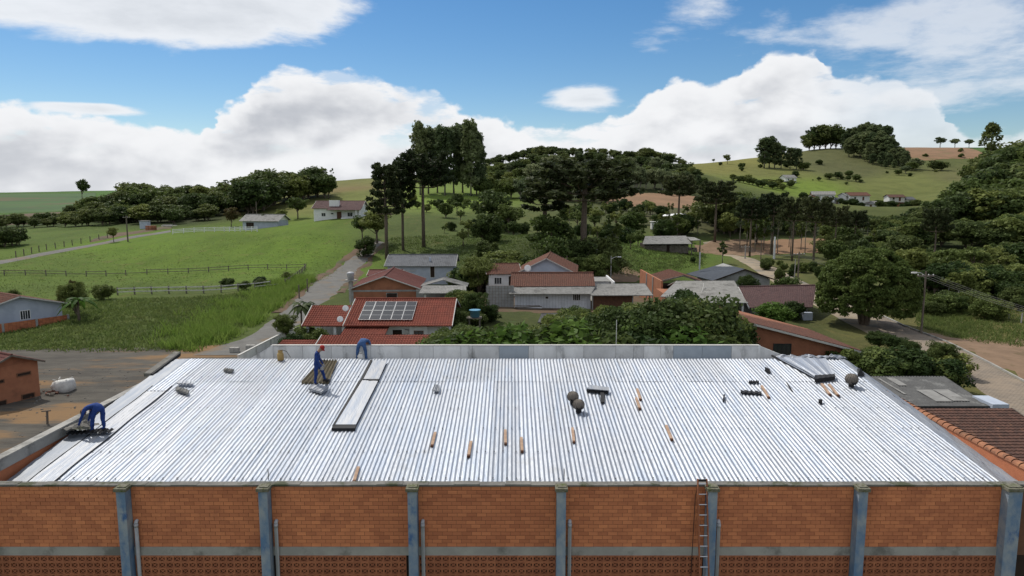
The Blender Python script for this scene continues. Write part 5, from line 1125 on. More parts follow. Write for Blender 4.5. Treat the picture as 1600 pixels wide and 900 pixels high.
def proto_arau(i, H0=16.0, Rr=5.6, young=False, per=52):
    rg = np.random.default_rng(500+i); cl = []; m = MB()
    m.tube([(0, 0, -.6), (.05, 0, H0*.4), (0, .05, H0*.8), (0, 0, H0*.985)], [.40, .33, .26, .10], 9)
    wh = 4 if not young else 6
    for w in range(wh):
        z0 = H0*(.70+.07*w) if not young else H0*(.50+.082*w); n = 10 if not young else 7
        for k in range(n):
            a = 2*PI*(k+rg.random()*.6)/n+w*.4; ln = Rr*(1-.10*w if not young else .62-.055*w)*(.85+.25*rg.random())
            rise = (.9+.25*w)*(1.5 if not young else .6)+rg.normal()*.25
            ca, sa = math.cos(a), math.sin(a)
            P = [(0, 0, z0), (ca*ln*.35, sa*ln*.35, z0+rise*.05-(.15 if young else .05)), (ca*ln*.75, sa*ln*.75, z0+rise*.45), (ca*ln, sa*ln, z0+rise)]
            m.tube(P, [.10, .085, .06, .03], 5, False)
            for f in ((.62, .85, 1.0) if not young else (.7, 1.0)):
                q = Vector(P[1]).lerp(Vector(P[3]), (f-.35)/.65); r = (.62+.4*rg.random())*(1 if not young else .75)
                cl.append((q.x, q.y, q.z+.2, r, r*.62))
    for k in range(12 if not young else 4): a = rg.random()*6.28; q = rg.random()*1.6; cl.append((math.cos(a)*q, math.sin(a)*q, H0*(.985 if not young else 1.0)-rg.random()*.7, .85, .55))
    V, Fq = leaves(cl, .34, per, rg, .4, 2.2, .2); return npmesh('crown', V, Fq, L['arau']), m.mesh('trunk', M['bark'], True), H0
def proto_col(i, H0=18.0, Rr=3.2, mat='dark'):
    rg = np.random.default_rng(700+i); cl = []
    for k in range(60):
        t = rg.random(); z = H0*(.06+.92*t); w = Rr*math.sin(PI*min(1, .16+t*.80))**.8*(.55+.45*rg.random()); a = rg.random()*6.28; r = .75+.5*rg.random(); cl.append((math.cos(a)*w*.8, math.sin(a)*w*.8, z, r, r*1.1))
    V, Fq = leaves(cl, .5, 60, rg); m = MB(); m.tube([(0, 0, -.6), (0, 0, H0*.9)], [.35, .08], 7); return npmesh('crown', V, Fq, L[mat]), m.mesh('trunk', M['bark'], True), H0
def proto_shrub(i, mat, H0=3.0, Rr=1.9, leaf=.14, nc=40, per=150):
    rg = np.random.default_rng(900+i); cl = []
    for k in range(nc):
        d = rg.normal(size=3); d /= np.linalg.norm(d); rr = .5+.5*rg.random(); r = Rr*(.2+.18*rg.random())
        cl.append((d[0]*Rr*.72*rr, d[1]*Rr*.72*rr, max(.25, H0*.5+d[2]*H0*.42*rr), r, r*.85))
    V, Fq = leaves(cl, leaf, per, rg, .3, 1.7); m = MB()
    for k in range(5): c = cl[k]; m.tube([(rg.normal()*.1, rg.normal()*.1, -.4), (c[0]*.5, c[1]*.5, c[2]*.55), c[:3]], [.06, .045, .02], 5, False)
    return npmesh('crown', V, Fq, L[mat]), m.mesh('trunk', M['bark'], True), H0
def proto_palm(i, H0=4.0, Rr=1.9, nf=15, mat='palm', wide=.16):
    rg = np.random.default_rng(1100+i); V = []; Fq = []
    for k in range(nf):
        a = 2*PI*k/nf+rg.random()*.5; up = .2+1.1*rg.random(); ca, sa = math.cos(a), math.sin(a); pr = None
        for s in range(6):
            t = s/5; r = Rr*t*(.7+.3*math.cos(up)); z = H0*.82+up*Rr*.75*t-1.15*Rr*t*t*.75; w = wide*math.sin(PI*(.1+.88*t))*Rr
            q = ((ca*r-sa*w, sa*r+ca*w, z-w*.3), (ca*r, sa*r, z), (ca*r+sa*w, sa*r-ca*w, z-w*.3))
            if pr:
                b = len(V); V += [pr[0], pr[1], q[1], q[0], pr[1], pr[2], q[2], q[1]]; Fq += [(b, b+1, b+2, b+3), (b+4, b+5, b+6, b+7)]
            pr = q
    m = MB(); m.tube([(0, 0, -.4), (.05, 0, H0*.4), (0, 0, H0*.84)], [.16, .12, .10], 8); return npmesh('fronds', np.array(V), np.array(Fq), L[mat]), m.mesh('trunk', M['bark'], True), H0
def proto_dome():
    rg = np.random.default_rng(42); cl = []
    for k in range(760):
        a = rg.random()*2*PI; sn = -.42+1.42*rg.random(); el = math.asin(min(1, sn)); rr = .92+.07*rg.random() if k < 640 else .5+.35*rg.random()
        lump = 1+.035*math.sin(3*a+1)+.03*math.sin(5*a+2*el)
        x = math.cos(el)*math.cos(a)*rr*5.55*lump; y = math.cos(el)*math.sin(a)*rr*5.55*lump; z = 3.6+math.sin(el)*rr*(5.75 if el > 0 else 4.4)
        r = .38+.34*rg.random(); cl.append((x, y, max(.9+.9*rg.random(), z), r, r*.55))
    V, Fq = leaves(cl, .17, 115, rg, .55, 1.6, .25); m = MB()
    for k in range(7):
        a = 2*PI*k/7+rg.random()*.4; m.tube([(.25*math.cos(a), .25*math.sin(a), -.5), (.7*math.cos(a), .7*math.sin(a), 1.6), (2.0*math.cos(a), 2.0*math.sin(a), 3.6), (3.6*math.cos(a), 3.6*math.sin(a), 5.6)], [.20, .16, .12, .05], 7, False)
    return npmesh('crown', V, Fq, L['dome']), m.mesh('trunk', M['bark'], True), 9.7
def proto_bare(i, H0=14.0):
    rg = np.random.default_rng(1300+i); m = MB(); m.tube([(0, 0, -.6), (.2, 0, H0*.4), (0, .1, H0*.8), (.1, 0, H0)], [.18, .14, .09, .03], 6); cl = []
    for k in range(14):
        z = H0*(.55+.45*rg.random()); a = rg.random()*6.28; q = (math.cos(a)*(.5+rg.random()*1.1), math.sin(a)*(.5+rg.random()*1.1), z+.7); m.tube([(0, 0, z-.5), q], [.05, .02], 4, False); cl.append(q+(.55, .5))
    V, Fq = leaves(cl, .34, 34, rg); return npmesh('crown', V, Fq, L['euc']), m.mesh('trunk', M['barkpale'], True), H0
KINDS = {
 'broad': [lambda i=i: proto_broad(i, 'broad') for i in range(4)], 'dark': [lambda i=i: proto_broad(10+i, 'dark', low=.22) for i in range(4)], 'pale': [lambda i=i: proto_broad(20+i, 'pale', low=.42, Rr=3.1, bark='barkpale') for i in range(3)],
 'fbroad': [lambda i=i: proto_broad(80+i, 'broad', low=.04, Rr=4.3, leaf=.5, nc=62, per=58) for i in range(4)], 'fdark': [lambda i=i: proto_broad(90+i, 'dark', low=.04, Rr=4.3, leaf=.5, nc=62, per=58) for i in range(4)], 'fpale': [lambda i=i: proto_broad(95+i, 'pale', low=.16, Rr=3.6, leaf=.48, nc=56, per=56, bark='barkpale') for i in range(3)],
 'euc': [lambda i=i: proto_euc(i) for i in range(4)], 'arau': [lambda i=i: proto_arau(i) for i in range(3)], 'yarau': [lambda i=i: proto_arau(10+i, 15.0, 5.2, True) for i in range(2)], 'col': [lambda i=i: proto_col(i) for i in range(2)],
 'shrub': [lambda i=i: proto_shrub(i, 'shrub') for i in range(4)], 'dshrub': [lambda i=i: proto_shrub(10+i, 'broad') for i in range(3)], 'lime': [lambda i=i: proto_shrub(20+i, 'lime') for i in range(2)], 'rust': [lambda i=i: proto_shrub(30+i, 'rust') for i in range(2)],
 'near': [lambda i=i: proto_broad(40+i, 'shrub', H0=6.0, Rr=2.9, low=.10, leaf=.16, nc=76, per=190, crownr=.26) for i in range(3)], 'neard': [lambda i=i: proto_broad(50+i, 'broad', H0=6.0, Rr=2.8, low=.08, leaf=.15, nc=76, per=190, crownr=.26) for i in range(3)],
 'palm': [lambda: proto_palm(0)], 'banana': [lambda: proto_palm(1, 2.6, 2.0, 12, 'lime', .14)], 'dome': [proto_dome], 'bare': [lambda i=i: proto_bare(i) for i in range(2)], 'sparse': [lambda i=i: proto_broad(60+i, 'broad', low=.35, nc=24, per=55, Rr=3.3) for i in range(2)], 'flower': [lambda: proto_broad(70, 'rust', low=.2)], 'slim': [lambda i=i: proto_euc(20+i, 'broad', 14.0, 2.0, .45, 24, 50, .4) for i in range(3)],
}
NAMES = {'fbroad': 'broadleaf_tree', 'fdark': 'dark_tree', 'fpale': 'pale_tree', 'broad': 'broadleaf_tree', 'dark': 'dark_tree', 'pale': 'pale_tree', 'euc': 'eucalyptus_tree', 'arau': 'araucaria_tree', 'yarau': 'araucaria_tree', 'col': 'columnar_tree', 'shrub': 'shrub', 'dshrub': 'shrub', 'lime': 'shrub', 'rust': 'shrub', 'near': 'garden_tree', 'neard': 'garden_tree', 'palm': 'palm_tree', 'banana': 'banana_plant', 'dome': 'round_tree', 'bare': 'slender_tree', 'sparse': 'sparse_tree', 'flower': 'flowering_tree', 'slim': 'slender_tree'}
TR = random.Random(11); rg2 = random.Random(5)
def tree(kind, x, y, h, label, group=None, wide=1.0, z=None):
    vs = KINDS[kind]; i = TR.randrange(len(vs))
    if (kind, i) not in PROTO: PROTO[(kind, i)] = vs[i]()
    crown, trunk, h0 = PROTO[(kind, i)]; s = h/h0
    cat = 'shrub' if NAMES[kind] == 'shrub' else ('plant' if 'plant' in NAMES[kind] else 'tree')
    t = thing(NAMES[kind], label, cat, (x, y, H(x, y) if z is None else z), TR.random()*6.28, group); w = s*wide*TR.uniform(.93, 1.08); t.scale = (w, w, s)
    link('crown' if kind not in ('palm', 'banana') else 'fronds', crown, t); link('trunk', trunk, t)
    return t
def tree_at(kind, px, ytop, Y, label, group=None, wide=1.0):
    """tree on a bearing at distance Y whose head reaches the given sight line"""
    p = at(px, ytop, Y); g = H(p.x, Y); return tree(kind, p.x, Y, max(1.0, p.z-g), label, group, wide)
def prof(tab, px):
    return float(np.interp(px, [a for a, b in tab], [b for a, b in tab]))
# single trees one can point to
tree('dome', at(1350, 500, 78).x, 78, at(1350, 389, 78).z-H(at(1350, 500, 78).x, 78)+.5, 'very large round dense tree standing beside the paved road on the right', None, .93)
tree_at('arau', 660, 253, 158, 'umbrella pine with a tall bare trunk and wide flat crown left of centre', None, .95)
tree_at('yarau', 601, 262, 150, 'umbrella pine with layered crown nearest the gravel road', None, .85)
tree_at('yarau', 627, 256, 156, 'thin umbrella pine between the two other umbrella pines by the gravel road', None, .72)
tree_at('arau', 914, 268, 128, 'biggest umbrella pine with broad dark fan crown at the centre', None, 1.55)
tree_at('yarau', 852, 271, 140, 'dark umbrella pine with hanging lower branches left of the biggest one', None, 1.5)
tree_at('arau', 1062, 283, 205, 'umbrella pine in front of the orange ploughed field', None, 1.05)
tree_at('arau', 1120, 292, 190, 'umbrella pine with forked trunks at the left end of the right hand grove', None, 1.0)
tree_at('arau', 1465, 335, 135, 'umbrella pine with thin bare trunk standing above the thicket right of the round tree', None, .75)
for px, yt, Yv, lab in ((1175,318,165,'first'),(1210,312,172,'second'),(1242,318,150,'third'),(1276,318,140,'fourth'),(1308,331,160,'fifth'),(1338,336,165,'sixth')):
    tree_at('arau', px, yt, Yv, '%s dark umbrella pine from the left in the roadside grove' % lab, 'umbrella pines of the roadside grove', .8)
for k, (px, yt) in enumerate(((655,193),(668,200),(682,196),(694,199),(708,198),(722,192),(735,191),(744,206),(752,232))):
    tree_at('euc', px, yt, 300+(k % 3)*7, 'tall eucalyptus tree of the hilltop stand', 'tall eucalyptus stand on the hilltop', .95 if k < 8 else .7)
tree_at('broad', 126, 279, 430, 'lone thin tree on the skyline at the far left', None, .75); tree_at('bare', 517, 264, 315, 'slender bare tree against the sky at the end of the left wood', None, 1)
tree_at('broad', 176, 354, 178, 'lone bushy tree on the meadow beside the farm track', None, 1.0)
tree_at('flower', 360, 322, 216, 'yellowish round tree left of the grey barn', None, .95); tree_at('dark', 414, 334, 205, 'dark bush tree in front of the grey barn', None, 1.0)
tree_at('broad', 464, 306, 230, 'rounded tree left of the white hilltop house', None, 1.2); tree_at('broad', 440, 326, 224, 'low tree between the barn and the hilltop house', None, 1.2)
tree_at('broad', 588, 328, 163, 'rounded leafy tree beside the gravel road under the umbrella pines', None, 1.25); tree_at('broad', 565, 336, 168, 'smaller leafy tree at the top of the gravel road', None, 1.2)
tree_at('shrub', 570, 369, 152, 'single shrub on the bank of the gravel road')
tree_at('dark', 770, 294, 185, 'bushy dark tree on the meadow left of the two dark umbrella pines', None, 1.15); tree_at('broad', 795, 318, 178, 'second bushy tree on the meadow beside the dark one', None, 1.2); tree_at('shrub', 818, 348, 170, 'low dark shrub on the centre meadow')
tree_at('neard', 748, 397, 103, 'dense dark tree between the grey roofed house and the old tiles', None, .95); tree_at('neard', 746, 452, 76, 'dark tree beside the blue water tank', None, .85)
tree_at('broad', 862, 335, 128, 'broad tree just below the left dark umbrella pine', None, 1.3); tree_at('broad', 858, 368, 115, 'dense tree behind the pale blue gabled house', None, 1.1); tree_at('dark', 905, 370, 122, 'dark tree under the biggest umbrella pine', None, 1.2); tree_at('dark', 936, 366, 124, 'dark tree right of the trunk of the biggest umbrella pine', None, 1.2); tree_at('slim', 962, 352, 130, 'brownish slender tree by the lane', None, 1.4); tree_at('dark', 955, 385, 118, 'low dark tree beside the lane lamp', None, 1.3)
tree_at('broad', 782, 388, 118, 'sprawling green tree behind the small porch house', None, 1.7); tree_at('shrub', 760, 375, 132, 'small shrub on the slope above the porch house', None, 1.2)
tree_at('slim', 1130, 378, 140, 'young leafy tree right of the board shed', None, 1.7); tree_at('shrub', 1083, 401, 140, 'round shrub on the bright grass below the board shed'); tree_at('slim', 1058, 402, 145, 'thin sapling on the bright grass below the board shed', None, 1.3); tree_at('slim', 1014, 402, 142, 'thin sapling at the left of the bright grass', None, 1)
tree_at('near', 1167, 427, 100, 'small bright green tree against the grey gable', None, .9); tree_at('dshrub', 1231, 430, 98, 'dark shrub above the purple brown roof', None, 1.2); tree_at('lime', 1210, 474, 76, 'bright leafy bush behind the red tiled slope', None, 1.6); tree_at('shrub', 1240, 470, 80, 'green bush in front of the grey building beside the round tree', None, 1.2)
tree_at('neard', 114, 436, 84, 'dark bushy tree with banana leaves beside the pale blue house', None, .8); tree_at('banana', 121, 462, 80, 'banana plant in front of the dark bushy tree on the left', None, 1.0); tree_at('dshrub', 160, 443, 97, 'round dark shrub at the left end of the wooden fence', None, 1.25); tree_at('dshrub', 18, 452, 100, 'dark shrub behind the pale blue house', None, 1.3); tree_at('flower', 112, 434, 88, 'rust red flowering tree behind the banana plant', None, .45)
tree_at('neard', 446, 485, 70, 'small dark round tree beside the white yard wall', None, .95); tree_at('palm', 470, 468, 72, 'small palm beside the white porch columns', None, .85); tree_at('palm', 479, 466, 73, 'second small palm close to the porch of the solar house', None, .7); tree_at('dshrub', 474, 508, 66, 'clipped dark shrub beside the white yard wall'); tree_at('dshrub', 497, 512, 64, 'clipped dark shrub beside the porch columns'); tree_at('shrub', 455, 520, 63, 'low green shrub behind the white yard wall')
tree_at('col', 1552, 190, 420, 'tall dark columnar tree alone on the right skyline', None, 1.15)
for px, yt, lab in ((1470,214,'leftmost'),(1493,216,'middle'),(1515,217,'rightmost')): tree_at('pale', px, yt, 830, '%s of three small round trees on the far right skyline' % lab, None, 1.3)
for px, yt, Yv in ((1137,241,690),(1115,248,740)): tree_at('broad', px, yt, Yv, 'tiny round tree on the skyline of the %s far hill' % ('right' if px > 1120 else 'centre right'))
for k, px in enumerate(range(1318, 1500, 13)): tree_at('dshrub' if k % 2 else 'shrub', px, 541+rg2.uniform(-5, 12)+(px-1318)*.07, 52+rg2.random()*5, 'low shrub of the hedge by the warehouse corner', 'hedge by the warehouse corner', 1.45)
for px, yt, Yv, w in ((1375,485,66,1.3),(1400,493,64,1.2),(1372,510,58,1.3),(1425,500,62,1.2),(1345,515,60,1.2),(1440,515,58,1.2),(1395,520,56,1.2)): tree_at('near', px, yt+30, Yv, 'low green garden tree below the big round tree', 'low garden trees below the round tree', w)
tree_at('near', 1470, 532, 57, 'garden tree with spreading branches at the edge of the paved road', None, 1.15)
# thicket behind the pale parapet wall
TOP = [(695,505),(715,490),(745,492),(775,500),(810,498),(840,508),(870,500),(885,478),(905,472),(930,480),(955,472),(985,462),(1010,462),(1040,470),(1060,462),(1078,445),(1095,465),(1120,478),(1140,488)]
for k, px in enumerate(range(702, 1142, 15)):
    Yv = 49+rg2.random()*13; yt = prof(TOP, px)+rg2.uniform(-2, 9); kd = rg2.choice(['near', 'neard', 'neard', 'near', 'rust' if px < 800 else 'neard', 'near'])
    tree_at(kd, px, yt+(8 if px < 800 else 0), Yv, 'garden tree of the thicket behind the parapet', 'thicket behind the parapet', 1.05)
for k, px in enumerate(range(715, 1130, 30)):
    tree_at('shrub' if k % 3 else 'lime', px, 512+rg2.uniform(-4, 8), 46+rg2.random()*2.5, 'low shrub at the front of the thicket', 'low shrubs of the thicket', 1.3)
tree_at('near', 1078, 446, 62, 'tallest bushy tree of the thicket in front of the grey corrugated shed', None, .75)
tree_at('neard', 902, 475, 66, 'dark tree in front of the white board building with the barred opening', None, .8)
# woods: each tree its own
ADJ = {'fdark': 'dark', 'dark': 'dark', 'fbroad': 'mid green', 'broad': 'mid green', 'fpale': 'pale', 'pale': 'pale', 'slim': 'slender', 'sparse': 'thin crowned', 'euc': 'tall loose', 'shrub': 'low bushy', 'dshrub': 'low dark', 'lime': 'bright', 'near': 'bushy', 'neard': 'dense', 'bare': 'bare stemmed'}
def wood(n, pxr, Yr, tab, kinds, label, group, seed, wide=1.15, lo=.72, hmin=4, hmax=19):
    r = random.Random(seed); c = 0
    cells = [(pxr[0]+(pxr[1]-pxr[0])*(i+.5+r.uniform(-.6, .6))/n) for i in range(n)]
    for px in cells:
        Yv = r.uniform(*Yr); t = prof(tab, px); p = at(px, t+2, Yv); g = H(p.x, Yv); h = (p.z-g)*r.uniform(lo, 1.0)*(1.08 if r.random() > .12 else 1.2)
        if h < 1.2: h = r.uniform(3, 5)
        h = min(max(h, hmin), hmax); k_ = r.choice(kinds); f_ = (px-pxr[0])/(pxr[1]-pxr[0]); tree(k_, p.x, Yv, h, ADJ.get(k_, 'leafy')+' '+label+' '+('at its left end' if f_ < .2 else 'left of its middle' if f_ < .4 else 'in its middle' if f_ < .6 else 'right of its middle' if f_ < .8 else 'at its right end'), group, wide)
LW = [(0,372),(60,352),(95,325),(120,312),(150,302),(185,300),(205,279),(222,280),(240,293),(262,288),(300,288),(335,288),(360,285),(385,272),(415,262),(440,266),(470,268),(492,257),(508,272),(530,296)]
lw = 'tree of the wood on the left hill,'; lg = 'wood on the left hill'
wood(50, (110, 515), (285, 310), LW, ['fdark', 'fbroad', 'fdark', 'sparse', 'fdark'], lw, lg, 1, 1.25, .82)
wood(40, (90, 410), (262, 280), [(a, b+12) for a, b in LW], ['fdark', 'fbroad', 'fdark'], lw, lg, 2, 1.35, .75)
wood(44, (-40, 330), (236, 258), [(-30,356),(0,352),(90,345),(100,330),(200,318),(330,318)], ['fdark', 'fdark', 'fbroad'], lw, lg, 3, 1.45, .6, 3)
wood(14, (-30, 32), (170, 190), [(-20,352),(40,352)], ['fdark'], 'tree of the row at the left edge,', 'trees at the left edge', 4, 1.2, .8, 3)
HW = [(755,252),(775,243),(800,238),(830,229),(868,226),(875,234),(900,238),(930,228),(955,231),(985,238),(1010,229),(1040,238),(1055,236),(1070,252),(1085,262)]
hw_ = 'tree of the wood on the central hilltop,'; hg = 'wood on the central hilltop'
wood(40, (758, 1078), (440, 470), HW, ['fdark', 'fbroad', 'fdark', 'sparse'], hw_, hg, 5, 1.3, .88, 6, 24)
wood(42, (752, 1090), (405, 435), [(a, b+12) for a, b in HW], ['fbroad', 'fdark', 'fpale', 'fdark'], hw_, hg, 6, 1.3, .85, 6, 22)
wood(40, (745, 1100), (372, 398), [(a, b+25) for a, b in HW], ['fbroad', 'fpale', 'fdark', 'fbroad'], hw_, hg, 7, 1.3, .85, 6, 20)
wood(34, (840, 1100), (346, 362), [(860,262),(1000,258),(1100,272)], ['fpale', 'fpale', 'euc', 'fbroad'], 'tree of the row below the hilltop wood,', 'pale trees at the foot of the hilltop wood', 8, 1.0, .85, 8, 20)
wood(22, (745, 960), (290, 335), [(745,275),(800,272),(960,288)], ['fbroad', 'fpale', 'fbroad', 'fdark'], 'tree on the slope behind the umbrella pines,', 'trees on the slope below the hilltop wood', 9, 1.2, .7, 5, 14)
wood(60, (880, 1110), (190, 262), [(880,318),(950,322),(1010,328),(1110,335)], ['fbroad', 'slim', 'slim', 'sparse', 'shrub'], 'tree of the scrub below the orange field,', 'young trees below the orange field', 10, 1.2, .65, 4, 11)
wood(20, (690, 850), (150, 200), [(690,350),(760,330),(850,345)], ['sparse', 'slim', 'fbroad', 'shrub', 'sparse'], 'tree on the slope behind the grey roofed house,', 'scattered trees on the centre slope', 30, 1.1, .5, 2, 7)
wood(26, (840, 1010), (135, 190), [(840,360),(920,345),(1000,352)], ['slim', 'fbroad', 'sparse', 'shrub'], 'tree between umbrella pines and board shed,', 'mixed trees left of the board shed', 31, 1.1, .6, 2.5, 8)
wood(14, (690, 800), (104, 124), [(690,420),(745,405),(800,400)], ['shrub', 'fbroad', 'dshrub', 'neard'], 'plant in the garden behind the porch house,', 'bushes behind the porch house', 32, 1.3, .6, 1.5, 5)
wood(9, (815, 935), (110, 122), [(815,395),(935,390)], ['fbroad', 'neard', 'fdark'], 'tree of the row behind the gabled house,', 'trees behind the gabled house', 33, 1.2, .75, 3, 7)
wood(8, (690, 770), (68, 84), [(690,475),(770,478)], ['near', 'shrub', 'neard'], 'garden plant right of the solar house,', 'bushes right of the solar house', 34, 1.2, .7, 2, 5)
wood(16, (640, 760), (205, 262), [(640,320),(700,312),(760,318)], ['fbroad', 'fbroad', 'shrub', 'sparse'], 'small tree right of the road pines,', 'small trees right of the road pines', 11, 1.2, .6, 3, 8)
wood(44, (1095, 1420), (205, 262), [(1095,302),(1150,292),(1180,304),(1240,314),(1330,334),(1420,346)], ['fdark', 'fbroad', 'fdark', 'slim'], 'tree of the belt behind the roadside pines,', 'tree belt behind the roadside pines', 12, 1.2, .75, 5, 15)
wood(24, (1140, 1400), (165, 200), [(1140,328),(1240,336),(1400,355)], ['slim', 'fbroad', 'slim', 'bare'], 'tree of the grove along the dirt road,', 'slender trees along the dirt road', 13, 1.1, .75, 5, 13)
for k, (px, yt, Yv, kd) in enumerate(((1196,216,640,'euc'),(1204,214,645,'euc'),(1212,222,640,'euc'),(1222,228,638,'euc'),(1236,230,640,'euc'),(1246,232,635,'euc'),(1256,252,632,'fbroad'))): tree_at(kd, px, yt, Yv, 'tree of the left eucalyptus clump on the right hill', 'left clump on the right hill', 1.6)
for px, yt in ((1266,206),(1274,200),(1283,194),(1292,192),(1300,196),(1308,200)): tree_at('fdark', px, yt, 800, 'dark tree of the skyline clump on the right hill', 'skyline clump on the right hill', 1.25)
for k, (px, yt, Yv) in enumerate(((1322,208,760),(1330,200,765),(1340,198,760),(1350,194,750),(1358,192,745),(1366,196,720),(1376,196,715),(1384,196,700),(1372,214,690),(1386,222,680),(1360,224,680),(1396,232,665),(1404,238,660),(1390,240,655),(1345,222,720),(1412,243,650))): tree_at('euc', px, yt, Yv, 'tree of the largest eucalyptus clump on the right hill', 'largest clump on the right hill', 1.75)
for px, yt, Yv in ((1328,216,720),(1336,212,725),(1346,208,715),(1356,206,705),(1366,208,695),(1378,206,690),(1388,212,680),(1352,236,690),(1364,240,670),(1378,238,660),(1392,226,670),(1400,222,680),(1408,230,670),(1416,236,660),(1384,250,645),(1398,250,640)): tree_at('euc', px, yt, Yv, 'tree of the largest eucalyptus clump on the right hill', 'largest clump on the right hill', 1.7)
for px, yt, Yv, kd in ((1280,276,560,'fdark'),(1296,270,570,'fdark'),(1310,268,575,'fdark'),(1325,274,565,'fbroad'),(1338,272,560,'fbroad'),(1345,280,555,'fdark'),(1322,284,545,'fbroad'),(1270,280,560,'fbroad')): tree_at(kd, px, yt, Yv, 'dark tree of the hollow on the open right hillside', 'trees in the hillside hollow', 1.5)
wood(18, (1115, 1520), (560, 740), [(1115,262),(1520,262)], ['shrub', 'dshrub'], 'bush scattered over the right hillside pasture,', 'scattered bushes of the right hillside', 40, 1.3, .3, 1.5, 5)
wood(16, (1145, 1240), (470, 520), [(1145,292),(1240,298)], ['fdark', 'fbroad'], 'tree of the hedge below the hillside house,', 'hedge below the hillside house', 14, 1.4, .8, 5, 13)
wood(20, (1245, 1440), (395, 455), [(1245,312),(1300,322),(1345,326),(1400,338),(1440,332)], ['fbroad', 'shrub', 'fdark'], 'tree among the hillside village houses,', 'trees of the hillside village', 15, 1.3, .6, 3, 8)
for px, yt, Yv, kd in ((1432,246,640,'fpale'),(1426,252,630,'fbroad'),(1462,249,630,'fdark'),(1472,252,632,'fdark'),(1405,264,600,'fbroad'),(1416,258,610,'fpale')): tree_at(kd, px, yt, Yv, 'bush on the right hillside below the brown field', 'bushes below the brown field', 1.6)
RW = [(1530,262),(1545,240),(1570,226),(1600,222),(1650,215)]
wood(24, (1540, 1680), (345, 410), RW, ['fdark', 'fdark', 'fbroad'], 'tree of the steep wood on the right,', 'steep wood at the right edge', 16, 1.35, .85, 6, 24)
wood(30, (1510, 1680), (285, 335), [(1510,290),(1540,268),(1600,252),(1680,245)], ['fdark', 'fdark', 'fbroad'], 'tree of the steep wood on the right,', 'steep wood at the right edge', 17, 1.35, .8, 6, 22)
wood(40, (1430, 1680), (225, 275), [(1430,325),(1490,308),(1520,292),(1600,285),(1680,280)], ['fdark', 'fbroad', 'fdark'], 'tree of the wood in the right valley,', 'wood in the right valley', 18, 1.35, .75, 5, 18)
wood(46, (1380, 1680), (165, 215), [(1380,352),(1440,345),(1500,340),(1540,338),(1600,330),(1680,325)], ['fdark', 'fbroad', 'fdark', 'fbroad'], 'tree of the wood in the right valley,', 'wood in the right valley', 19, 1.3, .75, 4, 14)
wood(52, (1400, 1680), (118, 158), [(1400,392),(1440,385),(1490,388),(1540,382),(1600,375),(1680,370)], ['fbroad', 'sparse', 'fbroad', 'near', 'shrub'], 'tree of the scrub before the right wood,', 'scrub along the near edge of the right wood', 20, 1.3, .7, 2.5, 9)
wood(40, (1425, 1690), (100, 116), [(1420,425),(1500,405),(1600,412),(1690,412)], ['near', 'dshrub', 'fbroad', 'shrub', 'neard'], 'tree above the right grass slope,', 'scrub above the right grass slope', 21, 1.3, .65, 2, 6)
wood(26, (1455, 1690), (84, 100), [(1455,452),(1530,448),(1690,470)], ['shrub', 'dshrub', 'near', 'shrub', 'dshrub'], 'bush on the right grass slope,', 'low bushes on the right grass slope', 35, 1.4, .5, .8, 2.6)
wood(40, (1100, 1430), (202, 226), [(1100,318),(1200,326),(1320,342),(1430,356)], ['fdark', 'fbroad', 'fdark', 'slim'], 'tree of the belt behind the roadside pines,', 'tree belt behind the roadside pines', 36, 1.2, .8, 5, 14)
wood(14, (1290, 1420), (140, 165), [(1290,362),(1420,372)], ['fdark', 'fbroad', 'slim'], 'tree beside the roadside grove,', 'trees at the right end of the roadside grove', 37, 1.2, .75, 4, 11)
wood(14, (1190, 1290), (122, 140), [(1190,395),(1290,400)], ['shrub', 'shrub', 'dshrub'], 'bush on the bank beyond the dirt road,', 'bushes beyond the dirt road', 22, 1.0, .3, .8, 2.0)
wood(5, (330, 460), (106, 118), [(180,450),(460,450)], ['shrub', 'dshrub'], 'weed bush along the wooden fence,', 'weed bushes along the fence', 23, 1.5, .5, .6, 1.4)
# grass: tufts on the rough ground, tall stand beside the gravel road
def blades(name, mat, pts, h0, h1, w, seed, lean=.5, jit=.3, per=6, label=None):
    rg = np.random.default_rng(seed); P = np.repeat(np.asarray(pts), per, 0); P = P+rg.normal(size=P.shape)*jit; n = len(P); z = HN(P[:, 0], P[:, 1])
    a = rg.random(n)*2*PI; hh = h0+(h1-h0)*rg.random(n)**1.5; ww = w*(.6+.8*rg.random(n)); dx, dy = np.cos(a)*ww, np.sin(a)*ww; lx, ly = rg.normal(size=n)*lean*hh, rg.normal(size=n)*lean*hh
    V = np.stack([np.stack([P[:, 0]-dx, P[:, 1]-dy, z], 1), np.stack([P[:, 0]+dx, P[:, 1]+dy, z], 1), np.stack([P[:, 0]+lx, P[:, 1]+ly, z+hh], 1)], 1).reshape(-1, 3)
    return stuff(link(name, npmesh(name, V, np.arange(3*n).reshape(-1, 3), mat)))
def region(n, left, right, seed):
    rg = np.random.default_rng(seed); a, b = pline(left, 40), pline(right, 40); i = rg.random(n)*39; j = i.astype(int); f = (i-j)[:, None]; A = a[j]*(1-f)+a[j+1]*f; B = b[j]*(1-f)+b[j+1]*f; t = rg.random((n, 1)); return A*(1-t)+B*t
bl = G_([(300,552),(350,536),(400,508),(446,474),(490,438)]); br = G_([(215,535),(250,500),(310,472),(390,456),(455,436)])
tg = region(15000, bl, br, 1); _s = np.sin(tg[:, 0]*.9+1.7*np.sin(tg[:, 1]*.33))+np.sin(tg[:, 1]*.71+tg[:, 0]*.37); _t = np.random.default_rng(8).random(len(tg))
_bl = pline(bl, 60); _db = np.sqrt(((tg[:, None]-_bl[None])**2).sum(-1)).min(1)
keep = _t < np.clip(.55+.33*_s, .04, 1)*np.clip(1.1-_db/8.5, .03, 1); tg = tg[keep]
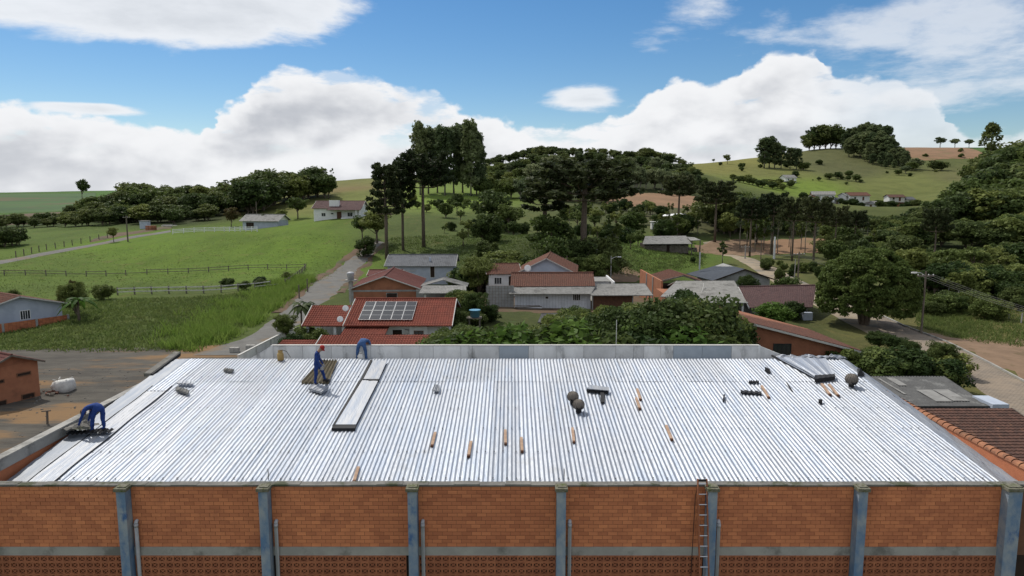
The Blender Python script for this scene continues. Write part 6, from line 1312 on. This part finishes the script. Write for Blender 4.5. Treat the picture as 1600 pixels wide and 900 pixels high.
blades('tall_grass', L['tallgrass'], tg, .2, 1.25, .05, 2, .45, .3, 7)
blades('grass_tufts', L['grass'], region(9000, G_([(-60,548),(150,550),(300,548),(400,500)]), G_([(-60,470),(150,470),(300,465),(430,452)]), 3), .1, .42, .06, 4, .7, .35, 5)
blades('grass_tufts', L['grass'], region(3000, G_([(-60,462),(150,462),(440,450),(500,440)]), G_([(-60,404),(150,390),(420,364),(580,372)]), 5), .05, .2, .07, 6, .8, .6, 4)
blades('grass_tufts', L['grass'], region(6000, G_([(600,425),(700,430),(900,432),(1100,415)]), G_([(610,372),(740,365),(900,370),(1100,388)]), 7), .12, .45, .09, 8, .7, .5, 5)
blades('grass_tufts', L['grass'], region(3500, G_([(1440,512),(1520,535),(1620,545)]), G_([(1420,455),(1520,440),(1620,440)]), 9), .1, .5, .06, 10, .6, .3, 6)

ORD = ['first', 'second', 'third', 'fourth', 'fifth', 'sixth', 'seventh', 'eighth', 'ninth', 'tenth', 'eleventh', 'twelfth', 'thirteenth', 'fourteenth', 'fifteenth', 'sixteenth']+['seventeenth', 'eighteenth', 'nineteenth', 'twentieth']+['twenty-'+q for q in ('first', 'second', 'third', 'fourth', 'fifth', 'sixth', 'seventh', 'eighth', 'ninth')]+['thirtieth', 'thirty-first', 'thirty-second']
_by = {}
for o_ in COL.objects:
    if o_.get('group') and o_.get('label'): _by.setdefault((o_['group'], o_['label']), []).append(o_)
for (g_, l_), os_ in _by.items():
    if 1 < len(os_) <= 32 and len(l_.split()) <= 12 and ('tree' in l_ or 'plant' in l_ or 'bush' in l_ or 'shrub' in l_):
        os_.sort(key=lambda q: q.location.x/max(q.location.y, 1))
        for k_, q in enumerate(os_): q['label'] = ORD[k_]+' '+l_+', counted from the left' if len(l_.split()) <= 10 else ORD[k_]+' from left, '+l_
# ------------------------------------------------------------------ fences, poles, vehicles, people
def fence(name, label, pts, ph, step, rails, pm_, rm, pw=.12, rw=.05, rh=.12, gap=()):
    P = pline(pts, 200); s = np.concatenate([[0], np.cumsum(np.hypot(*np.diff(P, axis=0).T))]); n = max(1, int(s[-1]/step)); q = [(float(np.interp(s[-1]*i/n, s, P[:, 0])), float(np.interp(s[-1]*i/n, s, P[:, 1]))) for i in range(n+1)]
    o = Vector((q[0][0], q[0][1], H(*q[0]))); t = thing(name, label, 'fence', o)
    L3 = [Vector((x, y, H(x, y)))-o for x, y in q]; pmsh = MB().bb(-pw/2, pw/2, -pw/2, pw/2, -.4, ph).mesh('post', pm_)
    for k, p in enumerate(L3): a = bpy.data.objects.new('post', pmsh); COL.objects.link(a); a.parent = t; a.location = p; a.rotation_euler = (random.uniform(-.05, .05), random.uniform(-.05, .05), 0)
    for k in range(n):
        for r in rails:
            if random.random() < .04 and rm is not M['wire'] and pm_ is not M['white']: continue
            j = random.uniform(-.03, .03); MB().beam(L3[k]+Vector((0, -pw/2-rw/2, r+j)), L3[k+1]+Vector((0, -pw/2-rw/2, r+random.uniform(-.03, .03))), rw, rh).build('rail' if rm is not M['wire'] else 'wire', rm, t)
    return t
fence('wooden_fence', 'weathered wooden rail fence at the lower edge of the left meadow', G_([(184,461),(250,459),(330,458),(400,452),(446,447)]), 1.15, 2.3, (.45, .95), M['wood'], M['trim'], .16, .05, .13)
fence('wooden_fence', 'long low rail fence across the middle of the left meadow', G_([(-60,432),(60,430),(200,430),(330,425),(440,421),(476,420)]), 1.0, 3.4, (.4, .85), M['wood'], M['wood'], .13, .05, .10)
fence('wooden_fence', 'short rail fence slanting down to the gravel road', G_([(478,420),(462,436),(446,447)]), 1.0, 3.0, (.45, .9), M['wood'], M['wood'], .13, .05, .10)
fence('white_fence', 'white painted rail fence in front of the grey barn', G_([(270,366),(300,363.5),(350,362),(402,362)]), 1.35, 2.6, (.4, .8, 1.2), M['white'], M['white'], .16, .06, .15)
fence('wire_fence', 'thin wire fence with wooden posts left of the farm track', G_([(25,402),(70,391),(120,382),(168,372)]), 1.4, 3.2, (.5, 1.0), M['polewood'], M['wire'], .15, .02, .02)
fence('wire_fence', 'wire fence with pale posts on the grass slope right of the paved road', G_([(1452,452),(1500,470),(1560,492),(1640,520)]), 1.2, 3.0, (.5, 1.0), M['pole'], M['wire'], .10, .02, .02)
def pole(px, ytop, Y, label, mat='pole', r=.14, lamp=0, arm=0, name='utility_pole', cat='pole'):
    p = at(px, ytop, Y); g = H(p.x, Y); h = max(2.0, p.z-g); t = thing(name, label, cat, (p.x, Y, g)); MB().tube([(0, 0, -.6), (0, 0, h)], [r, r*.72], 8).build('shaft', M[mat], t)
    if lamp:
        MB().tube([(0, 0, h-.5), (lamp*.6, -.1, h-.15), (lamp*1.1, -.1, h-.12)], .035, 6).build('lamp_arm', M['alu'], t); m = MB(); m.box((lamp*1.3, -.1, h-.12), (.55, .22, .12)); m.box((lamp*1.3, -.1, h-.19), (.38, .16, .04)); m.build('lamp_head', M['white'], t)
    if arm:
        MB().bb(-.9, .9, -.05, .05, h-.55, h-.42).build('crossarm', M['polewood'], t)
        for xx in (-.8, -.3, .3, .8): MB().lathe([(.0, 0), (.05, 0), (.06, .06), (.03, .14), (0, .15)], 8, (xx, 0, h-.42)).build('insulator', M['white'], t)
    return t, Vector((p.x, Y, g+h))
pole(1211, 370, 158, 'short thick white concrete pole among the roadside trees', 'white', .28, name='concrete_pole')
_, h1 = pole(1447, 424, 74, 'street lamp pole standing right of the big round tree', 'polewood', .12, -1, 1, 'street_lamp', 'street lamp'); _, h2 = pole(1249, 393, 113, 'thin dark pole beside the dirt road above the purple brown roof', 'polewood', .14, 0, 1); _, h3 = pole(1165, 383, 150, 'pole behind the slate blue roof', 'pole', .16, 0, 1)
pole(932.5, 386, 122, 'plain concrete pole left of the lane', 'pole', .19); pole(955, 400, 112, 'slim street lamp at the lane', 'pole', .10, 1, 0, 'street_lamp', 'street lamp'); pole(886, 400, 112, 'thin pole behind the pale blue gabled house', 'polewood', .09)
pole(197, 337, 178, 'tall wooden pole on the meadow beside the lone bushy tree', 'polewood', .2, 0, 1); pole(467, 451, 97, 'left of the two posts beside the gravel road', 'polewood', .12); pole(480, 440, 104, 'right of the two posts beside the gravel road', 'polewood', .12); pole(400, 315, 214, 'pole in front of the grey barn', 'polewood', .16); pole(547, 447, 90, 'meter post at the corner of the unfinished block house', 'pole', .13); pole(1093, 385, 165, 'pole at the right end of the board shed', 'polewood', .13); pole(1190, 375, 150, 'wooden post left of the thick white pole', 'polewood', .1); pole(1243, 405, 118, 'short pale post beside the dirt road', 'pole', .09); pole(963.5, 500, 44, 'thin metal mast standing in the thicket behind the parapet', 'alu', .035)
def wire(a, b, sag, label):
    m = MB(); m.tube([a.lerp(b, i/14)+Vector((0, 0, -sag*4*(i/14)*(1-i/14))) for i in range(15)], .011, 4, False); tag(m.build('power_line', M['wire']), label, 'power line', 'power lines along the road')
for dx in (-.8, -.3, .3, .8):
    o = Vector((dx, 0, -.35)); e = Vector((47, 42, H(47, 42)+4.6)); wire(h1+o, e+o, .7, 'power line running right from the street lamp pole'); wire(h2+o, h1+o, 1.0, 'power line between the dirt road pole and the street lamp pole'); wire(h3+o, h2+o, 1.0, 'power line between the two poles along the dirt road')
# white bulk bag, stake, rubble
p = ground(100, 611); t = thing('bulk_bag', 'white bulk bag slumped on the gravel yard', 'bag', p)
m = MB(); rg = random.Random(3); nz, na = 7, 18
for j in range(nz+1):
    for i in range(na):
        a = 2*PI*i/na; s = 1/max(abs(math.cos(a)), abs(math.sin(a)))**.55; rr = (.62+.12*math.sin(PI*j/nz))*s*(1+rg.uniform(-.05, .05)); m.v.append((rr*math.cos(a)*1.05, rr*math.sin(a)*.85, j/nz*.85*(1+.12*math.cos(a))+rg.uniform(-.03, .03)))
for j in range(nz):
    for i in range(na): m.f.append((j*na+i, j*na+(i+1) % na, (j+1)*na+(i+1) % na, (j+1)*na+i))
m.f.append(tuple(nz*na+i for i in range(na))); m.build('bag_body', M['sack'], t, True)
for k in range(4): a = PI/4+k*PI/2; MB().tube([(.6*math.cos(a), .5*math.sin(a), .82), (.7*math.cos(a), .6*math.sin(a), 1.0), (.45*math.cos(a+.4), .4*math.sin(a+.4), .9)], .03, 5).build('loop', M['sack'], t)
p = ground(66, 618); t = thing('rubble_pile', 'small heap of broken bricks and sticks beside the brick store', 'rubble', p); rg = random.Random(9)
for k in range(26): s = rg.uniform(.12, .3); MB().box((rg.gauss(0, .8), rg.gauss(0, .45), rg.uniform(.02, .2)), (s, s*.6, s*.5), Matrix.Rotation(rg.random()*3, 3, 'Z') @ Matrix.Rotation(rg.random(), 3, 'X')).build('broken_brick', M['tile_old' if k % 3 else 'wood'], t)
p = ground(74, 663); t = thing('stake', 'dark wooden stake standing in the gravel yard', 'stake', p); MB().beam((0, 0, -.2), (.06, 0, .95), .1, .1).build('post', M['polewood'], t); MB().beam((-.3, 0, .88), (.3, 0, .93), .07, .07).build('crosspiece', M['polewood'], t)
rg = np.random.default_rng(12); S = region(900, [(-60,62),(-40,60),(-22,56)], [(-60,28),(-40,30),(-20,34)], 12); m = MB()
for x, y in S: s = random.uniform(.03, .11); m.box((x, y, H(x, y)+.04), (s*2, s*1.4, s), Matrix.Rotation(random.random()*3, 3, 'Z'), .6)
stuff(m.build('loose_stones', M['gravel']))
def blockstack(px, py, lab, z=.0):
    p = atz(px, py, z); t = thing('block_stack', lab, 'block stack', p)
    for r in range(3):
        for k in range(2): MB().bb(-.42+k*.43, -.42+k*.43+.4, -.2, .2, r*.21+.005, r*.21+.2).build('block', M['concrete'], t)
blockstack(367, 553, 'stack of grey concrete blocks beside the far left roof corner', .2); blockstack(392, 549, 'pale concrete blocks at the foot of the white yard wall', .2)
# parked car beside the white house
p = at(720, 428, 113); g = H(p.x, 113); t = thing('parked_car', 'dark car parked at the right end of the white house with the grey roof', 'car', (p.x+.9, 114.5, g), R(80))
pr = [(-2.0,.35),(-2.05,.75),(-1.3,.9),(-.8,1.42),(.7,1.45),(1.3,.95),(2.0,.82),(2.05,.4)]
m = MB(); n = len(pr)
for s, w in ((-1, .82), (1, .82)):
    for x, z in pr: m.v.append((x, s*(w-(.15 if z > 1.2 else 0)), z))
for i in range(n): m.f.append((i, (i+1) % n, n+(i+1) % n, n+i))
m.f.append(tuple(range(n))[::-1]); m.f.append(tuple(range(n, 2*n))); m.build('body', M['carpaint'], t)
for s in (-1, 1): m = MB(); m.poly([(-1.15, s*.80, .93), (-.74, s*.70, 1.36), (.62, s*.70, 1.38), (1.1, s*.80, .97)]); m.build('side_window', M['glass'], t)
m = MB(); m.poly([(-1.27, -.72, .95), (-.84, -.62, 1.38), (-.84, .62, 1.38), (-1.27, .72, .95)]); m.v = [(x-.03, y, z) for x, y, z in m.v]; m.build('rear_window', M['glass'], t)
for x in (-1.3, 1.3):
    for s in (-1, 1): w_ = MB().lathe([(.0, -.1), (.32, -.1), (.34, 0), (.32, .1), (0, .1)], 16, (x, s*.78, .33), Matrix.Rotation(R(90), 3, 'X')).build('wheel', M['black'], t); MB().lathe([(0, -.112), (.2, -.112), (.2, .112), (0, .112)], 12, (x, s*.78, .33), Matrix.Rotation(R(90), 3, 'X')).build('rim', M['alu'], w_)
for s in (-.6, .6): MB().box((-2.045, s, .68), (.05, .3, .14)).build('tail_light', M['redcap'], t)

# --- workers: one continuous skinned body each
def person(label, loc, rotz, J, cloth, cap, look, boots=True):
    """J: joints in metres; L/R limbs; the skin is grown round the skeleton"""
    V = []; Rr = []; E = []; nm = []; ix = {}
    def add(n, p, r, par=None, kind='cloth'):
        ix[n] = len(V); V.append(tuple(p)); Rr.append(r); nm.append(kind)
        if par is not None: E.append((ix[par], ix[n]))
    P = {k: Vector(v) for k, v in J.items()}
    add('pelvis', P['pelvis'], (.155, .135)); add('waist', P['waist'], (.15, .12), 'pelvis'); add('chest', P['chest'], (.175, .135), 'waist'); add('collar', P['collar'], (.11, .09), 'chest')
    d = (P['head']-P['collar']).normalized(); f = Vector(look).normalized(); f = (f-d*f.dot(d)).normalized(); sd_ = d.cross(f)
    add('neck', P['collar'].lerp(P['head'], .42), (.055, .055), 'collar', 'skin'); add('jaw', P['head']-d*.05+f*.015, (.068, .075), 'neck', 'skin'); add('skull', P['head']+d*.05, (.078, .092), 'jaw', 'skin'); add('crown', P['head']+d*.11, (.06, .07), 'skull', 'skin')
    add('nose', P['head']-d*.0+f*.112, (.015, .015), 'jaw', 'skin')
    for s, k in ((1, 'L'), (-1, 'R')):
        add('ear'+k, P['head']+sd_*s*.085, (.018, .018), 'skull', 'skin')
        add('sh'+k, P['sh'+k], (.075, .075), 'chest'); add('el'+k, P['el'+k], (.055, .055), 'sh'+k); add('wr'+k, P['wr'+k], (.04, .04), 'el'+k)
        hd = (P['wr'+k]-P['el'+k]).normalized(); side = hd.orthogonal().normalized(); nr = hd.cross(side)
        add('palm'+k, P['wr'+k]+hd*.07, (.036, .022), 'wr'+k, 'hand')
        for q in range(4):
            o = side*(q-1.5)*.021; ln = (.07, .082, .076, .058)[q]; a = P['wr'+k]+hd*.105+o; add('k%d%s' % (q, k), a, (.011, .011), 'palm'+k, 'hand'); add('m%d%s' % (q, k), a+hd*ln*.55+nr*.012, (.0095, .0095), 'k%d%s' % (q, k), 'hand'); add('t%d%s' % (q, k), a+hd*ln*.9+nr*(.035+.004*q), (.008, .008), 'm%d%s' % (q, k), 'hand')
        a = P['wr'+k]+hd*.045-side*.04+nr*.01; add('th0'+k, a, (.012, .012), 'palm'+k, 'hand'); add('th1'+k, a+hd*.05-side*.012+nr*.018, (.009, .009), 'th0'+k, 'hand')
        add('hip'+k, P['hip'+k], (.108, .108), 'pelvis'); add('kn'+k, P['kn'+k], (.075, .08), 'hip'+k); add('an'+k, P['an'+k], (.058, .062), 'kn'+k); add('to'+k, P['to'+k], (.05, .045), 'an'+k, 'boot')
    me = bpy.data.meshes.new('skeleton'); me.from_pydata(V, E, []); ob = bpy.data.objects.new('skeleton', me); COL.objects.link(ob)
    md = ob.modifiers.new('skin', 'SKIN'); md.use_smooth_shade = True
    sv = me.skin_vertices[0].data
    for i, r in enumerate(Rr): sv[i].radius = r if i else r; sv[i].use_root = (i == 0)
    sb = ob.modifiers.new('sub', 'SUBSURF'); sb.levels = 2; sb.render_levels = 2
    bpy.context.view_layer.update(); dg = bpy.context.evaluated_depsgraph_get(); bm2 = bpy.data.meshes.new_from_object(ob.evaluated_get(dg)); bpy.data.objects.remove(ob)
    from mathutils import noise as mn
    for v in bm2.vertices: v.co += v.normal*(mn.noise(v.co*9)*.016+mn.noise(v.co*22)*.008)
    bm2.name = 'body'; bm2.materials.clear()
    for k in (cloth, 'skin', 'glove', 'boot'): bm2.materials.append(M[k])
    VA = np.array(V); mi = []
    for pl in bm2.polygons:
        k = nm[int(((VA-np.array(pl.center))**2).sum(1).argmin())]; mi.append({'cloth': 0, 'skin': 1, 'hand': 2, 'boot': 3}[k])
    bm2.polygons.foreach_set('material_index', mi); bm2.polygons.foreach_set('use_smooth', [True]*len(mi))
    t = thing('person', label, 'person', loc, rotz); link('body', bm2, t)
    Q = Matrix((sd_, f, d)).transposed(); hc = P['head']+d*.06
    c = MB().lathe([(.112, -.01), (.114, .03), (.10, .075), (.065, .11), (.0, .122)], 16, hc, Q); m = MB(); n = 9
    for q in range(n): a = R(30+120*q/(n-1)); c_, s_ = math.cos(a), math.sin(a); m.v += [tuple(hc+Q @ Vector((.10*c_, .10*s_, .0))), tuple(hc+Q @ Vector((.12*c_, .19*s_, -.02)))]
    for q in range(n-1): m.f.append((2*q, 2*q+2, 2*q+3, 2*q+1))
    cp2 = c.build('cap', M[cap], t, True); m.build('visor', M[cap], cp2)
    for s in (-1, 1): MB().lathe([(0, -.012), (.012, 0), (0, .012)], 8, P['head']+f*.088+sd_*s*.032+d*.035).build('eye', M['black'], t)
    MB().beam(P['head']-d*.045+f*.092-sd_*.022, P['head']-d*.045+f*.092+sd_*.022, .012, .01).build('mouth', M['redcap'], t)
    for k in 'LR':
        a, to = P['an'+k], P['to'+k]; dd = (to-a); dd.z = 0; dd.normalize(); zz = min(a.z, to.z)-.045
        b = MB(); q = Matrix((Vector((dd.x, dd.y, 0)), Vector((-dd.y, dd.x, 0)), Vector((0, 0, 1)))).transposed(); b.box((a.x+dd.x*.075, a.y+dd.y*.075, zz+.02), (.30, .115, .09), q, .85); b.box((a.x+dd.x*.075, a.y+dd.y*.075, zz-.035), (.31, .12, .03), q); b.build('boot', M['boot'], t)
    return t
# standing worker in the red cap, stepping across the sheets, turned to the right
f1 = onroof(493, 601, .1)
J = dict(pelvis=(.10,.05,.92), waist=(.08,.05,1.10), chest=(.07,.05,1.32), collar=(.14,.05,1.47), head=(.30,.02,1.63), shL=(.08,.25,1.40), elL=(.13,.31,1.12), wrL=(.27,.28,.90), shR=(.10,-.15,1.40), elR=(.16,-.22,1.12), wrR=(.33,-.18,.90),
 hipL=(.12,.15,.86), knL=(.26,.30,.50), anL=(.30,.42,.17), toL=(.44,.40,.13), hipR=(.08,-.05,.86), knR=(.06,-.08,.47), anR=(.0,-.06,.10), toR=(.15,-.09,.06))
person('worker in blue coveralls and a red cap standing on a loose sheet', f1, 0, J, 'cloth', 'redcap', (1, -.25, -.55))
# bending worker at the left edge
f2 = onroof(152, 673, .1)
J = dict(pelvis=(.17,.0,.88), waist=(.02,.02,1.0), chest=(-.20,.0,.98), collar=(-.36,.0,.88), head=(-.50,.08,.74), shL=(-.30,-.19,.88), elL=(-.40,-.26,.60), wrL=(-.52,-.24,.33), shR=(-.26,.20,.90), elR=(-.36,.24,.62), wrR=(-.40,.18,.36),
 hipL=(.03,-.12,.84), knL=(-.07,-.14,.46), anL=(-.12,-.10,.10), toL=(-.27,-.12,.06), hipR=(.22,.06,.84), knR=(.22,.04,.46), anR=(.24,.06,.10), toR=(.09,.03,.06))
person('worker in dark blue coveralls bending down at the left roof edge', f2, 0, J, 'cloth', 'tancap', (-.5, 0, -1))
f3 = Vector((onroof(563.5, 560).x, RY1+.30, zbot+.46))
J = dict(pelvis=(.0,.05,1.02), waist=(.05,.22,1.16), chest=(.12,.40,1.14), collar=(.16,.54,1.03), head=(.22,.64,.88), shL=(-.06,.44,1.06), elL=(-.04,.58,.80), wrL=(.06,.66,.58), shR=(.30,.40,1.06), elR=(.36,.48,.80), wrR=(.28,.56,.58),
 hipL=(-.13,.03,.96), knL=(-.20,.02,.54), anL=(-.22,-.02,.12), toL=(-.24,.12,.07), hipR=(.13,.03,.96), knR=(.21,.04,.54), anR=(.24,-.0,.12), toR=(.27,.14,.07))
person('worker in faded blue coveralls bending over in front of the pale parapet', f3, 0, J, 'cloth2', 'tancap', (.2, .4, -1))
p = f3+Vector((.0, -.12, .1)); t = thing('sack', 'small white sack between the legs of the bending worker by the parapet', 'sack', p)
m = MB().lathe([(.0,0),(.13,.02),(.17,.14),(.15,.30),(.09,.40),(.05,.44),(.07,.50),(0,.49)], 12); m.v = [(x*1.0+.03*math.sin(z*14), y*.7, z) for x, y, z in m.v]; m.build('sack_body', M['sack'], t, True); MB().tube([(.06,0,.43),(.0,.06,.435),(-.06,0,.43),(0,-.06,.435),(.06,0,.43)], .012, 5).build('tie', M['wood'], t)
q = onroof(141, 675, .12); t = thing('roofing_sheet', 'short dark sheet offcut under the hands of the bending worker at the left roof edge', 'roof sheet', q); m = MB(); corr(m, -.75, .75, -.18, .18, 0, .04, .157, .03, 8, 0, 2); m.v = [(x, y+.15*x, z) for x, y, z in m.v]; m.build('sheet_body', M['black'], t)
q = onroof(126, 668, .22); t = thing('membrane_bundle', 'crumpled grey membrane bundle on the left roof edge beside the bending worker', 'bundle', q); m = MB(); n = 8
for j in range(n):
    for i in range(n): m.v.append(((i-3.5)*.14+random.uniform(-.05, .05), (j-3.5)*.12+random.uniform(-.05, .05), random.uniform(0, .22)*(1-abs(i-3.5)/5)))
for j in range(n-1):
    for i in range(n-1): a = j*n+i; m.f.append((a, a+1, a+n+1, a+n))
m.build('folds', M['concrete_d'], t)
